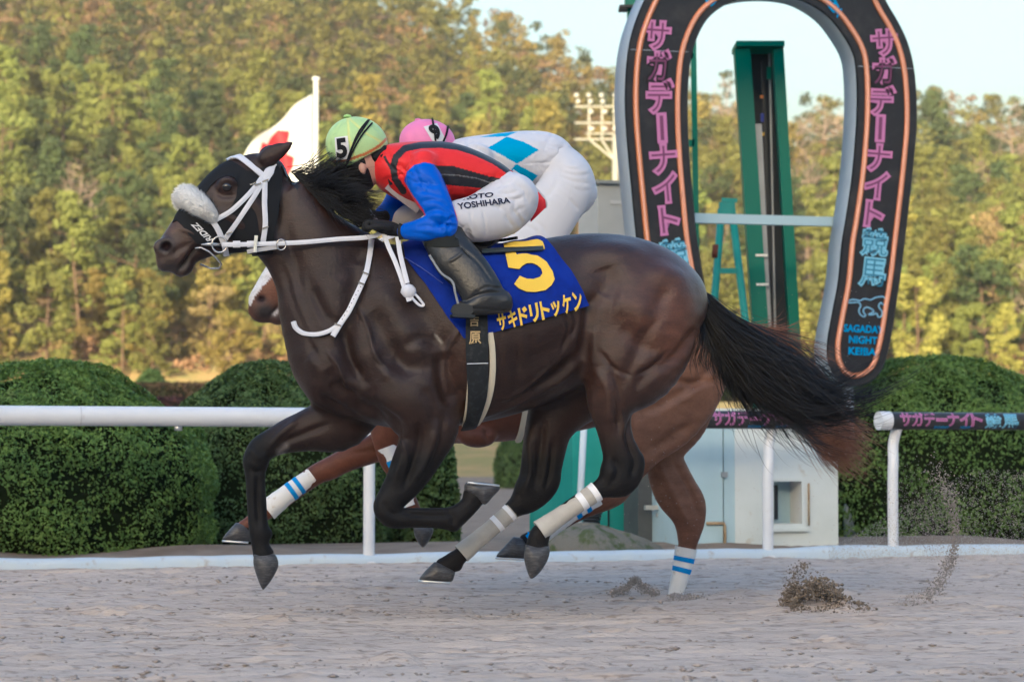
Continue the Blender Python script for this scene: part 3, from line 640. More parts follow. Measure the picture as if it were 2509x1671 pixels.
def aframe():
    Y0 = APL.y+1.1; e = empty('steel_stand', (W(1780, 900, Y0).x, Y0, 0), 0, label='teal A-shaped steel stand left of the green tower', cat='stand'); inv = Matrix.Translation(-e.location)
    def put(mb, nm, mm, sm=False): mb.v = [inv @ Vector(q) for q in mb.v]; return mb.build(nm, mm, e, sm)
    for x0, x1 in ((1768, 1738), (1793, 1840)):
        a, b = W(x0, 512, Y0), W(x1, 900, Y0); t = b.z/(a.z-b.z); put(MB().tube([a, b+(b-a)*t], .035, 8), 'leg', M_teal, True)
    put(MB().beam(W(1762, 512, Y0), W(1800, 512, Y0), .08, .12), 'head', M_teal); put(MB().beam(W(1768, 490, Y0), W(1806, 492, Y0), .05, .035), 'arm', M_teal)
    put(MB().beam(W(1757, 664, Y0), W(1806, 664, Y0), .04, .05), 'rung', M_teal)
    put(MB().tube([W(1756, 600, Y0-.002), W(1753, 632, Y0-.002)], .037, 8), 'rust_patch', mat('rust', (.12, .04, .025), .8), True)
aframe()
def thin_post():
    Y0 = APL.y+2.4; e = empty('green_mast', (W(1703, 900, Y0).x, Y0, 0), 0, label='thin dark green mast behind the left leg of the arch', cat='mast'); inv = Matrix.Translation(-e.location)
    def put(mb, nm, mm, sm=False): mb.v = [inv @ Vector(q) for q in mb.v]; return mb.build(nm, mm, e, sm)
    a, b = W(1697, -20, Y0), W(1712, 900, Y0); put(MB().beam(a, Vector((b.x+.01, b.y, -.03)), .06, .055), 'pole', M_green)
    put(MB().box(W(1692, 352, Y0), (.07, .06, .07)), 'bracket', M_green); put(MB().box(W(1692, 138, Y0), (.05, .06, .06)), 'bracket', M_green)
    Y1 = Y0+.6; e2 = empty('green_platform_mast', (W(1545, 900, Y1).x, Y1, 0), 0, label='dark green mast with a small ledge, half hidden left of the arch', cat='mast'); inv2 = Matrix.Translation(-e2.location)
    def put2(mb, nm, mm): mb.v = [inv2 @ Vector(q) for q in mb.v]; return mb.build(nm, mm, e2)
    t = W(1552, -40, Y1); put2(MB().beam(t, Vector((t.x, Y1, -.03)), .12, .13), 'pole', M_green)
    put2(MB().box(W(1545, 22, Y1), (.24, .3, .025)), 'ledge', M_dark); put2(MB().box(W(1550, 6, Y1-.03), (.16, .2, .12)), 'head_box', M_green)
thin_post()
def cabinet():
    Y0 = APL.y+.9; c = W(1515, 900, Y0); e = empty('grey_cabinet', (c.x, Y0, 0), KANG, label='tall pale grey metal cabinet behind the dark horse\'s croup', cat='cabinet')
    h = W(1515, 452, Y0).z; m = mat('cabinet_grey', (.46, .48, .48), .5, .4, noise=(2, (.40, .42, .42), .4, .7))
    MB().box((0, .25, h/2), (.40, .5, h)).build('body', m, e); MB().box((0, .24, h+.015), (.46, .56, .03)).build('lid', mat('lid_grey', (.30, .32, .32), .5), e)
    MB().box((-.02, -.004, h-.17), (.12, .01, .035)).build('name_plate', mat('plate', (.56, .57, .57), .4), e)
    MB().box((.19, -.003, h*.5), (.006, .01, h*.9)).build('door_seam', M_dark, e)
cabinet()
# --- low service hut behind the rail
def hut():
    A = on_rail(1663, 0.62); B = on_rail(2052, 0.62); L = (B-A).length; hz = 1.10
    e = empty('service_hut', A, KANG, label='low white and pale blue concrete hut with a recessed window under the arch', cat='hut')
    mw = mat('hut_white', (.66, .70, .68), .8, .2, noise=(2.5, (.60, .64, .61), .4, .7), dirt=(5.5, (.42, .34, .20), .62, .80)); mbp = mat('hut_blue', (.45, .58, .63), .7, .25, noise=(2.5, (.40, .53, .58), .4, .7), dirt=(6, (.36, .30, .20), .66, .82))
    x = lambda px: (on_rail(px, .62)-A).length
    wx0, wx1, z0, z1 = x(1893), x(1962), .235, .565
    D = 1.3
    def blk(x0, x1, a, b, y0=0.0, y1=D): return MB().box(((x0+x1)/2, (y0+y1)/2, (a+b)/2), (x1-x0, y1-y0, b-a))
    blk(0, x(1772)-.006, -.02, hz).build('door_panel', mbp, e); blk(x(1772)+.006, x(1800), -.02, hz, .004).build('wall', mbp, e)
    blk(x(1800), wx0, -.02, hz).build('wall', mw, e); blk(wx1, L, -.02, hz).build('wall', mw, e)
    blk(wx0, wx1, -.02, z0).build('wall', mw, e); blk(wx0, wx1, z1, hz).build('wall', mw, e)
    blk(x(1772)-.006, x(1772)+.006, -.02, hz, .02).build('seam', M_dark, e)
    w = empty('window', (0, 0, 0)); w.parent = e
    blk(wx0, wx1, z0, z1, .20, .24).build('reveal', mbp, w); blk(wx0+.02, wx0+.12, z0+.03, z1-.03, .16, .21).build('pane', mat('dark_glass', (.01, .015, .02), .08, .6), w)
    for a, b, c, d in ((wx0-.03, wx0, z0-.03, z1+.03), (wx1, wx1+.03, z0-.03, z1+.03), (wx0, wx1, z1, z1+.03), (wx0, wx1, z0-.03, z0)): blk(a, b, c, d, -.012, .02).build('frame', mw, w)
    blk(wx0-.05, wx1+.05, z0-.06, z0-.03, -.03, .02).build('sill', mw, w)
    MB().box((wx0+.03, .14, z0+.10), (.02, .02, .02)).build('red_lamp', mat('red_lamp', (.8, .03, .01), .4, emit=2.0), w)
    blk(x(1766), x(1780), .60, .64, -.02, .006).build('latch', M_galv, e)
    mr = mat('rust_pipe', (.30, .20, .10), .8, noise=(8, (.38, .30, .18), .4, .6))
    MB().tube([(x(1728), -.015, .245), (x(1771), -.015, .245), (x(1773), -.015, .22), (x(1773), -.015, -.02)], .012, 8).build('pipe', mr, e, True)
    MB().tube([(wx1+.06, -.012, .55), (wx1+.06, -.012, .22)], .008, 8).build('pipe', mr, e, True)
    blk(-.01, L+.03, hz, hz+.03, -.03, D+.03).build('roof', mw, e)
hut()
def teal_box():
    A = on_rail(1402, 1.6); B = on_rail(1566, 1.6); e = empty('teal_cabinet', A, KANG, label='teal painted steel cabinet seen between the hind legs', cat='cabinet'); L = (B-A).length
    MB().box((L/2, .5, .62), (L, 1.0, 1.15)).build('body', M_teal, e); MB().box((L/2+.02, -.004, .62), (.012, .012, 1.12)).build('door_seam', M_dark, e)
    MB().box((L*.93, -.01, .62), (.02, .02, 1.1)).build('edge_strip', M_green, e); MB().box((L/2, .5, .02), (L-.1, .9, .08)).build('base', M_dark, e)
    A = on_rail(1572, 1.1); e = empty('pipe_rack', A, KANG, label='dark grey steel rack of pipes beside the white hut', cat='pipes')
    MB().box((.14, .2, .53), (.30, .3, 1.1)).build('cabinet', mat('rack_grey', (.075, .08, .085), .5, noise=(4, (.11, .12, .12), .4, .7)), e)
    for k in (.12, .24): MB().tube([(k, -.03, .42), (k, -.03, 1.05)], .022, 10).build('pipe', mat('pipe_pale', (.42, .46, .48), .4), e, True)
    MB().box((.17, -.06, .36), (.34, .03, .035)).build('clamp', mat('clamp', (.5, .48, .44), .4, metal=.4), e); MB().box((.2, -.055, .30), (.2, .02, .03)).build('clamp', M_galv, e)
teal_box()
def stay():
    p = on_rail(1413, .75); q = on_rail(1432, .75); e = empty('stay_pole', p, 0, label='slanting pale pole in front of the teal cabinet', cat='pole')
    MB().tube([(0, 0, -.02), Vector((q.x-p.x, q.y-p.y, 1.06))], .026, 10).build('pole', mat('pole_pale', (.55, .62, .66), .5), e, True)
    p = on_rail(1440, 1.0); e = empty('ribbed_hose', p, 0, label='stack of black ribbed hose leaning by the teal cabinet', cat='hose')
    for k in range(16): MB().lathe((.012*k*.5, 0, .14+k*.024), [(.062, 0), (.074, .012), (.062, .024)], 14).build('hose_coil', M_dark, e, True)
    MB().box((0, 0, .07), (.12, .12, .14)).build('stand_block', M_dark, e)
stay()
def mound():
    p = on_rail(1470, .42); e = empty('stone_mound', p, KANG, label='grey mossy stone mound behind the kerb under the teal cabinet', cat='stone')
    g = np.random.default_rng(3); n, m = 40, 14; v = []; f = []
    for j in range(m+1):
        for i in range(n):
            a = 2*math.pi*i/n; t = j/m; r = math.cos(t*math.pi/2); z = math.sin(t*math.pi/2)
            w = 1+.06*math.sin(3*a+1)+.05*math.sin(7*a+5*t)+g.normal(0, .008)
            v.append((r*math.cos(a)*.52*w, r*math.sin(a)*.30*w, z*.25*(1-.35*r*math.cos(a))*w-.02))
    for j in range(m):
        for i in range(n): f.append((j*n+i, j*n+(i+1) % n, (j+1)*n+(i+1) % n, (j+1)*n+i))
    link('stone', mesh(v, f), mat('mossy_stone', (.17, .16, .13), .9, .2, noise=(9, (.08, .10, .04), .48, .62), bump=(30, .8)), e, True)
    p = on_rail(1392, .30); t = empty('dark_mat', p, KANG, label='dark folded mat with a white arrow lying on the kerb side', cat='mat')
    pr = [(-.22, 0), (-.12, .055), (.05, .075), (.20, .05), (.30, .0)]
    MB().prism([(x, 0, z) for x, z in pr], (0, .25, 0)).build('sheet', mat('mat_dark', (.03, .035, .05), .6), t)
    MB().prism([(-.02, -.003, .035), (.06, -.003, .052), (.06, -.003, .03)], (0, .002, 0)).build('white_mark', M_white, t)
    # sandy bed the bushes stand in
    v = []; f = []; n = 90
    for i in range(n):
        c = KA+KDIR*(-3+i*.13)
        for o, z in ((-.05, -.02), (-.3, .05+.02*math.sin(i*.7)), (-.9, .09+.03*math.sin(i*.4)), (-2.4, .06), (-5.5, -.04)): v.append(c+KN*o+Vector((0, 0, z)))
    for i in range(n-1):
        for j in range(4): f.append((i*5+j, (i+1)*5+j, (i+1)*5+j+1, i*5+j+1))
    link('planting_bed', mesh(v, f), M_dirt, smooth=True, kind='structure')
mound()
# --- flag and floodlight mast far behind
def flag():
    Y0 = 96; b = W(771, 1000, Y0); z0 = float(hill_z(b.x, Y0)); e = empty('flagpole', (b.x, Y0, z0), 0, label='white flagpole in front of the wooded hill', cat='flagpole')
    top = W(771, 197, Y0).z-z0; r = 6.0/(FPX/107)
    MB().tube([(0, 0, -.1), (0, 0, top)], r, 12).build('pole', mat('pole_white', (.50, .49, .47), .4), e, True); MB().lathe((0, 0, top), [(r*1.6, 0), (r*1.7, .05), (r*1.2, .12)], 12).build('finial', M_white, e, True)
    f = empty('flag', (b.x, Y0, z0), 0, label='white flag with a red emblem hanging from the pole behind the horse\'s head', cat='flag')
    def fl(px, py):
        p = W(px, py, Y0); q = (771-px)/160.
        return Vector((p.x-b.x, 0.55*math.sin(q*7.0+py*.012)*min(1, q*2.2)-.05, p.z-z0))
    # drooping sheet: hoist edge on the pole, fly edge slanting down
    top_e = catmull([(765, 232), (735, 252), (700, 283), (668, 308), (645, 326), (622, 352), (600, 382), (590, 400)], 5); bot_e = catmull([(765, 470), (735, 500), (705, 520), (680, 525), (655, 530), (630, 530), (610, 520), (595, 500)], 5)
    v = []; fa = []; nj = 30; red = []
    for a, c in zip(top_e, bot_e):
        for j in range(nj): t = j/(nj-1); v.append(fl(*(a*(1-t)+c*t)))
    n = len(top_e)
    poly = [(678, 315), (709, 322), (704, 345), (700, 375), (720, 385), (715, 410), (690, 440), (655, 440), (636, 400), (640, 370), (644, 350), (655, 355), (662, 335)]
    def inside(x, y, P):
        c = False
        for i in range(len(P)):
            (x1, y1), (x2, y2) = P[i], P[i-1]
            if (y1 > y) != (y2 > y) and x < (x2-x1)*(y-y1)/(y2-y1)+x1: c = not c
        return c
    link('cloth', mesh(v, [(i*nj+j, (i+1)*nj+j, (i+1)*nj+j+1, i*nj+j+1) for i in range(n-1) for j in range(nj-1)]), mat('flag_white', (.56, .56, .56), .7, trans=.3), f, True)
    xs = np.arange(632, 726, 3.0); ys = np.arange(312, 445, 3.0)
    r2 = delaunay_2d_cdt([Vector(p) for p in poly] + [Vector((x, y)) for x in xs for y in ys if inside(x, y, poly)], [(i, (i+1) % len(poly)) for i in range(len(poly))], [], 1, 1e-4)
    link('emblem', mesh([fl(p.x, p.y)+Vector((0, -.03, 0)) for p in r2[0]], [tuple(q) for q in r2[2]]), mat('flag_red', (.50, .008, .004), .7), f, True)
flag()
def floodlights():
    Y0 = 105; b = W(1508, 1000, Y0); z0 = float(hill_z(b.x, Y0)); s = FPX/(Y0+DC); e = empty('floodlight_mast', (b.x, Y0, z0), 0, label='pale steel floodlight mast left of the arch', cat='floodlight mast')
    def q(px, py, dy=0): p = W(px, py, Y0); return Vector((p.x-b.x, dy, p.z-z0))
    mm = mat('mast_cream', (.25, .24, .22), .5, .4); ml = mat('lamp_cream', (.30, .29, .275), .35, .5)
    MB().tube([Vector((0, 0, -.2)), q(1508, 330)], 8/s, 12).build('pole', mm, e, True)
    for y, x0, x1 in ((262, 1410, 1620), (302, 1408, 1622), (328, 1435, 1600), (342, 1408, 1622)): MB().beam(q(x0, y), q(x1, y), .10, 3.5/s).build('crossarm', mm, e)
    for x in (1443, 1475, 1505, 1540, 1575): MB().beam(q(x, 235), q(x, 345), .10, 4/s).build('upright', mm, e)
    for x0 in (1447, 1475, 1541, 1570): MB().beam(q(x0, 345), q(1508, 395), .10, 4/s).build('brace', mm, e)
    for y, xs in ((238, (1412, 1442, 1473, 1507, 1540, 1573, 1604)), (253, (1416, 1446, 1476, 1510, 1543, 1576)), (278, (1448, 1482, 1506, 1540, 1570)), (320, (1450, 1482, 1506, 1542, 1572))):
        for x in xs:
            l = MB().lathe((0, 0, 0), [(.06, 0), (.10, .10), (.12, .18), (.10, .22)], 12); M_ = Matrix.Rotation(R(80), 3, 'X'); o = q(x, y, -.15); l.v = [M_ @ p + o for p in l.v]; l.build('lamp_head', ml, e, True)
floodlights()
# ================================================================== implicit-surface modelling of bodies
class Frame:
    """local frame of a moving figure: u to the right of the picture, w away from the camera, v up"""
    def __init__(s, origin, yaw):
        s.o = Vector(origin); s.yaw = yaw; s.U = Vector((math.cos(yaw), math.sin(yaw), 0)); s.Wn = Vector((-math.sin(yaw), math.cos(yaw), 0))
    def px(s, x, y, w=0.0):
        c = Vector((0, -DC, HC)); d = Vector(ray(x, y)); t = ((s.o-c).dot(s.Wn)+w)/d.dot(s.Wn); p = c+d*t-s.o
        return (p.dot(s.U), w, p.z)
    def pxa(s, P, w=0.0):
        """array version: P (n,2), w scalar or (n,)"""
        P = np.asarray(P, float); w = np.broadcast_to(np.asarray(w, float), (len(P),))
        a = (P[:, 0]-CX)/FPX; b = (CY-P[:, 1])/FPX
        dx, dy, dz = a, CPH-SPH*b, SPH+CPH*b
        c0 = (s.o.x-0)*s.Wn.x+(s.o.y+DC)*s.Wn.y
        t = (c0+w)/(dx*s.Wn.x+dy*s.Wn.y)
        X, Y, Z = dx*t-s.o.x, dy*t-DC-s.o.y, HC+dz*t-s.o.z
        return np.stack([X*s.U.x+Y*s.U.y, w, Z], -1)
    def to_px(s, p):
        p = np.asarray(p); X = s.o.x+p[:, 0]*s.U.x+p[:, 1]*s.Wn.x; Y = s.o.y+p[:, 0]*s.U.y+p[:, 1]*s.Wn.y+DC; Z = p[:, 2]+s.o.z-HC
        f = Y*CPH+Z*SPH; return np.stack([CX+FPX*X/f, CY-FPX*(-Y*SPH+Z*CPH)/f], -1)
class Field:
    def __init__(s, fr, lo, hi, h):
        s.fr, s.h = fr, h; s.lo = np.array(lo, float); s.n = np.ceil((np.array(hi)-s.lo)/h).astype(int)+1
        s.G = np.full(s.n, 0.25, np.float32); s.ax = [s.lo[i]+h*np.arange(s.n[i]) for i in range(3)]
    def _sl(s, a, b):
        i0 = np.clip(np.floor((a-s.lo)/s.h).astype(int), 0, s.n-1); i1 = np.clip(np.ceil((b-s.lo)/s.h).astype(int)+1, 1, s.n)
        return tuple(slice(i0[k], max(i1[k], i0[k]+1)) for k in range(3))
    def _put(s, sl, f, k, sub=False):
        g = s.G[sl]
        if sub:
            f = -f; m = np.maximum(g, f)
            if k: m = m + np.maximum(k-np.abs(g-f), 0)**2/(4*k)
        else:
            m = np.minimum(g, f)
            if k: m = m - np.maximum(k-np.abs(g-f), 0)**2/(4*k)
        s.G[sl] = m
    def tube(s, st, k=0.03, n=4, cap=0.6, L=(0, 1, 0)):
        """st rows: centre u,w,v, in-plane half size a, lateral half size b"""
        st = np.asarray(st, float); c = catmull(st, n) if n > 1 else st
        c[:, 3:] = np.maximum(c[:, 3:], 0.004); L = np.array(L, float)
        pad = 0.06; mr = c[:, 3:].max(1); mr = np.maximum(mr, np.maximum(np.append(mr[1:], 0), np.append(0, mr[:-1])))[:, None]; lo = (c[:, :3]-mr).min(0)-pad; hi = (c[:, :3]+mr).max(0)+pad
        SL = s._sl(lo, hi); best = np.full([q.stop-q.start for q in SL], 0.25, np.float32); off = [q.start for q in SL]
        for i in range(len(c)-1):
            p0, p1 = c[i], c[i+1]; m = max(p0[3:].max(), p1[3:].max())+pad
            sl = s._sl(np.minimum(p0[:3], p1[:3])-m, np.maximum(p0[:3], p1[:3])+m)
            x = s.ax[0][sl[0]][:, None, None]-p0[0]; y = s.ax[1][sl[1]][None, :, None]-p0[1]; z = s.ax[2][sl[2]][None, None, :]-p0[2]
            d = p1[:3]-p0[:3]; l2 = d @ d
            if l2 < 1e-12: continue
            ax = d/math.sqrt(l2); l = L-ax*(L @ ax); l /= np.linalg.norm(l); nn = np.cross(ax, l)
            al = x*ax[0]+y*ax[1]+z*ax[2]; t = np.clip(al/math.sqrt(l2), 0, 1)
            dn = x*nn[0]+y*nn[1]+z*nn[2]; dl = x*l[0]+y*l[1]+z*l[2]; ex = al-t*math.sqrt(l2)
            a = p0[3]+t*(p1[3]-p0[3]); b = p0[4]+t*(p1[4]-p0[4])
            cm = np.minimum(a, b)*(cap if i in (0, len(c)-2) else 1.0)
            q = (dn/a)**2+(dl/b)**2+(ex/cm)**2; k0 = np.sqrt(q); k1 = np.sqrt((dn/(a*a))**2+(dl/(b*b))**2+(ex/(cm*cm))**2)
            f = np.where(k1 > 1e-6, k0*(k0-1)/np.maximum(k1, 1e-6), -np.minimum(a, b))
            ls = tuple(slice(q_.start-o_, q_.stop-o_) for q_, o_ in zip(sl, off))
            best[ls] = np.minimum(best[ls], f)
        s._put(SL, best, k)
    def pairs(s, rows, k=0.03, n=4, cap=0.6):
        """rows: x1,y1,x2,y2 (outline pixels on both sides), w centre, b lateral half size"""
        st = []
        for x1, y1, x2, y2, w, b in rows:
            p, q = np.array(s.fr.px(x1, y1, w)), np.array(s.fr.px(x2, y2, w)); c = (p+q)/2
            st.append([*c, np.linalg.norm(p-q)/2, b])
        s.tube(st, k, n, cap); return np.array(st)
    def ell(s, x, y, w, ru, rw, rv, rot=0.0, k=0.02, sub=False):
        """ellipsoid centred on pixel x,y; rot = rotation in the picture plane in degrees"""
        c = np.array(s.fr.px(x, y, w)); m = max(ru, rw, rv)+0.05; sl = s._sl(c-m, c+m)
        X = s.ax[0][sl[0]][:, None, None]-c[0]; Y = s.ax[1][sl[1]][None, :, None]-c[1]; Z = s.ax[2][sl[2]][None, None, :]-c[2]
        ca, sa = math.cos(R(rot)), math.sin(R(rot)); A = X*ca+Z*sa; B = -X*sa+Z*ca
        k0 = np.sqrt((A/ru)**2+(Y/rw)**2+(B/rv)**2); k1 = np.sqrt((A/ru**2)**2+(Y/rw**2)**2+(B/rv**2)**2)
        s._put(sl, np.where(k1 > 1e-6, k0*(k0-1)/np.maximum(k1, 1e-6), -min(ru, rw, rv)), k, sub)
    def at(s, p):
        q = (np.asarray(p, float)-s.lo)/s.h; i = np.clip(np.floor(q).astype(int), 0, s.n-2); t = np.clip(q-i, 0, 1); o = 0
        for a in (0, 1):
            for b in (0, 1):
                for c in (0, 1):
                    o = o+s.G[i[:, 0]+a, i[:, 1]+b, i[:, 2]+c]*(t[:, 0] if a else 1-t[:, 0])*(t[:, 1] if b else 1-t[:, 1])*(t[:, 2] if c else 1-t[:, 2])
        return o
    def grad(s, p):
        e = s.h; g = np.stack([s.at(p+d)-s.at(p-d) for d in (np.array([e, 0, 0]), np.array([0, e, 0]), np.array([0, 0, e]))], -1)
        return g/np.maximum(np.linalg.norm(g, axis=1)[:, None], 1e-9)
    def surf(s, P, off=0.0, side=-1, w0=None):
        """picture points -> points on the near surface (side -1) of the body, shifted off along the normal"""
        P = np.asarray(P, float); w = np.full(len(P), 0.0)
        lim = s.ax[1][0 if side < 0 else -1] if w0 is None else w0
        for it in range(3):
            u = s.fr.pxa(P, w)
            ws = np.linspace(lim, 0, 56) if it < 2 else np.linspace(lim, 0, 90); hit = np.zeros(len(P)); done = np.zeros(len(P), bool); prev = None
            for x in ws:
                f = s.at(np.stack([u[:, 0], np.full(len(P), x), u[:, 2]], -1))
                if prev is not None:
                    new = (~done) & (f < 0); t = prev[new]/np.maximum(prev[new]-f[new], 1e-6); hit[new] = px_-(px_-x)*t; done |= new
                prev, px_ = f, x
            w = np.where(done, hit, 0.0)
        p = s.fr.pxa(P, w)
        out = ~done
        for _ in range(12):                    # points beyond the silhouette slide back onto it
            if not out.any(): break
            g = s.grad(p[out]); g[:, 1] = 0; f = s.at(p[out]); p[out] -= g*np.clip(f, -.05, .05)[:, None]
        return p + s.grad(p)*off
    def mesh(s, smooth=2):
        G = s.G; I = G < 0; n = s.n
        c = np.zeros(n-1, np.uint8)
        for a in (0, 1):
            for b in (0, 1):
                for d in (0, 1): c += I[a:n[0]-1+a, b:n[1]-1+b, d:n[2]-1+d]
        cells = np.argwhere((c > 0) & (c < 8)); idx = np.full(n-1, -1, np.int32); idx[tuple(cells.T)] = np.arange(len(cells))
        acc = np.zeros((len(cells), 3)); cnt = np.zeros(len(cells))
        cor = [(a, b, d) for a in (0, 1) for b in (0, 1) for d in (0, 1)]
        val = {q: G[cells[:, 0]+q[0], cells[:, 1]+q[1], cells[:, 2]+q[2]] for q in cor}
        for q in cor:
            for k in range(3):
                if q[k] == 0:
                    r = list(q); r[k] = 1; r = tuple(r); v0, v1 = val[q], val[r]; m = (v0 < 0) != (v1 < 0); t = np.where(m, v0/np.where(m, v0-v1, 1), 0)
                    pt = np.array(q)[None, :]+np.zeros((len(cells), 3)); pt[:, k] += t; acc[m] += pt[m]; cnt[m] += 1
        V = (cells+acc/cnt[:, None])*s.h+s.lo; F = []
        for k in range(3):
            a, b = [(1, 2), (2, 0), (0, 1)][k]
            sl0 = [slice(1, -1)]*3; sl1 = [slice(1, -1)]*3; sl0[k] = slice(0, -1); sl1[k] = slice(1, None)
            A, B = I[tuple(sl0)], I[tuple(sl1)]; e = np.argwhere(A != B)
            if not len(e): continue
            fl = A[tuple(e.T)]; base = e.copy()
            for m in range(3):
                if m != k: base[:, m] += 1
            def cell(da, db): q = base.copy(); q[:, a] += da; q[:, b] += db; return idx[q[:, 0], q[:, 1], q[:, 2]]
            Q = np.stack([cell(-1, -1), cell(0, -1), cell(0, 0), cell(-1, 0)], -1)
            Q[~fl] = Q[~fl][:, ::-1]; F.append(Q)
        F = np.vstack(F); F = F[(F >= 0).all(1)]
        E = np.vstack([F[:, [0, 1]], F[:, [1, 2]], F[:, [2, 3]], F[:, [3, 0]]]); E = np.vstack([E, E[:, ::-1]]); deg = np.maximum(np.bincount(E[:, 0], minlength=len(V)), 1)
        for i in range(smooth):
            A = np.stack([np.bincount(E[:, 0], V[E[:, 1], k], minlength=len(V)) for k in range(3)], -1)/deg[:, None]; V = V*0.4+A*0.6
        return V, F
def normals(V, F):
    n = np.cross(V[F[:, 2]]-V[F[:, 0]], V[F[:, 3]]-V[F[:, 1]]); N = np.zeros_like(V)
    for k in range(4): np.add.at(N, F[:, k], n)
    return N/np.maximum(np.linalg.norm(N, axis=1)[:, None], 1e-12)
def poly_dist(P, L):
    """distance from points (n,2) to polyline L and the position 0..1 along it"""
    L = np.asarray(L, float); best = np.full(len(P), 1e9); tt = np.zeros(len(P)); seg = np.linalg.norm(np.diff(L, axis=0), axis=1); cum = np.concatenate([[0], np.cumsum(seg)])
    for i in range(len(L)-1):
        d = L[i+1]-L[i]; t = np.clip(((P-L[i]) @ d)/(d @ d), 0, 1); q = np.linalg.norm(P-L[i]-t[:, None]*d, axis=1); m = q < best
        best[m] = q[m]; tt[m] = (cum[i]+t[m]*seg[i])/cum[-1]
    return best, tt
def strokes(V, N, fr, S, side='near'):
    """real relief: each stroke = (pixel polyline, width px, depth m (negative = groove)[, wmin, wmax])"""
    px = fr.to_px(V); fac = np.clip(-N[:, 1]*1.6, 0, 1) if side == 'near' else np.clip(np.abs(N[:, 1])*1.6, 0, 1); D = np.zeros(len(V))
    for s in S:
        L = catmull(s[0], 4) if len(s[0]) > 2 else np.array(s[0], float)
        lo, hi = L.min(0)-s[1]*2.6, L.max(0)+s[1]*2.6; m = ((px > lo) & (px < hi)).all(1)
        if len(s) > 3: m &= (V[:, 1] > s[3]) & (V[:, 1] < s[4])
        m = np.flatnonzero(m)
        if not len(m): continue
        d, t = poly_dist(px[m], L); D[m] += s[2]*np.exp(-(d/s[1])**2)*np.sqrt(np.clip(np.minimum(t, 1-t)*6, 0.12, 1))
    return V+N*(D*fac)[:, None]
def fan(cx, cy, r0, r1, a0, a1, n, wd, dp, seed, bend=.25):
    """creases radiating from a point of the cloth"""
    g = np.random.default_rng(seed); out = []
    for a in np.linspace(a0, a1, n)+g.normal(0, (a1-a0)/n*.3, n):
        p, q = r0*g.uniform(.8, 1.3), r1*g.uniform(.6, 1.1); b = a+g.normal(0, bend); m = (p+q)/2
        out.append(([(cx+p*math.cos(R(a)), cy-p*math.sin(R(a))), (cx+m*math.cos(R(a))+m*.12*math.sin(R(a)*1.7+b*9), cy-m*math.sin(R(a))), (cx+q*math.cos(R(a)+b*.4), cy-q*math.sin(R(a)+b*.4))], wd*g.uniform(.7, 1.3), dp*g.uniform(.6, 1.3)))
    return out
def in_poly(P, poly):
    P = np.asarray(P); c = np.zeros(len(P), bool); n = len(poly)
    for i in range(n):
        (x1, y1), (x2, y2) = poly[i], poly[i-1]
        if y1 == y2: continue
        c ^= ((y1 > P[:, 1]) != (y2 > P[:, 1])) & (P[:, 0] < (x2-x1)*(P[:, 1]-y1)/(y2-y1)+x1)
    return c
def patch2d(poly, step, holes=()):
    poly = [tuple(p) for p in poly]; lo, hi = np.min(poly, 0), np.max(poly, 0)
    g = np.stack(np.meshgrid(np.arange(lo[0]+step/2, hi[0], step), np.arange(lo[1]+step/2, hi[1], step)), -1).reshape(-1, 2); g[:, 0] += (np.arange(len(g)) % 2)*step*.17
    m = in_poly(g, poly)
    for h in holes: m &= ~in_poly(g, h)
    def dens(p):
        out = []
        for i in range(len(p)):
            a, b = np.array(p[i]), np.array(p[(i+1) % len(p)]); k = max(1, int(np.linalg.norm(b-a)/step)); out += [a+(b-a)*j/k for j in range(k)]
        return out
    pts, ed = [], []
    for L in [poly]+list(holes):
        d = dens(L); b = len(pts); pts += d; ed += [(b+i, b+(i+1) % len(d)) for i in range(len(d))]
    bd, _ = min(((0, 0),)), 0
    pts += list(g[m])
    r = delaunay_2d_cdt([Vector((float(p[0]), float(p[1]))) for p in pts], ed, [], 0, 1e-4)
    v = np.array([p[:] for p in r[0]]); f = np.array([t for t in r[2] if len(t) == 3]); cen = v[f].mean(1); k = in_poly(cen, poly)
    for h in holes: k &= ~in_poly(cen, h)
    return v, f[k]
def shell(V, F, thick, N):
    """give a sheet thickness: outer V, inner V - N*thick, with closed border"""
    n = len(V); F = np.asarray(F); E = {}
    for t in F:
        for a, b in zip(t, np.roll(t, -1)): E[(a, b)] = 1
    bo = [(a, b) for (a, b) in E if (b, a) not in E]
    faces = [tuple(t) for t in F]+[tuple(n+i for i in reversed(t)) for t in F]+[(b, a, n+a, n+b) for a, b in bo]
    return np.vstack([V, V-N*thick]), faces
def face_out(V, F, N):
    F = np.asarray(F); n = np.cross(V[F[:, 1]]-V[F[:, 0]], V[F[:, 2]]-V[F[:, 0]]); flip = (n*N[F[:, 0]]).sum(1) < 0; F = F.copy(); F[flip] = F[flip][:, ::-1]; return F
def cover(name, fld, poly, off, thick, step, m, parent, holes=(), mirror=False, cols=None, wave=None, **kw):
    """cloth lying on the body inside a pixel outline"""
    v2, f = patch2d(poly, step, holes); V = fld.surf(v2, 0.0); N = fld.grad(V)
    o = off if wave is None else off+wave(v2)
    V = V+N*(o if np.isscalar(o) else o[:, None]); f = face_out(V, f, N); c = None if cols is None else cols(v2)
    Vs, Fs = shell(V, f, thick, N); cs = None if c is None else np.vstack([c, c])
    ob = link(name, mesh(Vs, Fs, cols=cs), m, parent, True, **kw); ob.data.set_sharp_from_angle(angle=R(50))
    if mirror:
        Vm = Vs.copy(); Vm[:, 1] *= -1; o2 = link(name, mesh(Vm, [q[::-1] for q in Fs], cols=cs), m, parent, True); o2.data.set_sharp_from_angle(angle=R(50))
    return ob
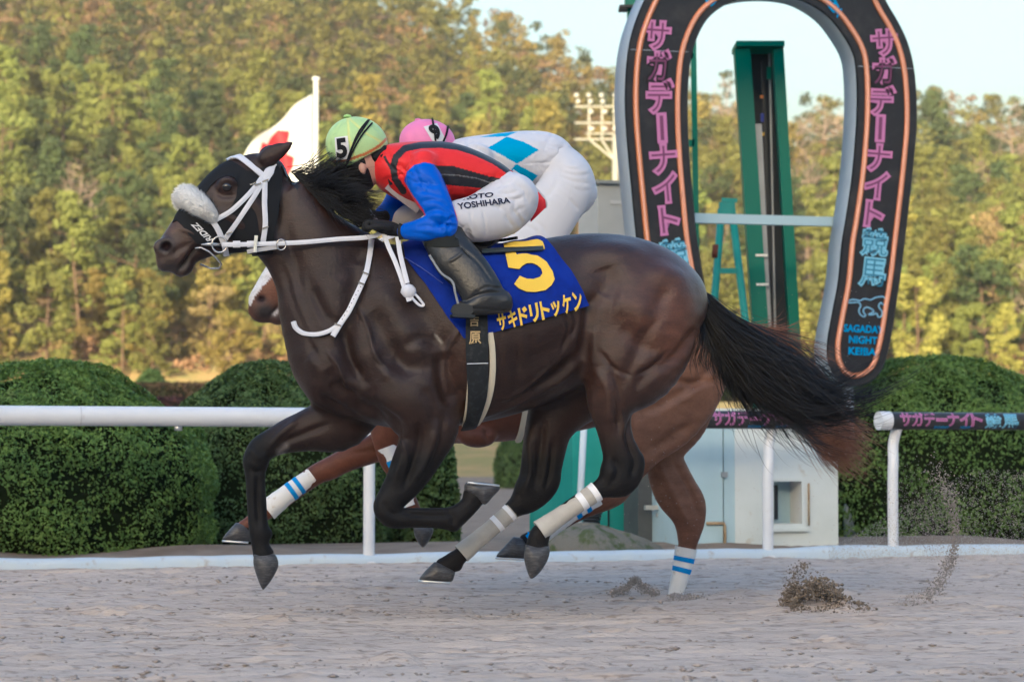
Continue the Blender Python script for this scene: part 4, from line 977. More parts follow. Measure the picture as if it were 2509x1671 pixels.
def decal(name, fld, s, quad, off, m, parent, offset=0.02, step=0.10, **kw):
    """lettering laid on the body: quad = pixel corners (bottom-left, bottom-right, top-right, top-left)"""
    v, f = fit_text(text_mesh(s, offset)); v, f = subdiv(v, f, step, 4); q = np.array(quad, float); x, y = v[:, :1], v[:, 1:2]
    P = q[0]*(1-x)*(1-y)+q[1]*x*(1-y)+q[2]*x*y+q[3]*(1-x)*y
    return link(name, mesh(fld.surf(P, off), f), m, parent, **kw)
def strap(name, fld, P, wd, off, m, parent, thick=0.006, mirror=False, n=6, w=None, **kw):
    """leather strap on the body along a pixel polyline; wd = width in px; w = lateral positions for a strap in free air"""
    P = np.asarray(P, float); c = catmull(P, n) if len(P) > 2 else np.array([P[0]+(P[-1]-P[0])*t for t in np.linspace(0, 1, 12)])
    t = np.gradient(c, axis=0); t /= np.linalg.norm(t, axis=1)[:, None]; nr = np.stack([-t[:, 1], t[:, 0]], -1)
    wd_ = np.interp(np.linspace(0, 1, len(c)), np.linspace(0, 1, len(wd)), wd)[:, None] if not np.isscalar(wd) else wd
    rows = []
    for k in (-.5, -.25, 0, .25, .5):
        q = c+nr*wd_*k
        if w is None: p = fld.surf(q, off); N = fld.grad(p)
        else:
            ww = np.interp(np.linspace(0, 1, len(c)), np.linspace(0, 1, len(w)), w); p = fld.pxa(q, ww); N = np.tile([0, -1.0, 0], (len(p), 1))
        rows.append((p, N))
    n_ = len(c); V = np.vstack([p+N*thick*(0.6 if i in (0, 4) else 1) for i, (p, N) in enumerate(rows)]+[p-N*thick for p, N in rows]); F = []
    for r in range(4):
        for i in range(n_-1): F += [(r*n_+i, r*n_+i+1, (r+1)*n_+i+1, (r+1)*n_+i), ((5+r)*n_+i, (6+r)*n_+i, (6+r)*n_+i+1, (5+r)*n_+i+1)]
    for i in range(n_-1): F += [(i, 5*n_+i, 5*n_+i+1, i+1), (4*n_+i, 4*n_+i+1, 9*n_+i+1, 9*n_+i)]
    for i in (0, n_-1): F += [tuple([r*n_+i for r in range(5)]+[r*n_+i for r in range(9, 4, -1)])]
    bm = bmesh.new(); me = mesh(V, F); bm.from_mesh(me); bmesh.ops.recalc_face_normals(bm, faces=bm.faces[:]); bm.to_mesh(me); bm.free()
    ob = link(name, me, m, parent, True, **kw); me.set_sharp_from_angle(angle=R(50))
    if mirror:
        me2 = me.copy(); v = np.array([x.co[:] for x in me.vertices]); v[:, 1] *= -1; me2.vertices.foreach_set('co', v.ravel()); me2.flip_normals(); link(name, me2, None, parent)
    return ob
def hair(name, guides, n, rad, seg, m, parent, seed, spread=0.5, fr=None, flick=0.0, clumps=70, tight=0.75, **kw):
    """strands interpolated between guide curves (each a list of local 3-D points)"""
    g = np.random.default_rng(seed); G = [catmull(q, 6) for q in guides]; k = 40
    G = np.array([[np.array([np.interp(t*(len(q)-1), np.arange(len(q)), q[:, a]) for a in range(3)]) for t in np.linspace(0, 1, k)] for q in G])
    TT = np.linspace(0, 1, seg); V, F = [], []; b = 0; CW = g.dirichlet(np.full(len(G), spread), clumps); CJ = g.normal(0, 1, (clumps, 3))*flick; CP = g.uniform(0, 6.28, clumps); CL = g.uniform(.82, 1, clumps)
    for i in range(n):
        q_ = g.integers(clumps); free = g.random() < .12; tg = 0 if free else tight
        wgt = g.dirichlet(np.full(len(G), spread)); wr = wgt; wgt = wgt*(1-tg)+CW[q_]*tg; root = np.tensordot(wr*.6+CW[q_]*.4, G[:, :1], 1); c = np.tensordot(wgt, G, 1); c = c+(root[0]-c[0])*np.linspace(1, 0, k)[:, None]**1.5
        L = g.uniform(0.62, 1.0)**0.45*CL[q_]; ps = TT*L*(k-1); ii = np.minimum(ps.astype(int), k-2); fr_ = (ps-ii)[:, None]; cur = c[ii]*(1-fr_)+c[ii+1]*fr_
        tt = TT[:, None]; jit = g.normal(0, 1, 3)*flick*(1.2 if free else .32)+CJ[q_]*(0 if free else 1); ph = CP[q_]+g.normal(0, .35)
        cur = cur+jit*tt**1.6+np.array([0, 1, 0])*0.006*np.sin(tt*9+ph)+np.array([0.6, 0, 1])*flick*0.35*np.sin(tt*5+ph)*tt
        r = rad*g.uniform(.6, 1.3)*np.interp(tt[:, 0], [0, .15, .8, 1], [.8, 1, .7, .15]); t = np.gradient(cur, axis=0); t /= np.maximum(np.linalg.norm(t, axis=1)[:, None], 1e-9)
        a1 = np.cross(t, [0, 1.0, 0.02]); a1 /= np.maximum(np.linalg.norm(a1, axis=1)[:, None], 1e-9); a2 = np.cross(t, a1)
        ring = np.stack([cur+(a1*math.cos(q)+a2*math.sin(q))*r[:, None] for q in (0, 2.094, 4.189)], 1); V.append(ring.reshape(-1, 3))
        j = np.arange(seg-1)*3+b
        for e in range(3): F.append(np.stack([j+e, j+(e+1) % 3, j+3+(e+1) % 3, j+3+e], -1))
        b += seg*3
    return link(name, mesh(np.vstack(V), np.vstack(F)), m, parent, True, **kw)
def hoof(name, fr, parent, out, w, b, m, mshoe=None, shoe=None):
    """hoof from its pixel outline, rounded across; shoe = sole edge pixel pair"""
    L = np.array(catmull(list(out)+[out[0]], 4)[:-1]); c = L.mean(0); V, F = [], []; ks = np.linspace(-1, 1, 9); m_ = len(L)
    for k in ks:
        s = math.sqrt(max(0, 1-abs(k)**2.6*0.9)); P = c+(L-c)*s; V.append(fr.pxa(P, w+k*b))
    for i in range(len(ks)-1):
        for j in range(m_): j2 = (j+1) % m_; F.append((i*m_+j, i*m_+j2, (i+1)*m_+j2, (i+1)*m_+j))
    F.append(tuple(range(m_))); F.append(tuple((len(ks)-1)*m_+j for j in reversed(range(m_))))
    o = link(name, mesh(np.vstack(V), F), m, parent, True); bm = bmesh.new(); bm.from_mesh(o.data); bmesh.ops.recalc_face_normals(bm, faces=bm.faces[:]); bm.to_mesh(o.data); bm.free(); o.data.set_sharp_from_angle(angle=R(60))
    if shoe:
        mb = MB(); pts = []
        for k in np.linspace(-1, 1, 15):
            t = k; q = np.array(shoe[0])+(np.array(shoe[1])-np.array(shoe[0]))*(abs(t)**2.2); pts.append(fr.px(*q, w+b*0.92*math.copysign(min(1, abs(t)**.5), t)))
        mb.tube(pts, 0.006, 6).build('shoe', mshoe, o, True)
    return o
# ================================================================== dark horse
HF = Frame((0, 0, 0), R(9))
M_coat = mat('bay_coat', (1, 1, 1), 0.32, 0.45, attr=True, noise=(12, (0.58, 0.55, 0.55), 0.36, 0.70), fine=(170, (0.55, 0.55, 0.55), 0.45, 0.72), bump=(230, 0.22), bump2=(55, 0.16), rlum=True, stretch=(1, 1, 2.2), sheen=0.03)
M_hoof = mat('hoof_horn', (0.045, 0.045, 0.05), 0.45, 0.4, noise=(30, (0.10, 0.10, 0.105), .45, .7), stretch=(1, 1, 4)); M_shoe = mat('horse_shoe', (0.62, 0.64, 0.66), 0.3, 0.5, metal=.7)
M_leather = mat('white_leather', (0.64, 0.65, 0.71), 0.4, 0.4, noise=(14, (.62, .62, .66), .45, .75)); M_ring = mat('steel_ring', (.55, .55, .55), .25, .5, metal=.9)
M_blk = mat('black_cloth', (0.008, 0.009, 0.012), 0.75, 0.25, bump=(300, .15)); M_mane = mat('black_hair', (0.0065, 0.0065, 0.008), 0.4, 0.45)
M_band = mat('bandage', (0.50, 0.475, 0.42), 0.85, 0.1, noise=(9, (0.42, 0.39, 0.34), .4, .7), bump=(120, .25))
def dark_horse():
    f = Field(HF, (-1.95, -.42, -.02), (1.02, .42, 2.34), 0.0085)
    # trunk
    f.pairs([(772, 840, 790, 978, 0, .10), (805, 770, 818, 1010, 0, .17), (862, 705, 872, 1040, 0, .205), (930, 640, 940, 1055, 0, .225), (1000, 603, 1010, 1055, 0, .24), (1080, 592, 1085, 1045, 0, .262), (1160, 600, 1160, 1034, 0, .285), (1240, 602, 1245, 1010, 0, .295), (1320, 590, 1325, 972, 0, .282), (1400, 577, 1405, 925, 0, .25), (1470, 573, 1475, 900, 0, .235), (1535, 582, 1545, 885, 0, .235), (1590, 606, 1600, 870, 0, .22), (1636, 645, 1642, 850, 0, .19)], 0, 4, 0.7)
    # neck and head
    f.pairs([(672, 400, 668, 600, 0, .07), (722, 448, 686, 652, 0, .078), (772, 490, 703, 690, 0, .088), (832, 527, 718, 742, 0, .105), (892, 556, 729, 802, 0, .135), (945, 588, 738, 862, 0, .17), (990, 615, 770, 940, 0, .20), (1040, 660, 830, 990, 0, .21)], .05, 4, .5)
    f.pairs([(684, 398, 676, 590, 0, .06), (634, 376, 668, 610, 0, .078), (590, 386, 655, 614, 0, .09), (556, 398, 632, 614, 0, .1), (526, 425, 600, 616, 0, .098), (498, 456, 565, 620, 0, .085), (470, 489, 532, 626, 0, .07), (443, 521, 505, 634, 0, .060), (420, 551, 484, 642, 0, .055), (400, 578, 466, 650, 0, .056), (386, 600, 446, 658, 0, .050), (382, 618, 425, 655, 0, .036)], .02, 4, .5)
    f.ell(450, 659, 0, .045, .036, .032, 30, .02); f.ell(402, 648, 0, .030, .038, .026, 40, .02); f.ell(392, 606, -.034, .030, .018, .034, 0, .02); f.ell(392, 606, .034, .030, .018, .034, 0, .02)
    f.ell(640, 555, -.055, .105, .035, .12, 0, .03); f.ell(640, 555, .055, .105, .035, .12, 0, .03)           # jaw muscles
    for s in (-1, 1):
        f.ell(556, 452, s*.085, .045, .022, .030, 20, .02)           # brow
        f.ell(408, 603, s*.060, .031, .034, .024, 35, .006, True)   # nostril
        e0, e1 = (650, 388, s*.05), (720, 349, s*.075) if s < 0 else (676, 357, s*.06)
        a, b = np.array(HF.px(*e0)), np.array(HF.px(*e1)); f.tube([[*(a+(b-a)*t), w1, w2] for t, w1, w2 in ((-.1, .03, .03), (.25, .04, .026), (.6, .030, .018), (1, .004, .004))], .02, 4, .5)
    # hindquarters and legs
    f.pairs([(1452, 690, 1690, 712, -.10, .16), (1428, 790, 1710, 790, -.13, .155), (1424, 880, 1668, 890, -.15, .135), (1430, 940, 1595, 948, -.15, .11), (1440, 988, 1554, 985, -.15, .085), (1460, 1040, 1546, 1038, -.15, .066), (1473, 1085, 1553, 1084, -.15, .055), (1478, 1122, 1569, 1114, -.15, .05), (1474, 1150, 1577, 1148, -.15, .047), (1466, 1166, 1553, 1188, -.15, .042), (1452, 1184, 1482, 1215, -.15, .031), (1392, 1224, 1412, 1255, -.15, .027), (1334, 1270, 1354, 1304, -.15, .031), (1308, 1290, 1338, 1322, -.15, .034), (1294, 1318, 1336, 1330, -.15, .030), (1288, 1340, 1345, 1343, -.15, .034)], .06, 4, .6)
    f.pairs([(1420, 720, 1660, 720, .12, .14), (1350, 850, 1610, 850, .14, .14), (1310, 930, 1510, 950, .15, .12), (1296, 990, 1445, 1000, .15, .095), (1288, 1046, 1402, 1050, .15, .075), (1282, 1095, 1386, 1098, .15, .062), (1277, 1140, 1375, 1150, .15, .055), (1270, 1180, 1366, 1189, .15, .048), (1254, 1212, 1325, 1232, .15, .042), (1238, 1236, 1268, 1264, .15, .031), (1182, 1288, 1202, 1318, .15, .027), (1124, 1340, 1146, 1370, .15, .031), (1100, 1356, 1128, 1385, .15, .033), (1080, 1370, 1116, 1395, .15, .030), (1064, 1381, 1112, 1402, .15, .034)], .06, 4, .6)
    f.pairs([(890, 800, 1080, 860, -.11, .12), (905, 900, 1110, 930, -.125, .125), (940, 990, 1128, 1000, -.135, .115), (984, 1042, 1122, 1055, -.14, .09), (975, 1094, 1093, 1100, -.14, .07), (958, 1140, 1064, 1145, -.14, .062), (944, 1180, 1032, 1186, -.14, .054), (928, 1210, 1000, 1220, -.14, .049), (919, 1240, 984, 1238, -.14, .046), (932, 1276, 982, 1246, -.14, .043), (966, 1291, 992, 1247, -.14, .036), (1010, 1291, 1020, 1245, -.14, .033), (1066, 1293, 1072, 1244, -.14, .031), (1110, 1296, 1106, 1242, -.14, .034), (1140, 1276, 1127, 1230, -.14, .030), (1166, 1252, 1140, 1214, -.14, .030), (1184, 1234, 1140, 1196, -.14, .034)], .05, 4, .6)
    f.pairs([(800, 880, 960, 980, .10, .11), (780, 972, 885, 1082, .11, .09), (732, 1010, 802, 1092, .12, .07), (686, 1033, 737, 1099, .12, .058), (645, 1060, 692, 1107, .12, .05), (612, 1086, 667, 1117, .12, .047), (598, 1120, 655, 1132, .12, .045), (599, 1146, 650, 1148, .12, .041), (603, 1177, 649, 1178, .12, .034), (606, 1235, 652, 1232, .12, .031), (609, 1280, 655, 1277, .12, .034), (612, 1308, 660, 1306, .12, .037), (617, 1336, 658, 1335, .12, .032), (621, 1360, 672, 1360, .12, .036)], .05, 4, .6)
    # muscle masses
    f.ell(1000, 960, -.20, .16, .07, .13, -20, .05); f.ell(880, 900, -.13, .12, .08, .16, 30, .05); f.ell(790, 930, -.07, .07, .08, .11, 0, .05); f.ell(790, 930, .07, .07, .08, .11, 0, .05)
    f.ell(1600, 740, -.17, .17, .09, .16, -30, .05); f.ell(1500, 650, -.13, .16, .09, .10, 0, .05); f.ell(1600, 740, .17, .17, .09, .16, -30, .05)
    # joints
    f.ell(946, 1244, -.14, .052, .046, .058, 20, .02); f.ell(628, 1130, .12, .052, .046, .056, 0, .02); f.ell(1564, 1136, -.15, .022, .024, .046, -15, .02); f.ell(1356, 1178, .15, .022, .024, .046, -15, .02); f.ell(1500, 1160, -.15, .05, .05, .055, 0, .02); f.ell(1290, 1196, .15, .05, .05, .055, 0, .02)
    for x, y, w in ((1112, 1290, -.14), (655, 1308, .12), (1332, 1318, -.15), (1120, 1386, .15)): f.ell(x, y, w, .024, .026, .024, 0, .015)
    V, F = f.mesh(4); N = normals(V, F); V = V+N*.0032
    S = [([(1424, 887), (1436, 830), (1440, 790), (1446, 750), (1470, 720)], 16, -.014), ([(1470, 720), (1490, 690), (1480, 650)], 26, -.009), ([(1450, 800), (1456, 850), (1456, 900)], 16, .006),
         ([(1713, 800), (1660, 870), (1590, 915), (1552, 960)], 16, -.012), ([(1560, 1010), (1540, 1060), (1548, 1110)], 8, -.012, -1, 0), ([(1640, 700), (1600, 780), (1560, 870), (1520, 960)], 20, -.010), ([(1500, 740), (1560, 760), (1600, 800)], 36, .012), ([(1460, 900), (1490, 960), (1495, 1040)], 15, .010, -1, 0), ([(1500, 900), (1515, 980), (1515, 1060)], 10, -.008, -1, 0),
         ([(1100, 1042), (1180, 1020), (1280, 980), (1370, 935), (1420, 890)], 7, .007), ([(1300, 960), (1370, 915), (1412, 870)], 14, -.014), ([(1240, 900), (1320, 880), (1400, 820)], 30, -.008), ([(1220, 840), (1225, 920), (1215, 980)], 12, -.004), ([(1260, 830), (1268, 900), (1262, 960)], 12, -.004), ([(1300, 820), (1310, 880)], 12, -.004),
         ([(880, 640), (860, 740), (850, 830), (860, 900), (900, 960)], 26, -.020), ([(905, 760), (960, 860), (1010, 930)], 26, -.013), ([(930, 700), (985, 800), (1040, 880)], 30, .010), ([(1085, 860), (1095, 940), (1110, 1000)], 26, -.020), ([(960, 870), (1010, 900), (1060, 900)], 20, -.009), ([(990, 850), (1030, 830), (1075, 840)], 14, -.007),
         ([(780, 965), (840, 1010), (900, 1045), (980, 1060)], 12, -.016), ([(800, 900), (830, 950), (880, 985)], 16, -.018), ([(830, 800), (850, 870), (890, 930)], 18, -.014), ([(755, 870), (790, 900), (830, 940)], 20, .012), ([(860, 990), (930, 1010), (985, 1045)], 14, -.012), ([(1000, 1040), (990, 1110), (965, 1180)], 12, .012, -1, 0), ([(1030, 1040), (1020, 1110), (990, 1190)], 9, -.010, -1, 0), ([(1070, 1050), (1055, 1110), (1020, 1180)], 12, .010, -1, 0), ([(1090, 1010), (1075, 1090), (1030, 1185)], 9, -.006, -1, 0),
         ([(700, 420), (690, 520), (720, 640), (770, 760), (810, 850)], 22, -.014), ([(760, 480), (800, 600), (850, 720)], 40, .008), ([(690, 650), (720, 740), (760, 840), (790, 900)], 10, -.010), ([(707, 690), (740, 790), (770, 860)], 12, .008),
         ([(730, 1030), (690, 1060), (660, 1095)], 8, .008, 0, 1), ([(800, 1040), (740, 1065), (690, 1085)], 9, -.009, 0, 1), ([(990, 1256), (1040, 1262), (1100, 1262)], 6, -.007, -1, 0), ([(630, 1160), (628, 1220), (632, 1290)], 6, -.005), 
         ([(485, 601), (470, 620), (452, 645), (436, 663)], 5, -.010), ([(470, 540), (500, 575), (520, 600)], 14, -.006), ([(520, 520), (560, 530), (600, 560)], 10, .006), ([(530, 468), (548, 480), (575, 478)], 6, -.006), ([(538, 448), (556, 440), (578, 450)], 5, .008), ([(610, 480), (640, 520), (650, 580)], 14, .006), ([(665, 470), (680, 520), (676, 590)], 10, -.012), ([(420, 625), (440, 610), (462, 600)], 8, -.005), ([(395, 588), (416, 590), (424, 606), (410, 620)], 6, .006)]
    S += [([(1500, 1120), (1515, 1155), (1500, 1185)], 9, -.008, -1, 0), ([(1548, 1165), (1556, 1135), (1550, 1095)], 8, -.009, -1, 0), ([(1330, 1040), (1322, 1120), (1312, 1190)], 11, -.010, 0, 1), ([(1294, 1060), (1300, 1150), (1284, 1205)], 10, .008, 0, 1), ([(1356, 1080), (1350, 1150), (1338, 1195)], 7, -.010, 0, 1), ([(940, 1225), (950, 1250), (975, 1262)], 9, -.006, -1, 0), ([(612, 1100), (632, 1118), (655, 1116)], 9, .006), ([(612, 1150), (628, 1156), (645, 1150)], 8, -.006), ([(634, 1170), (632, 1230), (638, 1285)], 5, -.006), ([(1095, 1250), (1110, 1265), (1108, 1285)], 7, -.006, -1, 0), ([(1110, 690), (1180, 860), (1240, 960)], 40, .006), ([(960, 930), (930, 900), (915, 850)], 14, .008), ([(1035, 950), (1060, 990), (1070, 1040)], 14, -.008), ([(820, 690), (860, 640), (900, 620)], 20, -.006), ([(1010, 720), (1060, 800), (1100, 850)], 24, -.007), ([(1120, 950), (1150, 1000)], 14, -.008), ([(1560, 640), (1600, 690), (1640, 740)], 30, -.007), ([(1520, 800), (1580, 850), (1620, 860)], 22, -.008), ([(760, 700), (790, 760), (830, 800)], 16, -.008), ([(735, 660), (760, 740), (800, 830)], 12, .007)]
    S += [([(1105, 960), (1090, 900), (1100, 850), (1130, 800)], 5, .006), ([(870, 740), (900, 800), (920, 870), (960, 910)], 5, .005), ([(1500, 930), (1520, 1000), (1530, 1070)], 5, .006, -1, 0), ([(1470, 860), (1500, 900), (1540, 920)], 6, -.006), ([(1230, 980), (1290, 950), (1350, 900)], 5, .005), ([(980, 1060), (1000, 1120), (985, 1180)], 5, .006, -1, 0), ([(800, 860), (830, 900), (850, 960)], 5, .006), ([(520, 560), (560, 590), (610, 600)], 5, .004), ([(440, 560), (470, 570), (500, 590)], 5, .004), ([(1640, 860), (1600, 900), (1560, 920)], 6, -.007), ([(1400, 830), (1412, 790), (1400, 750)], 6, -.006), ([(1380, 860), (1395, 810), (1385, 770)], 6, -.005)]
    V = strokes(V, N, HF, [(q[0], q[1], q[2]*1.7, *q[3:]) for q in S]); g = np.random.default_rng(1)
    # veins and loose skin
    # coat colour
    px = HF.to_px(V); c = np.tile(np.array([0.027, 0.0125, 0.009]), (len(V), 1))
    def blend(m, col):
        nonlocal c
        m = np.clip(m, 0, 1)[:, None]; c = c*(1-m)+np.array(col)*m
    def blob(x, y, rx, ry): return np.exp(-(((px[:, 0]-x)/rx)**2+((px[:, 1]-y)/ry)**2)*1.2)
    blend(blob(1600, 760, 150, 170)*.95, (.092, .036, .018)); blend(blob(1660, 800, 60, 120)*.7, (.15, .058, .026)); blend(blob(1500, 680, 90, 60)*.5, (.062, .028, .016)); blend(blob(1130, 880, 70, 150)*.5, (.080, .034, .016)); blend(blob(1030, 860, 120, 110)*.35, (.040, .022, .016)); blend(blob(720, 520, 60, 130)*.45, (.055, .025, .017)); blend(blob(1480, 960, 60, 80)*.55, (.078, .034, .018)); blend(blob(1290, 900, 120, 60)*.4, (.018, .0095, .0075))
    blk = (.0055, .0055, .0068); leg = np.clip((px[:, 1]-1060)/70, 0, 1); blend(leg*.95, blk); blend(np.clip((700-px[:, 0])/60, 0, 1)*np.clip((px[:, 1]-1020)/40, 0, 1), blk)
    m = np.clip((470-px[:, 0])/60, 0, 1)*np.clip((px[:, 1]-500)/40, 0, 1)*(px[:, 1] < 700); blend(m*.9, (.125, .062, .034)); blend(blob(404, 604, 34, 34)*1.1*(px[:, 1] < 700), (.022, .020, .022)); blend(blob(415, 655, 50, 26)*.95*(px[:, 0] < 480), (.030, .027, .028)); blend(np.clip(2.2-2.0*np.hypot((px[:, 0]-409)/18, (px[:, 1]-604)/14), 0, 1)*(px[:, 0] < 470), (.010, .002, .003)); blend(np.clip((V[:, 1] > -.02)*0, 0, 1), blk); blend(np.exp(-(poly_dist(px, [(485, 601), (452, 645), (436, 663)])[0]/4)**2), (.012, .010, .011))
    blend(blob(555, 480, 45, 45)*.5, (.06, .030, .020)); blend(np.clip(poly_dist(px, [(718, 350), (690, 372), (665, 390)])[0] < 12, 0, 1)*.5, (.05, .024, .018))
    for L_, wd in (([(685, 1106), (700, 1094)], 6), ([(1112, 757+10), (1112, 768)], 0.1)):
        blend(np.exp(-(poly_dist(px, L_)[0]/wd)**2)*.6, (.35, .32, .30))
    blend(np.exp(-(poly_dist(px, [(1068, 822), (1082, 840)])[0]/3)**2)*.8, (.40, .38, .33))
    e = empty('race_horse', (0, 0, 0), HF.yaw, label='dark bay racehorse in front, galloping left, with black hood and blue number 5 saddlecloth', cat='horse')
    link('body', mesh(V, F, cols=c), M_coat, e, True)
    return f, e
f5, horse5 = dark_horse()
# ------------------------------------------------------------------ dark horse: hooves, hair, tack
def Z1(x, y): return (340+.2551*x, 320+.2551*y)
def ZA(x, y): return (600+.2551*x, 560+.2551*y)
def Z3(x, y): return (900+.2551*x, 480+.2551*y)
def wrap(name, fr, pts, w, radii, m, parent, bands=(), mband=None, bname='stripe', n=20):
    """bandage round a leg; pts pixel centre line; bands = (t0,t1) rings standing 2 mm proud"""
    c = catmull([fr.px(x, y, w) for x, y in pts], 8); r = np.interp(np.linspace(0, 1, len(c)), np.linspace(0, 1, len(radii)), radii)
    g = np.random.default_rng(int(pts[0][0])); r = r*(1+g.normal(0, .012, len(r)))
    o = MB().tube([Vector(q) for q in c], list(r), n).build(name, m, parent, 'auto')
    for t0, t1 in bands:
        ts = np.linspace(t0, t1, 4)*(len(c)-1); cc = [Vector([np.interp(t, np.arange(len(c)), c[:, k]) for k in range(3)]) for t in ts]; rr = [float(np.interp(t, np.arange(len(c)), r))+.0018 for t in ts]
        MB().tube(cc, rr, n).build(bname, mband, o, 'auto')
    return o
def tack5():
    e, f, fr = horse5, f5, HF
    hoof('hoof', fr, e, [(622, 1356), (648, 1352), (674, 1358), (682, 1385), (668, 1416), (650, 1440), (642, 1442), (630, 1414), (621, 1382)], .12, .052, M_hoof)
    hoof('hoof', fr, e, [(1137, 1200), (1142, 1182), (1180, 1181), (1219, 1188), (1224, 1198), (1208, 1216), (1187, 1236), (1160, 1216)], -.14, .052, M_hoof, M_shoe, ((1222, 1190), (1146, 1182)))
    hoof('hoof', fr, e, [(1064, 1376), (1090, 1382), (1113, 1398), (1113, 1412), (1103, 1426), (1062, 1425), (1028, 1421), (1040, 1400)], .15, .055, M_hoof, M_shoe, ((1027, 1423), (1103, 1428)))
    hoof('hoof', fr, e, [(1288, 1334), (1316, 1334), (1345, 1338), (1344, 1366), (1326, 1398), (1304, 1417), (1294, 1406), (1284, 1368)], -.15, .054, M_hoof)
    MW = mat('bandage_tape', (.82, .82, .84), .6)
    wrap('leg_bandage', fr, [(1462, 1203), (1420, 1232), (1370, 1266), (1322, 1300)], -.15, (.046, .041, .041, .050), M_band, e, ((.0, .10), (.24, .34)), MW, 'tape'); wrap('leg_bandage', fr, [(1254, 1251), (1215, 1285), (1170, 1322), (1130, 1356)], .15, (.042, .040, .041, .048), M_band, e, ((.02, .09), (.27, .35)), MW, 'tape')
    # eye
    p = f.surf([(557, 460)], -.016)[0]; M = MB(); M.lathe((0, 0, 0), [(.027*math.sin(a), -.025*math.cos(a)) for a in np.linspace(.05, 3.09, 12)], 16); M.v = [Vector(p)+q for q in M.v]; M.build('eye', mat('horse_eye', (.006, .005, .005), .06, .8), e, True)
    # hair
    def H(L, ws): return [fr.px(x, y, w) for (x, y), w in zip(L, np.interp(np.linspace(0, 1, len(L)), np.linspace(0, 1, len(ws)), ws))]
    hair('mane', [H([(696, 404), (740, 384), (785, 350), (842, 318)], (0, -.02, -.04)), H([(712, 420), (760, 408), (812, 378), (880, 368)], (-.01, -.04, -.05)), H([(730, 442), (780, 432), (835, 412), (900, 420)], (-.02, -.05, -.04)), H([(752, 466), (800, 462), (855, 455), (910, 476)], (-.03, -.07, -.05)), H([(776, 486), (828, 490), (876, 496), (925, 520)], (-.04, -.09, -.09)), H([(806, 508), (850, 520), (895, 532), (942, 556)], (-.05, -.11, -.12)), H([(840, 528), (878, 542), (910, 556), (946, 580)], (-.06, -.13, -.14)), H([(770, 482), (800, 510), (845, 545), (900, 578)], (-.05, -.11, -.14)), H([(830, 524), (855, 545), (890, 568), (935, 590)], (-.06, -.14, -.16)), H([(720, 430), (750, 462), (790, 498), (840, 535)], (-.03, -.07, -.11))], 2300, .0021, 14, M_mane, e, 5, .16, flick=.036, clumps=75, tight=.78)
    cover('mane_base', f, [(690, 408), (716, 424), (762, 472), (822, 512), (880, 540), (940, 572), (946, 592), (900, 590), (850, 566), (800, 536), (745, 490), (700, 432)], .004, .008, 9, M_mane, e)
    T = [[(1688, 690), (1740, 718), (1800, 766), (1880, 808), (1950, 842), (2010, 890), (2050, 955), (2115, 966), (2190, 912), (2270, 850)], [(1688, 700), (1735, 742), (1790, 800), (1860, 850), (1930, 900), (1990, 950), (2040, 995), (2100, 984), (2170, 940), (2240, 880)], [(1690, 710), (1730, 765), (1775, 838), (1830, 905), (1890, 960), (1950, 1000), (2010, 1024), (2060, 1022), (2125, 1000), (2190, 950)], [(1692, 712), (1722, 778), (1758, 850), (1800, 925), (1850, 975), (1910, 1005), (1960, 1025), (2000, 1036)], [(1694, 715), (1718, 788), (1740, 850), (1775, 900), (1800, 950), (1850, 985), (1900, 1000)], [(1690, 700), (1716, 770), (1708, 830), (1690, 872), (1702, 912)]]
    gu = [H(q, (0, a, b)) for q, a, b in zip(T, (0, -.05, -.08, .06, -.02, -.08), (.05, -.06, -.10, .12, .0, -.10))]
    hair('tail', gu[:5], 1250, .0022, 22, M_mane, e, 6, .20, flick=.066, clumps=44, tight=.88); hair('tail_strand', gu[:5], 420, .0016, 20, M_mane, e, 16, .35, flick=.12, clumps=60, tight=.4); hair('tail_wisp', [gu[5], gu[4]], 140, .002, 14, M_mane, e, 9, .35, flick=.02)
    MB().tube([Vector(q) for q in catmull([fr.px(1678, 680, 0), fr.px(1700, 706, 0), fr.px(1735, 745, 0), fr.px(1780, 795, 0)], 5)], list(np.linspace(.042, .008, 16)), 10).build('tail_dock', M_mane, e, True)
    # hood
    hp = [Z1(*p) for p in [(330, 890), (390, 755), (560, 565), (700, 375), (825, 262), (870, 290), (960, 340), (1040, 395), (1120, 402), (1180, 362), (1300, 318), (1372, 400), (1368, 560), (1340, 800), (1305, 950), (1290, 1180), (1100, 1190), (950, 1210), (830, 1225), (800, 1140), (720, 1095), (640, 1088), (560, 1085), (490, 1010), (430, 930), (370, 868)]]
    hole = [Z1(*p) for p in [(650, 605), (700, 535), (760, 480), (840, 446), (915, 462), (945, 540), (938, 640), (885, 740), (800, 800), (765, 775), (705, 665)]]
    hd = cover('hood', f, hp, .007, .010, 5, M_blk, e, [hole], mirror=True)
    decal('lettering', f, 'RIDEZ', [Z1(720, 1040), Z1(560, 885), Z1(500, 905), Z1(660, 1062)], .0095, M_white, hd, 0.03)
    # bridle
    br = empty('bridle'); br.parent = e
    for nm, L, wd in (('browband', [(845, 290), (890, 265), (960, 270), (1030, 315), (1105, 375), (1195, 445)], 13), ('headpiece', [(1300, 325), (1250, 400), (1205, 480)], (7, 22, 20)), ('cheek_strap', [(1180, 460), (1060, 610), (900, 765), (755, 852)], 11.5), ('cheek_strap', [(1185, 500), (1095, 650), (950, 870), (820, 1045)], 12), ('throat_strap', [(1205, 480), (1202, 700), (1212, 900), (1192, 1065)], 12.5), ('noseband', [(715, 870), (770, 960), (820, 1090), (845, 1200)], 13.5)):
        strap(nm, f, [Z1(*p) for p in L], wd, .014, M_leather, br, .004, mirror=nm != 'headpiece')
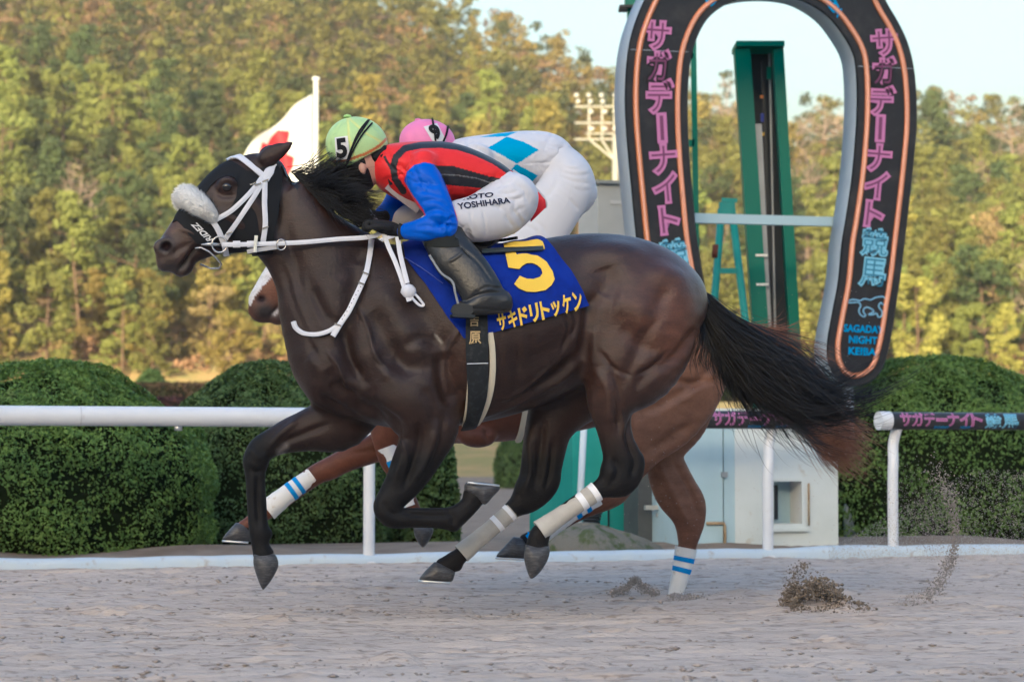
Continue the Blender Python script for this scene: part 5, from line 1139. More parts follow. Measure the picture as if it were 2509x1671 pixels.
    for x, y in ((1090, 525), (1135, 530), (1208, 495), (1212, 935), (870, 975)):
        p = f.surf([Z1(x, y)], .020)[0]; MB().box(p, (.030, .008, .007), M=Matrix.Rotation(R(-20), 3, 'Y')).build('buckle', M_ring, br)
    # bit ring, chin loop
    c = fr.px(*Z1(775, 1095), -.088); MB().tube([Vector(c)+Vector((.034*math.cos(a), 0, .036*math.sin(a))) for a in np.linspace(0, 6.283, 25)], .0045, 8, cap=False).build('bit_ring', M_ring, br, True)
    MB().tube([Vector(fr.px(*Z1(x, y), -.075)) for x, y in ((600, 1095), (700, 1090), (790, 1098))], [.004, .010, .006], 8).build('bit', M_ring, br, True)
    MB().tube([Vector(fr.px(*Z1(x, y), w)) for x, y, w in ((540, 1130, -.066), (600, 1125, -.07), (680, 1165, -.074), (745, 1225, -.07), (795, 1285, -.05), (770, 1325, -.02), (690, 1325, 0), (590, 1285, .02))], .0042, 8).build('chin_loop', M_ring, br, True)
    # shadow roll
    path = catmull([fr.px(*Z1(x, y), w) for x, y, w in ((745, 885, -.088), (680, 800, -.094), (585, 720, -.090), (480, 650, -.045), (440, 640, .02), (440, 710, .075), (450, 800, .085))], 8); rr = np.interp(np.linspace(0, 1, len(path)), [0, .08, .3, .5, .7, .9, 1], [.012, .030, .050, .054, .05, .035, .012])
    g = np.random.default_rng(2); M = MB().tube([Vector(q) for q in path], list(rr), 26); sr = M.build('shadow_roll', mat('fleece', (.76, .755, .73), .95, .1, bump=(160, .6)), e, True)
    v, _ = mesh_arrays(sr.data); n = 6000; ti = g.integers(2, len(path)-2, n); base = path[ti]+g.normal(0, .003, (n, 3)); d = g.normal(0, 1, (n, 3)); tg = np.gradient(path, axis=0)[ti]; tg /= np.linalg.norm(tg, axis=1)[:, None]; d -= tg*(d*tg).sum(1)[:, None]; d /= np.linalg.norm(d, axis=1)[:, None]
    p0 = base+d*rr[ti][:, None]*.96; sd = np.cross(d, tg)*.0014; tip = p0+d*.010+tg*.008+g.normal(0, .003, (n, 3)); V = np.stack([p0-sd, p0+sd, tip], 1).reshape(-1, 3); link('fleece_pile', mesh(V, np.arange(3*n).reshape(-1, 3)), mat('fleece', (1, 1, 1)), sr, kind='stuff')
    # reins
    rn = empty('reins'); rn.parent = e
    strap('rein', fr, [Z1(800, 1096), Z1(1000, 1095), Z1(1330, 1085), Z1(1600, 1072), Z1(1900, 1045), Z1(2150, 1030), Z1(2270, 1010), Z1(2330, 975)], 11, 0, M_leather, rn, .004, w=(-.095, -.11, -.125, -.14, -.15, -.165, -.17, -.17))
    strap('rein_lower', fr, [Z1(1040, 1165), Z1(1120, 1150), Z1(1340, 1118)], 10, 0, mat('grey_web', (.42, .42, .45), .6), rn, .003, w=(-.10, -.12))
    for x in (940, 1075): strap('rein_keeper', fr, [Z1(x-35, 1093), Z1(x+35, 1092)], 16, 0, M_leather, rn, .008, w=(-.106, -.108))
    strap('rein_stop', fr, [Z1(1128, 1010), Z1(1122, 1090), Z1(1118, 1170)], 8.5, 0, mat('cream_web', (.66, .66, .58), .6), rn, .005, w=(-.128, -.128))
    c = fr.px(*Z1(1368, 1097), -.132); MB().tube([Vector(c)+Vector((.021*math.cos(a), 0, .024*math.sin(a))) for a in np.linspace(0, 6.283, 21)], .003, 6, cap=False).build('martingale_ring', M_ring, rn, True)
    strap('rein_end', fr, [(940, 572), (952, 605), (966, 636), (980, 672), (991, 706)], 11, 0, M_leather, rn, .004, w=(-.18, -.22, -.262)); strap('rein_end', fr, [(974, 580), (980, 620), (988, 655), (998, 694)], 11.5, 0, M_leather, rn, .004, w=(-.20, -.235, -.268))
    strap('rein_end', fr, [(940, 560), (915, 530), (896, 505)], 8, 0, M_leather, rn, .003, w=(-.14, -.05, .08))
    M = MB(); M.lathe((0, 0, 0), [(.001, -.034), (.020, -.024), (.033, -.006), (.030, .012), (.018, .028), (.001, .034)], 12); c = Vector(fr.px(1001, 714, -.275)); M.v = [c+Vector((q.x*1.1, q.y*.6, q.z)) for q in M.v]; M.build('rein_knot', M_leather, rn, True)
    strap('rein_loop', fr, [(1006, 716), (1018, 722), (1032, 738), (1038, 748), (1028, 748), (1014, 735), (1004, 722)], 6, 0, M_leather, rn, .004, w=(-.275, -.282, -.275)); strap('rein_loop', fr, [(998, 716), (1000, 728), (1003, 738)], 12, 0, M_leather, rn, .004, w=(-.275, -.28))
    # breast collar
    bc = empty('breast_collar'); bc.parent = e
    strap('collar_strap', f, [(908, 592), (906, 622), (898, 668), (886, 698), (870, 733), (855, 764), (836, 792), (817, 824)], 13, .010, M_leather, bc, .005, mirror=True); strap('collar_loop', f, [(832, 796), (806, 812), (775, 820), (745, 816), (728, 803), (722, 788)], 10.5, .010, M_leather, bc, .005, mirror=True)
    for x, y in ((896, 674), (886, 698), (830, 797)):
        p = f.surf([(x, y)], .018)[0]; MB().box(p, (.032, .008, .006), M=Matrix.Rotation(R(20), 3, 'Y')).build('buckle', M_ring, bc)
    for k in range(9):
        t = k/8; p = f.surf([(884-t*44, 706+t*78)], .0158)[0]; MB().box(p, (.004, .002, .004)).build('punch_hole', M_dark, bc)
    # saddlecloth
    M_sc = mat('saddlecloth_blue', (.010, .030, .30), .8, .15, noise=(16, (.007, .020, .22), .4, .7), bump=(200, .2), sheen=.05)
    sc_poly = [(987, 588), (990, 615), (994, 638), (1018, 668), (1043, 697), (1070, 738), (1099, 781), (1120, 806), (1137, 829), (1165, 825), (1193, 819), (1245, 805), (1295, 791), (1366, 771), (1440, 750), (1425, 715), (1397, 668), (1376, 640), (1357, 612), (1342, 596), (1326, 586), (1290, 582), (1200, 588), (1100, 584), (1040, 580)]
    wv = lambda P: .004*np.sin(P[:, 0]*.045+P[:, 1]*.03)+.003*np.sin(P[:, 0]*.11-P[:, 1]*.05)
    sc = cover('saddlecloth', f, sc_poly, .018, .012, 9, M_sc, e, mirror=True, wave=wv)
    M_y = mat('saddlecloth_yellow', (.80, .55, .035), .7, .15)
    five = [(1234, 607), (1318, 602), (1330, 605), (1334, 621), (1262, 628), (1266, 636), (1290, 633), (1315, 636), (1338, 650), (1352, 672), (1356, 690), (1348, 704), (1334, 715), (1310, 720), (1288, 718), (1270, 712), (1258, 703), (1272, 683), (1290, 690), (1305, 690), (1322, 683), (1328, 674), (1325, 664), (1316, 656), (1303, 653), (1290, 655), (1278, 662), (1272, 668), (1244, 664), (1238, 630)]
    cover('number', f, five, .0262, .004, 6, M_y, sc, wave=wv)
    kq = lambda a, b: [(1219+a*207, 813-a*54), (1219+b*207, 813-b*54), (1212+b*207, 774-b*60), (1212+a*207, 774-a*60)]
    for i, ch in enumerate('サキドリトッケン'):
        q = kq(i/8+.008, (i+1)/8-.012)
        if ch == 'ッ': q = kq(i/8+.01, (i+1)/8-.012); q[2] = (q[2][0], q[2][1]+8); q[3] = (q[3][0], q[3][1]+8)
        decal('lettering', f, ch, q, .0285, M_y, sc, .035, .2)
    strap('seam', f, [(992, 640), (1040, 668), (1085, 700)], 1.6, .026, mat('seam_thread', (.08, .11, .42), .8), sc, .002)
    # girth
    gi = empty('girth'); gi.parent = e; M_g = mat('girth_elastic', (.016, .019, .024), .7, .25, noise=(40, (.035, .04, .045), .5, .7)); M_cr = mat('girth_cream', (.56, .52, .40), .7)
    strap('girth_pad', f, [(1200, 815), (1206, 860), (1205, 920), (1196, 970), (1176, 1016), (1150, 1050)], 15, .014, M_cr, gi, .006); strap('girth_pad', f, [(1152, 895), (1151, 950), (1145, 1000), (1138, 1040)], 14, .012, M_cr, gi, .006)
    gb = strap('girth_band', f, [(1167, 755), (1168, 850), (1169, 900), (1168, 960), (1156, 1010), (1140, 1052)], (52, 54, 52, 46, 36, 26), .026, M_g, gi, .005); MG = mat('gold_thread', (.50, .38, .18), .5)
    decal('lettering', f, '吉', [(1150, 801), (1173, 801), (1172, 776), (1151, 776)], .034, MG, gb, .02, .2); decal('lettering', f, '原', [(1148, 843), (1178, 842), (1176, 812), (1150, 812)], .034, MG, gb, .02, .2)
    strap('girth_seam', f, [(1144, 888), (1170, 887), (1195, 886)], 2.2, .030, M_leather, gi, .003)
    # saddle
    sd = empty('saddle'); sd.parent = e
    cover('saddle_flap', f, [(1030, 588), (1045, 620), (1068, 650), (1095, 668), (1120, 660), (1160, 640), (1190, 625), (1215, 606), (1270, 590), (1260, 570), (1150, 566), (1060, 570)], .034, .014, 9, mat('saddle_black', (.014, .014, .016), .35, .5), sd, mirror=True)
    strap('flap_piping', f, [(1030, 592), (1045, 622), (1066, 650), (1095, 670), (1112, 678)], 4, .036, mat('piping_grey', (.25, .25, .26), .6), sd, .003)
    strap('saddle_strap', f, [(1180, 630), (1240, 627), (1300, 624), (1330, 622)], 9, .034, mat('strap_grey', (.030, .04, .045), .35, .5), sd, .004)
    strap('pommel_trim', f, [(1120, 584), (1180, 580), (1230, 577), (1262, 572)], 5, .05, mat('saddle_trim', (.72, .60, .22), .6), sd, .004)
tack5()
# ================================================================== front rider
def Z2(x, y): return (780+.29787*x, 260+.29787*y)
def cmesh(fld, name, m, parent, S=None, colf=None, smooth=2, side='near', **kw):
    V, F = fld.mesh(smooth); N = normals(V, F)
    if S: V = strokes(V, N, fld.fr, S, side)
    c = None if colf is None else colf(fld.fr.to_px(V), V, N)
    return link(name, mesh(V, F, cols=c), m, parent, True, **kw)
def gloved_hand(fr, wrist, knuck, w, curl, parent, m, h=.0042, flip=1):
    """palm, four unequal curled fingers, thumb; pixel positions"""
    a, b = np.array(fr.px(*wrist, w)), np.array(fr.px(*knuck, w)); lo = np.minimum(a, b)-.12; hi = np.maximum(a, b)+.12
    f = Field(fr, lo, hi, h); d = (b-a); L = np.linalg.norm(d); d /= L; up = np.cross(d, [0, 1, 0]); up = up if up[2] > 0 else -up
    f.tube([[*(a-d*.02), .030, .027], [*(a+d*.015), .028, .026], [*(a+d*L*.5), .034, .036], [*b, .024, .042]], 0, 5, .6)
    for k, (ln, wo) in enumerate(((.9, -.033), (1.05, -.012), (1.0, .011), (.82, .031))):
        p0 = b+np.array([0, wo, 0])-d*.012; p1 = b+d*.030*ln+np.array([0, wo, 0])+up*.002; p2 = p1-up*.030*ln+d*.008*ln; p3 = p2-d*.026*ln-up*.006
        f.tube([[*p0, .0125, .0115], [*p1, .0115, .0105], [*p2, .0105, .0098], [*p3, .0085, .0085]], .006, 4, .8)
    t0 = a+d*L*.45+np.array([0, -.034*flip, 0]); t1 = a+d*L*.85+np.array([0, -.050*flip, 0])-up*.012; t2 = b+d*.018+np.array([0, -.040*flip, 0])-up*.024
    f.tube([[*t0, .014, .013], [*t1, .012, .0115], [*t2, .0095, .009]], .010, 4, .8)
    return cmesh(f, 'glove', m, parent, None, None, 2)
M_silk_attr = mat('silks', (1, 1, 1), .5, .3, attr=True, bump=(120, .12), bump2=(13, .22), stretch=(1, 1, 1.8), sheen=.1); M_br = mat('white_breeches', (.60, .60, .64), .6, .25, bump=(140, .12), bump2=(14, .06), stretch=(1.6, 1, 1)); M_boot = mat('black_boot', (.014, .015, .017), .34, .5, dirt=(22, (.030, .032, .034), .54, .80), bump=(60, .15)); M_skin = mat('skin', (.48, .28, .20), .5, .35); M_glove = mat('black_glove', (.014, .014, .015), .7, .3, bump=(200, .3))
def rider5():
    fr = HF; e = empty('person', (0, 0, 0), fr.yaw, label='jockey in red and black striped vest with blue sleeves crouching on the dark horse', cat='person')
    lo, hi = fr.px(800, 770, -.40), fr.px(1330, 270, .40)
    # body (skin) under the clothes
    fb = Field(fr, (lo[0], -.36, lo[2]), (hi[0]+.02, .36, hi[2]), .010)
    fb.pairs([(950, 375, 940, 440, 0, .06), (985, 365, 985, 485, 0, .13), (1040, 360, 1050, 495, 0, .165), (1100, 365, 1095, 488, 0, .155), (1160, 382, 1135, 480, 0, .15), (1230, 425, 1200, 490, 0, .13), (1275, 470, 1240, 530, 0, .14)], 0, 4)
    fb.pairs([(962, 395, 945, 440, 0, .055), (930, 390, 918, 440, 0, .055), (905, 370, 890, 440, 0, .065)], .02, 4)
    fb.pairs([(838, 350, 945, 345, 0, .07), (842, 385, 935, 390, 0, .076), (858, 415, 928, 425, 0, .068), (882, 440, 920, 448, 0, .05), (895, 452, 914, 456, 0, .034)], .02, 4, .7)
    fb.ell(850, 420, 0, .022, .018, .03, 30, .015)
    for s in (-1, 1):
        fb.ell(888, 414, s*.084, .019, .014, .030, 20, .006)
        k = 0 if s < 0 else -60
        fb.pairs([(1010, 410, 1065, 410, s*.15, .05), (1030+k*.6, 500, 1095+k*.6, 495, s*.25 if s < 0 else .2, .04), (1072+k, 540, 1100+k, 545, s*.278 if s < 0 else .2, .026), (1040+k*.6, 550, 1042+k*.6, 574, s*.255 if s < 0 else .18, .024), (1012+k*.6, 556, 1012+k*.6, 578, s*.23 if s < 0 else .17, .024), (960+k*.3, 550, 960+k*.3, 575, s*.12, .028)], .02, 3)
        fb.pairs([(1250, 445, 1290, 540, s*.09, .10), (1150, 490, 1190, 580, s*.16, .08), (1050+k, 525, 1070+k, 582, s*.2, .06), (1075, 600, 1130, 600, s*.25, .045), (1145, 700, 1215, 690, s*.345, .033), (1170, 738, 1215, 738, s*.355, .03), (1125, 752, 1125, 763, s*.355, .025)], .02, 3)
    cmesh(fb, 'body', M_skin, e)
    # vest and sleeves
    fj = Field(fr, (fr.px(905, 600, 0)[0], -.37, fr.px(900, 605, -.3)[2]), (fr.px(1330, 600, .3)[0], .37, fr.px(900, 325, .3)[2]), .0048)
    fj.pairs([(958, 362, 936, 438, 0, .085), (985, 352, 968, 480, 0, .145), (1040, 347, 1050, 508, 0, .19), (1100, 351, 1095, 500, 0, .182), (1160, 369, 1132, 492, 0, .172), (1215, 396, 1182, 486, 0, .16), (1250, 421, 1212, 478, 0, .145)], 0, 5, .3)
    for s in (-1, 1):
        if s < 0:
            fj.pairs([(1005, 400, 1072, 400, s*.15, .075), (994, 440, 1080, 430, s*.20, .07), (1012, 480, 1096, 470, s*.24, .06), (1036, 513, 1110, 505, s*.27, .055), (1056, 545, 1122, 545, s*.285, .052), (1072, 562, 1116, 570, s*.285, .045)], .03, 4)
            fj.pairs([(1092, 522, 1110, 577, s*.285, .050), (1048, 530, 1052, 591, s*.275, .047), (1015, 541, 1016, 590, s*.235, .041), (984, 550, 985, 586, s*.185, .034)], .02, 4, .3)
        else:
            fj.pairs([(1005, 405, 1062, 405, s*.15, .07), (965, 440, 1040, 450, s*.20, .06), (945, 480, 1000, 500, s*.22, .055), (935, 505, 985, 530, s*.215, .05)], .03, 4)
            fj.pairs([(935, 500, 990, 535, s*.21, .045), (925, 510, 940, 550, s*.17, .038)], .02, 3, .3)
    RED, BLK, BLU = np.array([.66, .018, .012]), np.array([.018, .019, .026]), np.array([.010, .095, .60])
    stripe1 = np.array([Z2(*p) for p in [(700, 700), (630, 600), (615, 500), (640, 420), (710, 350), (850, 322), (1000, 318), (1150, 335), (1300, 385), (1450, 455), (1600, 555)]]); st2 = [Z2(*p) for p in [(955, 488), (1100, 492), (1250, 535), (1400, 578), (1510, 600), (1440, 690), (1250, 668), (1050, 650)]]; line = [Z2(*p) for p in [(985, 560), (1150, 572), (1300, 595), (1470, 650)]]
    arm = [Z2(*p) for p in [(705, 620), (730, 540), (790, 485), (870, 462), (950, 480), (1000, 545), (1050, 650), (1095, 770), (1160, 1000), (1130, 1075), (900, 1125), (600, 1120), (600, 960), (880, 900), (860, 850), (780, 740)]]; arm = [(x+.0, y) for x, y in arm]
    def col(px, V, N):
        c = np.tile(RED, (len(V), 1)); d, t = poly_dist(px, stripe1); c[(d < 8.2)] = BLK
        c[in_poly(px, st2)] = BLK; c[(poly_dist(px, line)[0] < 1.4)] = (.16, .16, .17)
        c[(poly_dist(px, [Z2(545, 420), Z2(600, 520), Z2(640, 640)])[0] < 3)] = BLK
        a = in_poly(px, arm) & (V[:, 1] < -.09); c[a] = BLU; c[(V[:, 1] > .125) & (px[:, 0] < 1060)] = BLU
        c[(V[:, 1] > .09) & (px[:, 0] < 1010) & (px[:, 1] > 470)] = BLU
        return c
    S = [([Z2(760, 640), Z2(850, 620), Z2(960, 640)], 7, -.007), ([Z2(800, 700), Z2(900, 700), Z2(1020, 740)], 7, -.007), ([Z2(850, 790), Z2(950, 770), Z2(1070, 810)], 6, -.007), ([Z2(880, 880), Z2(980, 850), Z2(1100, 900)], 7, -.009), ([Z2(900, 930), Z2(1000, 960), Z2(1110, 990)], 7, -.008), ([Z2(800, 1000), Z2(900, 985), Z2(1010, 1030)], 7, -.007), ([Z2(740, 1040), Z2(830, 1050), Z2(950, 1080)], 6, -.005), ([Z2(880, 920), Z2(1000, 900), Z2(1090, 940)], 8, .006), ([Z2(1180, 700), Z2(1300, 720), Z2(1420, 690)], 7, -.006), ([Z2(1150, 620), Z2(1120, 560), Z2(1010, 500)], 7, -.005), ([Z2(970, 470), Z2(1020, 560), Z2(1080, 700)], 6, -.010), ([Z2(720, 560), Z2(800, 480), Z2(900, 462)], 5, -.006), ([Z2(1300, 480), Z2(1420, 540), Z2(1560, 580)], 7, -.004), ([Z2(560, 360), Z2(590, 430), Z2(610, 560)], 7, -.006)]
    S += fan(1108, 560, 12, 62, 60, 180, 8, 5, -.007, 6)+fan(1040, 420, 22, 70, -100, -50, 4, 5, -.006, 7)+fan(1235, 455, 10, 80, 120, 190, 6, 5, -.005, 8)+fan(965, 420, 8, 45, -60, 40, 4, 5, -.006, 9)
    jo = cmesh(fj, 'racing_vest', M_silk_attr, e, S, col, 2)
    # trailing red shirt tail
    sheet = [Z2(*p) for p in [(1560, 515), (1680, 585), (1800, 695), (1868, 775), (1872, 835), (1800, 905), (1748, 955), (1740, 900), (1700, 760), (1640, 640)]]
    v2, ff = patch2d(sheet, 8); ww = .02+.03*np.sin(v2[:, 0]*.05)+(v2[:, 0]-1240)*.0006; V = fr.pxa(v2, ww); Vs, Fs = shell(V, ff, .004, np.tile([0, -1., 0], (len(V), 1))); link('shirt_tail', mesh(Vs, Fs), mat('silk_red', (.60, .016, .02), .5), jo, True)
    edge = [Z2(*p) for p in [(1600, 530), (1700, 600), (1810, 700), (1872, 785), (1868, 840)]]; strap('tail_hem', fr, edge, 5, 0, M_br, jo, .004, w=(.03, .05, .07, .08, .09))
    # breeches
    fp = Field(fr, (fr.px(945, 600, 0)[0], -.36, fr.px(1000, 615, -.3)[2]), (fr.px(1325, 600, .3)[0], .36, fr.px(1000, 405, .3)[2]), .0065)
    fp.pairs([(1238, 415, 1195, 490, 0, .13), (1272, 450, 1225, 520, 0, .15), (1290, 490, 1245, 555, 0, .14)], 0, 4, .6)
    fp.pairs([(1235, 428, 1298, 528, -.085, .12), (1196, 452, 1264, 570, -.12, .11), (1150, 480, 1196, 590, -.16, .098), (1104, 494, 1134, 584, -.19, .086), (1052, 518, 1080, 586, -.205, .070), (1030, 540, 1052, 590, -.21, .055)], .04, 4); fp.pairs([(1235, 428, 1298, 528, .085, .12), (1180, 460, 1230, 570, .12, .11), (1100, 485, 1130, 580, .16, .095), (1000, 500, 1020, 570, .2, .08), (962, 512, 980, 560, .21, .06)], .04, 4)
    S = [([Z2(1540, 900), Z2(1580, 960), Z2(1600, 1000)], 5, -.008), ([Z2(1600, 850), Z2(1650, 910), Z2(1690, 980)], 5, -.008), ([Z2(1480, 700), Z2(1560, 720), Z2(1640, 700)], 5, -.006), ([Z2(1500, 740), Z2(1600, 770), Z2(1700, 740)], 5, -.006), ([Z2(1350, 850), Z2(1370, 950), Z2(1380, 1080)], 4, -.005), ([Z2(1150, 960), Z2(1200, 1020), Z2(1260, 1040)], 4, -.006), ([Z2(1160, 1000), Z2(1180, 1040), Z2(1230, 1070)], 4, -.006), ([Z2(1250, 860), Z2(1265, 960), Z2(1300, 1060)], 5, -.004), ([Z2(1620, 640), Z2(1690, 700), Z2(1730, 800)], 6, -.006), ([Z2(1420, 800), Z2(1520, 850), Z2(1570, 920)], 5, -.005), ([Z2(1450, 680), Z2(1540, 640), Z2(1600, 600)], 5, -.006)]
    S += fan(1296, 500, 14, 62, 150, 250, 5, 4, -.003, 3)+fan(1120, 575, 10, 48, -20, 60, 5, 4, -.004, 4)+fan(1215, 470, 8, 60, -60, 10, 5, 4, -.003, 5)
    bo = cmesh(fp, 'breeches', M_br, e, S)
    ML = mat('print_navy', (.016, .018, .045), .6); decal('lettering', fp, 'YOSHIHARA', [Z2(1150, 856), Z2(1580, 800), Z2(1570, 752), Z2(1138, 806)], .004, ML, bo, .03, .12); decal('lettering', fp, 'HIROTO', [Z2(1100, 792), Z2(1440, 750), Z2(1440, 712), Z2(1100, 752)], .004, ML, bo, .03, .12)
    # boots
    for s in (-1, 1):
        fo = Field(fr, (fr.px(1020, 600, 0)[0], min(s*.16, s*.43), fr.px(1000, 790, -.3)[2]), (fr.px(1275, 600, 0)[0], max(s*.16, s*.43), fr.px(1000, 565, .2)[2]), .006)
        fo.pairs([(1034, 580, 1136, 572, s*.23, .062), (1042, 602, 1146, 592, s*.25, .062), (1062, 642, 1172, 624, s*.29, .058), (1100, 680, 1204, 664, s*.325, .052), (1126, 718, 1228, 702, s*.35, .047), (1138, 742, 1240, 728, s*.357, .043)], 0, 4, .4)
        fo.pairs([(1228, 715, 1250, 764, s*.357, .040), (1195, 722, 1200, 772, s*.357, .043), (1152, 734, 1154, 772, s*.357, .042), (1116, 746, 1114, 768, s*.357, .032)], .02, 4, .8)
        S = [([(1130, 742), (1180, 720), (1235, 716)], 4, -.008), ([(1140, 735), (1180, 712), (1225, 700)], 4, .005), ([(1150, 728), (1190, 706), (1228, 706)], 4, -.007), ([(1115, 755), (1180, 757), (1255, 765)], 3, -.006), ([(1098, 642), (1125, 626), (1140, 604)], 3, .005), ([(1120, 600), (1168, 640), (1205, 690)], 3, -.004)]
        b = cmesh(fo, 'boot', M_boot, e, S if s < 0 else None)
        if s < 0:
            strap('boot_panel', fo, [(1136, 600), (1160, 628), (1190, 665), (1216, 702)], 17, .003, mat('boot_grey', (.12, .13, .14), .3, .5), b, .002); strap('knee_cloth', fo, [(1042, 588), (1090, 592), (1140, 586)], 30, .002, mat('black_sock', (.014, .016, .015), .85), b, .003); pass
            MB().box(fo.surf([(1176, 645)], .006)[0], (.024, .006, .012), M=Matrix.Rotation(R(25), 3, 'Y')).build('boot_tab', M_white, b)
    st = empty('stirrup'); st.parent = horse5
    MB().prism([Vector(fr.px(x, y, -.408)) for x, y in ((1104, 762), (1110, 748), (1130, 742), (1158, 748), (1160, 766), (1140, 776), (1112, 772))], (0, .012, 0)).build('stirrup_side', mat('stirrup_black', (.03, .032, .034), .35, .5), st); MB().beam(fr.px(1106, 774, -.357), fr.px(1160, 776, -.357), .11, .014).build('stirrup_tread', M_dark, st)
    strap('stirrup_leather', fr, [(1052, 625), (1080, 668), (1108, 690), (1116, 720), (1124, 750)], 5.5, 0, mat('leather_grey', (.20, .21, .22), .5), st, .003, w=(-.31, -.36, -.40, -.405))
    # gloves
    gloved_hand(fr, (985, 568), (915, 550), -.18, 1, e, M_glove); strap('glove_cuff', fr, [(985, 549), (981, 567), (985, 587)], 14, 0, M_glove, e, .004, w=(-.214, -.222, -.214)); gloved_hand(fr, (935, 532), (890, 535), .15, 1, e, M_glove, flip=-1)
    # helmet
    fh = Field(fr, (fr.px(780, 345, 0)[0], -.15, fr.px(872, 440, 0)[2]), (fr.px(965, 345, 0)[0], .15, fr.px(872, 270, 0)[2]), .005)
    fh.ell(874, 356, 0, .144, .112, .130, -8, 0)
    # cut away below the brim line
    a, b = np.array(fr.px(830, 424, 0)), np.array(fr.px(955, 356, 0)); t = (b-a)/np.linalg.norm(b-a); nn = np.array([t[2], 0, -t[0]]); nn = nn if nn[2] < 0 else -nn
    X, Z = fh.ax[0][:, None, None], fh.ax[2][None, None, :]; pl = (X-a[0])*nn[0]+(Z-a[2])*nn[2]; fh.G = np.maximum(fh.G, pl+0*fh.ax[1][None, :, None])
    LG, YL, OR = np.array([.47, .66, .27]), np.array([.60, .68, .22]), np.array([.46, .16, .035]); seams = [[Z2(240, 90), Z2(250, 250), Z2(300, 440)], [Z2(240, 90), Z2(380, 220), Z2(520, 300)], [Z2(240, 90), Z2(150, 200), Z2(75, 380)], [Z2(330, 95), Z2(470, 180), Z2(560, 280)]]; brim = [Z2(100, 460), Z2(250, 442), Z2(400, 390), Z2(500, 330), Z2(556, 275)]
    def hcol(px, V, N):
        c = np.tile(LG, (len(V), 1))
        for s_ in seams[:2]: d, _ = poly_dist(px, s_); c = np.where((d < 3)[:, None], YL, c)
        d, _ = poly_dist(px, brim); c = np.where((d < 3.6)[:, None], OR, c); below = px[:, 1]-np.interp(px[:, 0], [820, 852, 900, 930, 950], [400, 394, 378, 360, 340]) > 4; c = np.where(below[:, None], LG*.9, c); return c
    he = cmesh(fh, 'helmet', mat('helmet_cap', (1, 1, 1), .45, .4, attr=True, bump=(90, .15)), e, [(s_, 2.5, -.003) for s_ in seams]+[([Z2(90, 300), Z2(110, 380), Z2(120, 450)], 4, -.004)], hcol, 2, 'both')
    cover('number_card', fh, [Z2(138, 262), Z2(242, 248), Z2(262, 432), Z2(150, 446)], .004, .002, 6, M_white, he); decal('number', fh, '5', [Z2(160, 428), Z2(245, 420), Z2(230, 262), Z2(146, 274)], .0075, M_blk, he, .045, .15)
    for L in ([(230, 480), (265, 370), (330, 220), (405, 125)], [(240, 470), (290, 360), (360, 240), (440, 145)], [(225, 490), (300, 300), (415, 122)]): strap('goggle_elastic', fh, [Z2(*p) for p in L], 4.0, .004, M_blk, he, .003)
    MB().lathe(fr.px(*Z2(240, 88), 0), [(.02, -.004), (.016, .006), (.004, .010)], 12).build('button', mat('cap_green', (.42, .66, .20), .5), he, True)
    # face covering and goggles
    fm = Field(fr, (fr.px(830, 400, 0)[0], -.12, fr.px(872, 470, 0)[2]), (fr.px(965, 400, 0)[0], .12, fr.px(872, 330, 0)[2]), .006)
    fm.pairs([(838, 392, 915, 400, 0, .080), (848, 412, 915, 418, 0, .082), (862, 432, 916, 436, 0, .074), (885, 450, 917, 456, 0, .050)], 0, 4, .8); fm.pairs([(905, 362, 925, 415, 0, .080), (930, 352, 950, 392, 0, .077)], .01, 4)
    cmesh(fm, 'face_mask', M_blk, e); 
    strap('collar', fr, [Z2(520, 400), Z2(560, 520), Z2(600, 650)], 8, 0, M_blk, jo, .004, w=(-.088, -.095, -.10)); strap('inner_shirt', fr, [Z2(570, 650), Z2(680, 740), Z2(830, 850)], 22, 0, mat('shirt_grey', (.40, .36, .38), .7), jo, .006, w=(-.08, -.06, -.04))
rider5()
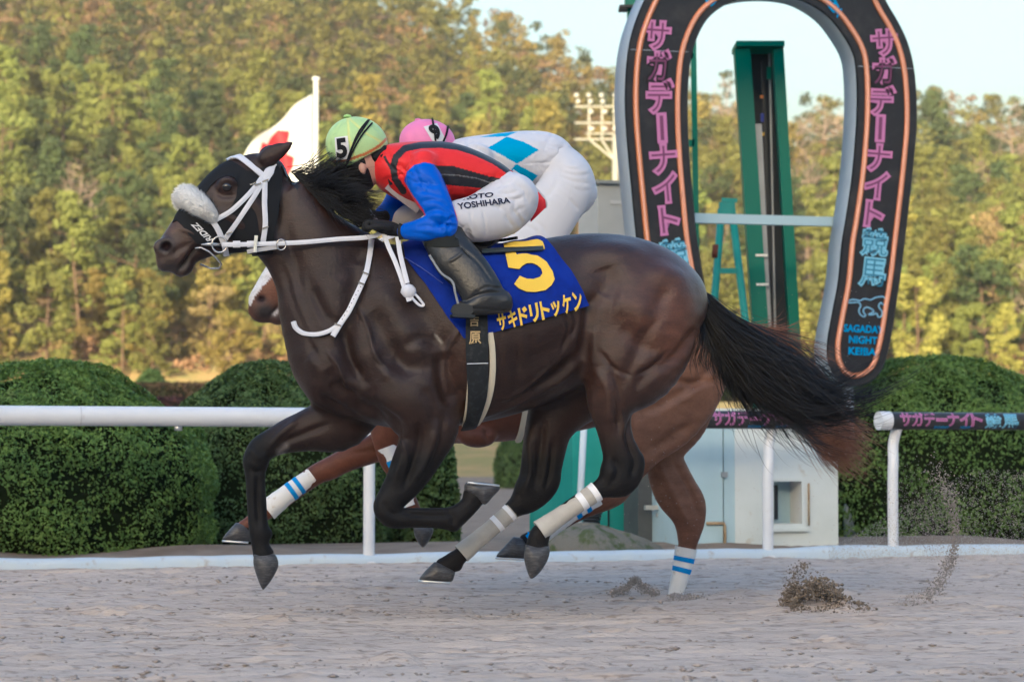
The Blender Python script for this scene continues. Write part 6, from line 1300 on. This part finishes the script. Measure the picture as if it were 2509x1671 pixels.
# ================================================================== chestnut horse and its rider behind
NF = Frame((0, 1.86, 0), R(9))
def chestnut():
    fr = NF; f = Field(fr, (-1.75, -.42, -.03), (1.30, .42, 2.0), .0105)
    f.pairs([(850, 800, 865, 1010, 0, .10), (900, 740, 910, 1050, 0, .19), (980, 700, 985, 1078, 0, .22), (1080, 690, 1085, 1085, 0, .25), (1180, 695, 1185, 1083, 0, .275), (1280, 690, 1285, 1074, 0, .28), (1380, 685, 1385, 1058, 0, .265), (1470, 680, 1475, 1035, 0, .24), (1560, 680, 1565, 1000, 0, .235), (1640, 690, 1650, 975, 0, .225), (1700, 718, 1710, 950, 0, .2), (1735, 760, 1740, 925, 0, .16)], 0, 4, .6)
    f.pairs([(795, 545, 835, 700, 0, .07), (870, 600, 845, 790, 0, .1), (930, 660, 860, 900, 0, .15), (1000, 700, 880, 1000, 0, .19), (1060, 740, 960, 1030, 0, .2)], .05, 4)
    f.pairs([(610, 742, 634, 770, 0, .034), (613, 722, 664, 786, 0, .047), (634, 690, 700, 772, 0, .052), (662, 645, 735, 740, 0, .062), (700, 592, 775, 712, 0, .08), (740, 550, 815, 695, 0, .09), (790, 545, 840, 690, 0, .07)], .02, 4, .6)
    f.ell(684, 780, 0, .042, .036, .032, 30, .02); f.ell(636, 768, 0, .030, .036, .028, 40, .02)
    for s in (-1, 1): f.ell(639, 732, s*.055, .027, .026, .024, 40, .008, True)
    f.pairs([(1530, 800, 1780, 830, -.12, .15), (1515, 900, 1780, 925, -.13, .14), (1505, 990, 1725, 1010, -.14, .11), (1485, 1070, 1640, 1082, -.14, .08), (1478, 1130, 1590, 1140, -.14, .06), (1482, 1165, 1560, 1180, -.14, .05), (1468, 1196, 1530, 1222, -.14, .042), (1425, 1234, 1442, 1266, -.14, .03), (1362, 1266, 1378, 1298, -.14, .028), (1305, 1298, 1328, 1330, -.14, .034), (1270, 1316, 1304, 1345, -.14, .034)], .05, 4)
    f.pairs([(1570, 800, 1780, 840, .11, .14), (1560, 900, 1782, 915, .12, .13), (1558, 970, 1758, 975, .13, .11), (1568, 1030, 1730, 1037, .13, .088), (1578, 1080, 1690, 1085, .13, .072), (1584, 1120, 1672, 1114, .13, .062), (1588, 1160, 1686, 1156, .13, .057), (1603, 1198, 1708, 1206, .13, .052), (1632, 1232, 1729, 1247, .13, .048), (1651, 1268, 1727, 1282, .13, .044), (1660, 1310, 1714, 1316, .13, .040), (1662, 1338, 1704, 1346, .13, .033), (1648, 1400, 1688, 1405, .13, .030), (1640, 1450, 1672, 1455, .13, .034), (1634, 1476, 1666, 1480, .13, .03)], .05, 4)
    f.pairs([(1020, 960, 1060, 1080, .11, .11), (950, 1040, 975, 1115, .12, .08), (844, 1098, 858, 1153, .12, .055), (800, 1122, 818, 1173, .12, .05), (762, 1142, 785, 1184, .12, .045), (700, 1188, 722, 1228, .12, .033), (655, 1225, 675, 1262, .12, .034), (625, 1250, 645, 1280, .12, .036), (602, 1268, 626, 1295, .12, .03), (580, 1284, 608, 1310, .12, .034)], .05, 4)
    f.pairs([(950, 940, 1040, 980, -.11, .11), (910, 1040, 990, 1050, -.11, .075), (916, 1080, 976, 1086, -.11, .055), (930, 1125, 976, 1130, -.11, .038), (962, 1180, 994, 1175, -.11, .030), (990, 1232, 1022, 1226, -.11, .034), (1005, 1262, 1034, 1256, -.11, .030), (1015, 1290, 1056, 1290, -.11, .032)], .04, 4)
    f.ell(1170, 1070, -.13, .10, .08, .055, 0, .04)
    V, F = f.mesh(3); N = normals(V, F); V = V+N*.0035
    S = [([(1785, 860), (1720, 930), (1640, 985), (1570, 1010)], 14, -.016), ([(1780, 890), (1700, 960), (1610, 1010)], 12, .012), ([(1640, 930), (1700, 940), (1760, 930)], 10, -.014), ([(1700, 1040), (1640, 1075), (1590, 1110)], 14, -.018), ([(1650, 1130), (1690, 1200), (1712, 1260)], 8, -.012, 0, 1), ([(1610, 1130), (1650, 1210), (1690, 1290)], 10, .010, 0, 1), ([(860, 1110), (900, 1105), (960, 1100)], 7, -.008), ([(1190, 1050), (1200, 1080)], 8, -.012), ([(660, 778), (680, 755), (700, 742)], 4, -.008), ([(1530, 1020), (1560, 1100), (1585, 1180)], 9, -.01)]
    V = strokes(V, N, fr, [(q[0], q[1], q[2]*1.35, *q[3:]) for q in S]); px = fr.to_px(V); c = np.tile(np.array([.14, .050, .024]), (len(V), 1))
    def blend(m, col):
        nonlocal c
        m = np.clip(m, 0, 1)[:, None]; c = c*(1-m)+np.array(col)*m
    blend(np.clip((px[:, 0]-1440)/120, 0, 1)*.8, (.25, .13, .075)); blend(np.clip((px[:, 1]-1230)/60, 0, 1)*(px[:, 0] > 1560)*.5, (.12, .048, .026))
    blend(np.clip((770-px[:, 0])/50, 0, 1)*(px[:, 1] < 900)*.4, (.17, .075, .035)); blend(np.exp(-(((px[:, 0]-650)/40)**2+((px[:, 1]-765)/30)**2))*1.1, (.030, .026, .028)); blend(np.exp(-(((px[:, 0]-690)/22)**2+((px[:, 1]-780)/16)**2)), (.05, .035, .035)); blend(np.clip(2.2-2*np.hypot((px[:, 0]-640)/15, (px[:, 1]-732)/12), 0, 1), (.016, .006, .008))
    bl = [(690, 590), (697, 605), (668, 676), (644, 702), (626, 722), (614, 748), (596, 742), (600, 700), (640, 640)]; blend(in_poly(px, bl)*1.0, (.72, .72, .74)); blend(np.exp(-(poly_dist(px, [(672, 770), (684, 758), (694, 746)])[0]/4)**2), (.6, .58, .58))
    blend((px[:, 1] > 1290)*(px[:, 0] < 1400)*1.0, (.02, .015, .012))
    e = empty('race_horse', NF.o, fr.yaw, label='chestnut racehorse with white blaze galloping half hidden behind the dark horse', cat='horse')
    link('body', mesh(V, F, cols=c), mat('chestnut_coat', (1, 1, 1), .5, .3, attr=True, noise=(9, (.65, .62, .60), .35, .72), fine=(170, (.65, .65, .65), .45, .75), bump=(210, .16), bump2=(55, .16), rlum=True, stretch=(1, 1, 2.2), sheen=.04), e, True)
    hoof('hoof', fr, e, [(578, 1280), (600, 1284), (614, 1300), (614, 1326), (578, 1327), (546, 1322), (558, 1302)], .12, .052, M_hoof, M_shoe, ((546, 1325), (608, 1329))); hoof('hoof', fr, e, [(1013, 1290), (1036, 1286), (1060, 1292), (1058, 1312), (1040, 1339), (1030, 1336), (1016, 1312)], -.11, .05, M_hoof)
    hoof('hoof', fr, e, [(1258, 1314), (1286, 1320), (1306, 1340), (1302, 1360), (1290, 1369), (1250, 1368), (1216, 1364), (1234, 1340)], -.14, .055, M_hoof, M_shoe, ((1216, 1367), (1290, 1371))); hoof('hoof', fr, e, [(1636, 1466), (1660, 1466), (1676, 1478), (1680, 1500), (1640, 1502), (1610, 1498), (1622, 1478)], .13, .055, M_hoof)
    MW = mat('wrap_white', (.74, .735, .72), .85, .1, bump=(120, .2), dirt=(22, (.42, .33, .20), .62, .8)); MS = mat('stripe_blue', (.035, .25, .66), .8)
    wrap('leg_wrap', fr, [(766, 1166), (730, 1192), (692, 1220), (655, 1250)], .12, (.050, .051, .053, .060), MW, e, ((.27, .35), (.43, .51)), MS); wrap('leg_wrap', fr, [(948, 1094), (962, 1130), (985, 1180), (1006, 1238)], -.11, (.058, .050, .040, .040), MW, e, ((.30, .40), (.47, .54)), MS)
    wrap('leg_wrap', fr, [(1466, 1222), (1420, 1248), (1370, 1280), (1322, 1314)], -.14, (.050, .046, .045, .05), MW, e, ((.18, .26), (.35, .43)), MS); wrap('leg_wrap', fr, [(1681, 1342), (1674, 1380), (1664, 1420), (1653, 1464)], .13, (.062, .054, .048, .040), MW, e, ((.20, .30), (.42, .52)), MS)
    wrap('fetlock_boot', fr, [(1312, 1316), (1298, 1326), (1286, 1333)], -.14, (.046, .046, .048), M_blk, e, ((.2, .6),), MS)
    M_ch = mat('chestnut_hair', (.19, .085, .045), .5, .4)
    def H(L, ws): return [fr.px(x, y, w) for (x, y), w in zip(L, np.interp(np.linspace(0, 1, len(L)), np.linspace(0, 1, len(ws)), ws))]
    hair('tail', [H([(1775, 790), (1850, 800), (1930, 850), (2000, 930), (2050, 1010), (2105, 1080), (2185, 1175)], (0, .03, .05)), H([(1775, 800), (1840, 840), (1910, 920), (1960, 1000), (2000, 1080), (2070, 1140), (2140, 1130)], (0, -.03, -.05)), H([(1780, 805), (1830, 860), (1890, 950), (1940, 1030), (1985, 1090), (2030, 1140), (2080, 1165)], (0, .05, .08)), H([(1775, 790), (1870, 800), (1960, 870), (2040, 960), (2080, 1040), (2100, 1060), (2110, 1090)], (0, 0, -.05))], 1500, .0022, 18, M_ch, e, 12, .35, flick=.06, clumps=50, tight=.6)
    hair('flyaway_hair', [H([(1775, 790), (1840, 790), (1880, 770), (1905, 720)], (0, .02)), H([(1800, 800), (1900, 810), (1990, 840), (2060, 870)], (0, .02)), H([(1800, 800), (1920, 850), (2020, 900), (2090, 960)], (0, .04))], 160, .0014, 14, M_ch, e, 13, .4, flick=.05, clumps=30, tight=.5)
    strap('girth', f, [(1296, 900), (1290, 985), (1278, 1050), (1268, 1078)], 14, .012, mat('girth_cream', (.56, .52, .40), .7), e, .006)
    strap('reins', fr, [(690, 690), (780, 640), (900, 600), (1060, 545)], 9, 0, M_leather, e, .004, w=(-.08, -.12, -.14))
    cover('saddlecloth', f, [(1010, 705), (1060, 800), (1120, 860), (1260, 830), (1400, 790), (1380, 690), (1200, 690)], .018, .012, 14, mat('saddlecloth_blue', (.01, .03, .3)), e, mirror=True)
    return f, e
f9, horse9 = chestnut()
def rider9():
    fr = NF; e = empty('person', NF.o, fr.yaw, label='jockey in white with blue diamonds and pink cap on the chestnut horse behind', cat='person')
    fb = Field(fr, (fr.px(960, 400, 0)[0], -.40, fr.px(1000, 880, 0)[2]), (fr.px(1480, 400, 0)[0], .40, fr.px(1000, 280, 0)[2]), .013)
    fb.pairs([(1105, 360, 1100, 408, 0, .05), (1160, 360, 1155, 430, 0, .10), (1220, 356, 1210, 440, 0, .13), (1290, 352, 1270, 440, 0, .13), (1350, 360, 1325, 445, 0, .12), (1405, 410, 1350, 480, 0, .11)], 0, 4); fb.pairs([(1000, 330, 1100, 330, 0, .07), (1005, 360, 1095, 370, 0, .076), (1030, 395, 1085, 405, 0, .06), (1050, 412, 1075, 418, 0, .04)], .02, 4)
    for s in (-1, 1):
        fb.pairs([(1140, 380, 1200, 390, s*.16, .05), (1110, 460, 1165, 470, s*.2, .045), (1085, 510, 1140, 525, s*.2, .04), (1040, 530, 1045, 560, s*.13, .03), (1000, 535, 1003, 560, s*.10, .03)], .02, 3)
        fb.pairs([(1425, 462, 1350, 455, s*.1, .085), (1368, 555, 1300, 550, s*.17, .07), (1300, 620, 1230, 600, s*.2, .07), (1215, 650, 1180, 600, s*.22, .055), (1240, 700, 1180, 700, s*.26, .05), (1290, 790, 1240, 800, s*.33, .035), (1260, 840, 1240, 820, s*.34, .03), (1190, 845, 1190, 828, s*.34, .028)], .02, 3)
    cmesh(fb, 'body', M_skin, e)
    fj = Field(fr, (fr.px(1000, 400, 0)[0], -.36, fr.px(1000, 585, 0)[2]), (fr.px(1410, 400, 0)[0], .36, fr.px(1000, 300, 0)[2]), .006)
    fj.pairs([(1112, 346, 1108, 415, 0, .09), (1160, 336, 1150, 450, 0, .15), (1220, 329, 1210, 462, 0, .175), (1290, 323, 1270, 462, 0, .175), (1345, 326, 1322, 458, 0, .165), (1382, 352, 1345, 452, 0, .15)], 0, 5, .3)
    for s in (-1, 1):
        fj.pairs([(1140, 370, 1210, 380, s*.16, .07), (1105, 455, 1170, 470, s*.21, .06), (1078, 510, 1146, 530, s*.21, .05)], .03, 4); fj.pairs([(1100, 500, 1130, 545, s*.20, .045), (1040, 525, 1045, 565, s*.13, .036)], .02, 3, .4)
    D = [[Z2(*p) for p in q] for q in ([(1395, 345), (1550, 253), (1700, 300), (1815, 362), (1635, 478), (1500, 400)], [(1615, 488), (1640, 484), (1808, 575), (1700, 680), (1560, 560)], [(1330, 258), (1480, 225), (1640, 212), (1545, 252)], [(1300, 480), (1395, 345), (1250, 330), (1160, 400)])]
    def col(px, V, N):
        c = np.tile([.60, .60, .65], (len(V), 1))
        for q in D[:3]: c[in_poly(px, q)] = (.012, .30, .58)
        c[in_poly(px, [(x-260, y+70) for x, y in D[0]])] = (.012, .30, .58); return c
    S = [([Z2(1700, 470), Z2(1850, 470), Z2(1990, 465)], 3, -.004), ([Z2(1850, 700), Z2(1930, 600), Z2(1990, 500)], 8, -.012), ([Z2(1990, 330), Z2(2010, 400), Z2(1980, 470)], 6, -.010), ([Z2(1700, 230), Z2(1850, 260), Z2(1950, 330)], 10, -.005), ([Z2(1300, 330), Z2(1450, 420), Z2(1560, 520)], 9, -.006)]
    S += fan(1375, 380, 10, 90, 150, 215, 4, 6, -.003, 11)+fan(1350, 455, 10, 110, 120, 185, 5, 6, -.003, 12)+fan(1150, 400, 20, 80, -50, 30, 5, 6, -.004, 13)+[([(1384, 350), (1370, 400), (1345, 455)], 6, -.007)]
    cmesh(fj, 'racing_shirt', M_silk_attr, e, S, col)
    fp = Field(fr, (fr.px(1160, 400, 0)[0], -.38, fr.px(1000, 680, 0)[2]), (fr.px(1475, 400, 0)[0], .38, fr.px(1000, 330, 0)[2]), .0075)
    fp.pairs([(1380, 350, 1335, 462, 0, .165), (1425, 386, 1350, 490, 0, .165), (1448, 440, 1360, 520, 0, .15)], 0, 4, .8)
    for s in (-1, 1): fp.pairs([(1446, 425, 1345, 440, s*.09, .13), (1450, 470, 1320, 462, s*.11, .125), (1424, 516, 1290, 500, s*.15, .105), (1394, 560, 1262, 552, s*.17, .095), (1350, 610, 1225, 590, s*.19, .085), (1260, 650, 1185, 600, s*.21, .07)], .04, 4)
    S = [([Z2(1990, 540), Z2(2120, 570), Z2(2240, 560)], 4, -.006), ([Z2(1990, 580), Z2(2100, 620), Z2(2230, 640)], 4, -.006), ([Z2(2010, 500), Z2(2100, 520), Z2(2200, 500)], 4, -.005), ([Z2(2060, 760), Z2(2110, 820), Z2(2150, 850)], 5, -.008), ([Z2(2110, 560), Z2(2050, 780), Z2(1880, 1000)], 3, .005), ([Z2(2110, 560), Z2(2040, 790), Z2(1870, 1010)], 2.5, -.004), ([Z2(1980, 480), Z2(1960, 640), Z2(1850, 780)], 7, -.010), ([Z2(1790, 950), Z2(1850, 1000), Z2(1880, 1060)], 5, -.008), ([Z2(1700, 980), Z2(1780, 1020), Z2(1820, 1080)], 5, -.007), ([Z2(2100, 680), Z2(2180, 700), Z2(2240, 690)], 4, -.005)]
    S = [(q[0], q[1], q[2]*.6) for q in S]
    cmesh(fp, 'breeches', M_br, e, S)
    for s in (-1, 1):
        fo = Field(fr, (fr.px(1160, 400, 0)[0], min(s*.14, s*.42), fr.px(1000, 880, 0)[2]), (fr.px(1330, 400, 0)[0], max(s*.14, s*.42), fr.px(1000, 590, 0)[2]), .012)
        fo.pairs([(1255, 640, 1175, 640, s*.24, .06), (1265, 700, 1180, 710, s*.29, .055), (1300, 785, 1225, 800, s*.34, .045), (1300, 830, 1230, 835, s*.345, .042)], 0, 4); fo.pairs([(1300, 815, 1305, 852, s*.345, .038), (1240, 815, 1240, 855, s*.345, .04), (1185, 828, 1185, 850, s*.345, .03)], .02, 4); cmesh(fo, 'boot', M_boot, e)
    gloved_hand(fr, (1045, 548), (995, 540), -.12, 1, e, M_glove, .006); gloved_hand(fr, (1045, 548), (995, 540), .12, 1, e, M_glove, .006, -1)
    fh = Field(fr, (fr.px(965, 345, 0)[0], -.15, fr.px(872, 400, 0)[2]), (fr.px(1140, 345, 0)[0], .15, fr.px(872, 280, 0)[2]), .006); fh.ell(1047, 348, 0, .152, .112, .122, -5, 0)
    X, Z = fh.ax[0][:, None, None], fh.ax[2][None, None, :]; a, b = np.array(fr.px(990, 375, 0)), np.array(fr.px(1118, 352, 0)); t = (b-a)/np.linalg.norm(b-a); nn = np.array([t[2], 0, -t[0]]); nn = nn if nn[2] < 0 else -nn; fh.G = np.maximum(fh.G, (X-a[0])*nn[0]+(Z-a[2])*nn[2]+0*fh.ax[1][None, :, None])
    he = cmesh(fh, 'helmet', mat('helmet_pink', (.74, .22, .46), .5, .35, bump=(90, .15)), e)
    MB().lathe(fr.px(*Z2(820, 118), 0), [(.02, -.006), (.016, .006), (.004, .010)], 12).build('button', mat('helmet_pink', (1, 1, 1)), he, True)
    cover('number_card', fh, [Z2(866, 175), Z2(975, 145), Z2(1050, 285), Z2(945, 300)], .004, .002, 6, M_white, he); decal('number', fh, '9', [Z2(955, 285), Z2(1025, 268), Z2(970, 152), Z2(890, 172)], .0075, M_blk, he, .045, .15)
    for L in ([(935, 115), (950, 200), (962, 300)], [(1060, 175), (1045, 240), (1020, 300)]): strap('goggle_elastic', fh, [Z2(*p) for p in L], 4, .009, M_blk, he, .003)
rider9()
# ------------------------------------------------------------------ flying sand
def grains(name, pts, sizes, m, **kw):
    base = np.array([(1, 0, 0), (-1, 0, 0), (0, 1, 0), (0, -1, 0), (0, 0, 1), (0, 0, -1)], float); fc = np.array([(0, 2, 4), (2, 1, 4), (1, 3, 4), (3, 0, 4), (2, 0, 5), (1, 2, 5), (3, 1, 5), (0, 3, 5)]); g = np.random.default_rng(len(pts))
    n = len(pts); V = (base[None]*(sizes[:, None, None]*g.uniform(.6, 1.3, (n, 6, 1)))+np.asarray(pts)[:, None]).reshape(-1, 3); F = (fc[None]+(np.arange(n)*6)[:, None, None]).reshape(-1, 3); return link(name, mesh(V, F), m, kind='stuff', **kw)
def spray():
    g = np.random.default_rng(21); ms = mat('flying_sand', (.33, .29, .25), .95, .1, noise=(40, (.26, .225, .19), .4, .6)); md = mat('damp_sand', (.26, .215, .165), .95, .1, noise=(30, (.16, .13, .095), .4, .6))
    def cloud(path, spread, n, Y, lo, hi, ym=0.1):
        c = catmull(path, 8) if len(path) > 2 else np.array(path, float); t = g.integers(0, len(c), n); s = np.interp(t, np.linspace(0, len(c)-1, len(spread)), spread)
        P = c[t]+g.normal(0, 1, (n, 2))*s[:, None]; pts = np.array([W(x, y, Y+q) for (x, y), q in zip(P, g.normal(0, ym, n))]); k = pts[:, 2] > -.01; return pts[k], (lo+(hi-lo)*g.random(n)**4)[k]
    p = [cloud([(1500, 1452), (1535, 1440), (1556, 1418), (1575, 1440), (1610, 1455)], (5, 7, 4, 7, 5), 1500, 1.9, .002, .007)]; p += [cloud([(1640, 1462), (1700, 1462), (1780, 1466), (1830, 1468)], (4, 5, 5, 4), 900, 1.7, .002, .006)]
    grains('sand_spray', np.vstack([q[0] for q in p]), np.concatenate([q[1] for q in p]), ms, label='small puff of sand thrown up around the planted hind hoof')
    p = [cloud([(1930, 1480), (1945, 1460), (2000, 1440), (2030, 1450), (2060, 1475), (2130, 1492)], (9, 14, 15, 14, 10, 5), 2600, .62, .003, .014, .09), cloud([(1930, 1470), (1938, 1430), (1950, 1400), (1975, 1390)], (10, 13, 12, 8), 420, .62, .002, .008), cloud([(1935, 1495), (2000, 1494), (2080, 1496), (2150, 1498)], (4, 7, 6, 3), 1200, .60, .003, .010, .12)]
    grains('sand_clods', np.vstack([q[0] for q in p]), np.concatenate([q[1] for q in p]), md, label='heap of damp sand clods kicked up behind the horses')
    p = [cloud([(2230, 1200), (2270, 1240), (2290, 1300), (2300, 1340)], (34, 40, 32, 22), 2600, 1.4, .0012, .0034, .2), cloud([(2290, 1150), (2325, 1210), (2340, 1280), (2338, 1340), (2322, 1390), (2300, 1430), (2260, 1465), (2190, 1490)], (16, 11, 7, 7, 9, 11, 11, 8), 2600, .95, .0016, .007, .05)]
    grains('sand_spray', np.vstack([q[0] for q in p]), np.concatenate([q[1] for q in p]), ms, label='curved spray of sand hanging in the air at the right')
    n = 7000; x = 2030+480*g.random(n)**.8; y = 1370-220*g.random(n)**1.3*np.clip((x-1980)/400, .15, 1); pts = np.array([W(a, b, q) for a, b, q in zip(x, y, g.uniform(1.5, 4.5, n))]); grains('sand_dust', pts, g.uniform(.0010, .0030, n), mat('pale_dust', (.42, .38, .33), .95), label='fine sand grains drifting low behind the horses')
    n = 420; pts = np.array([W(a, b, q) for a, b, q in zip(g.uniform(1500, 2250, n), g.uniform(700, 1350, n), g.uniform(.3, 1.4, n))]); grains('sand_dust', pts, g.uniform(.0012, .0026, n), mat('pale_dust', (.42, .38, .33)), label='scattered sand specks in the air around the tails')
spray()
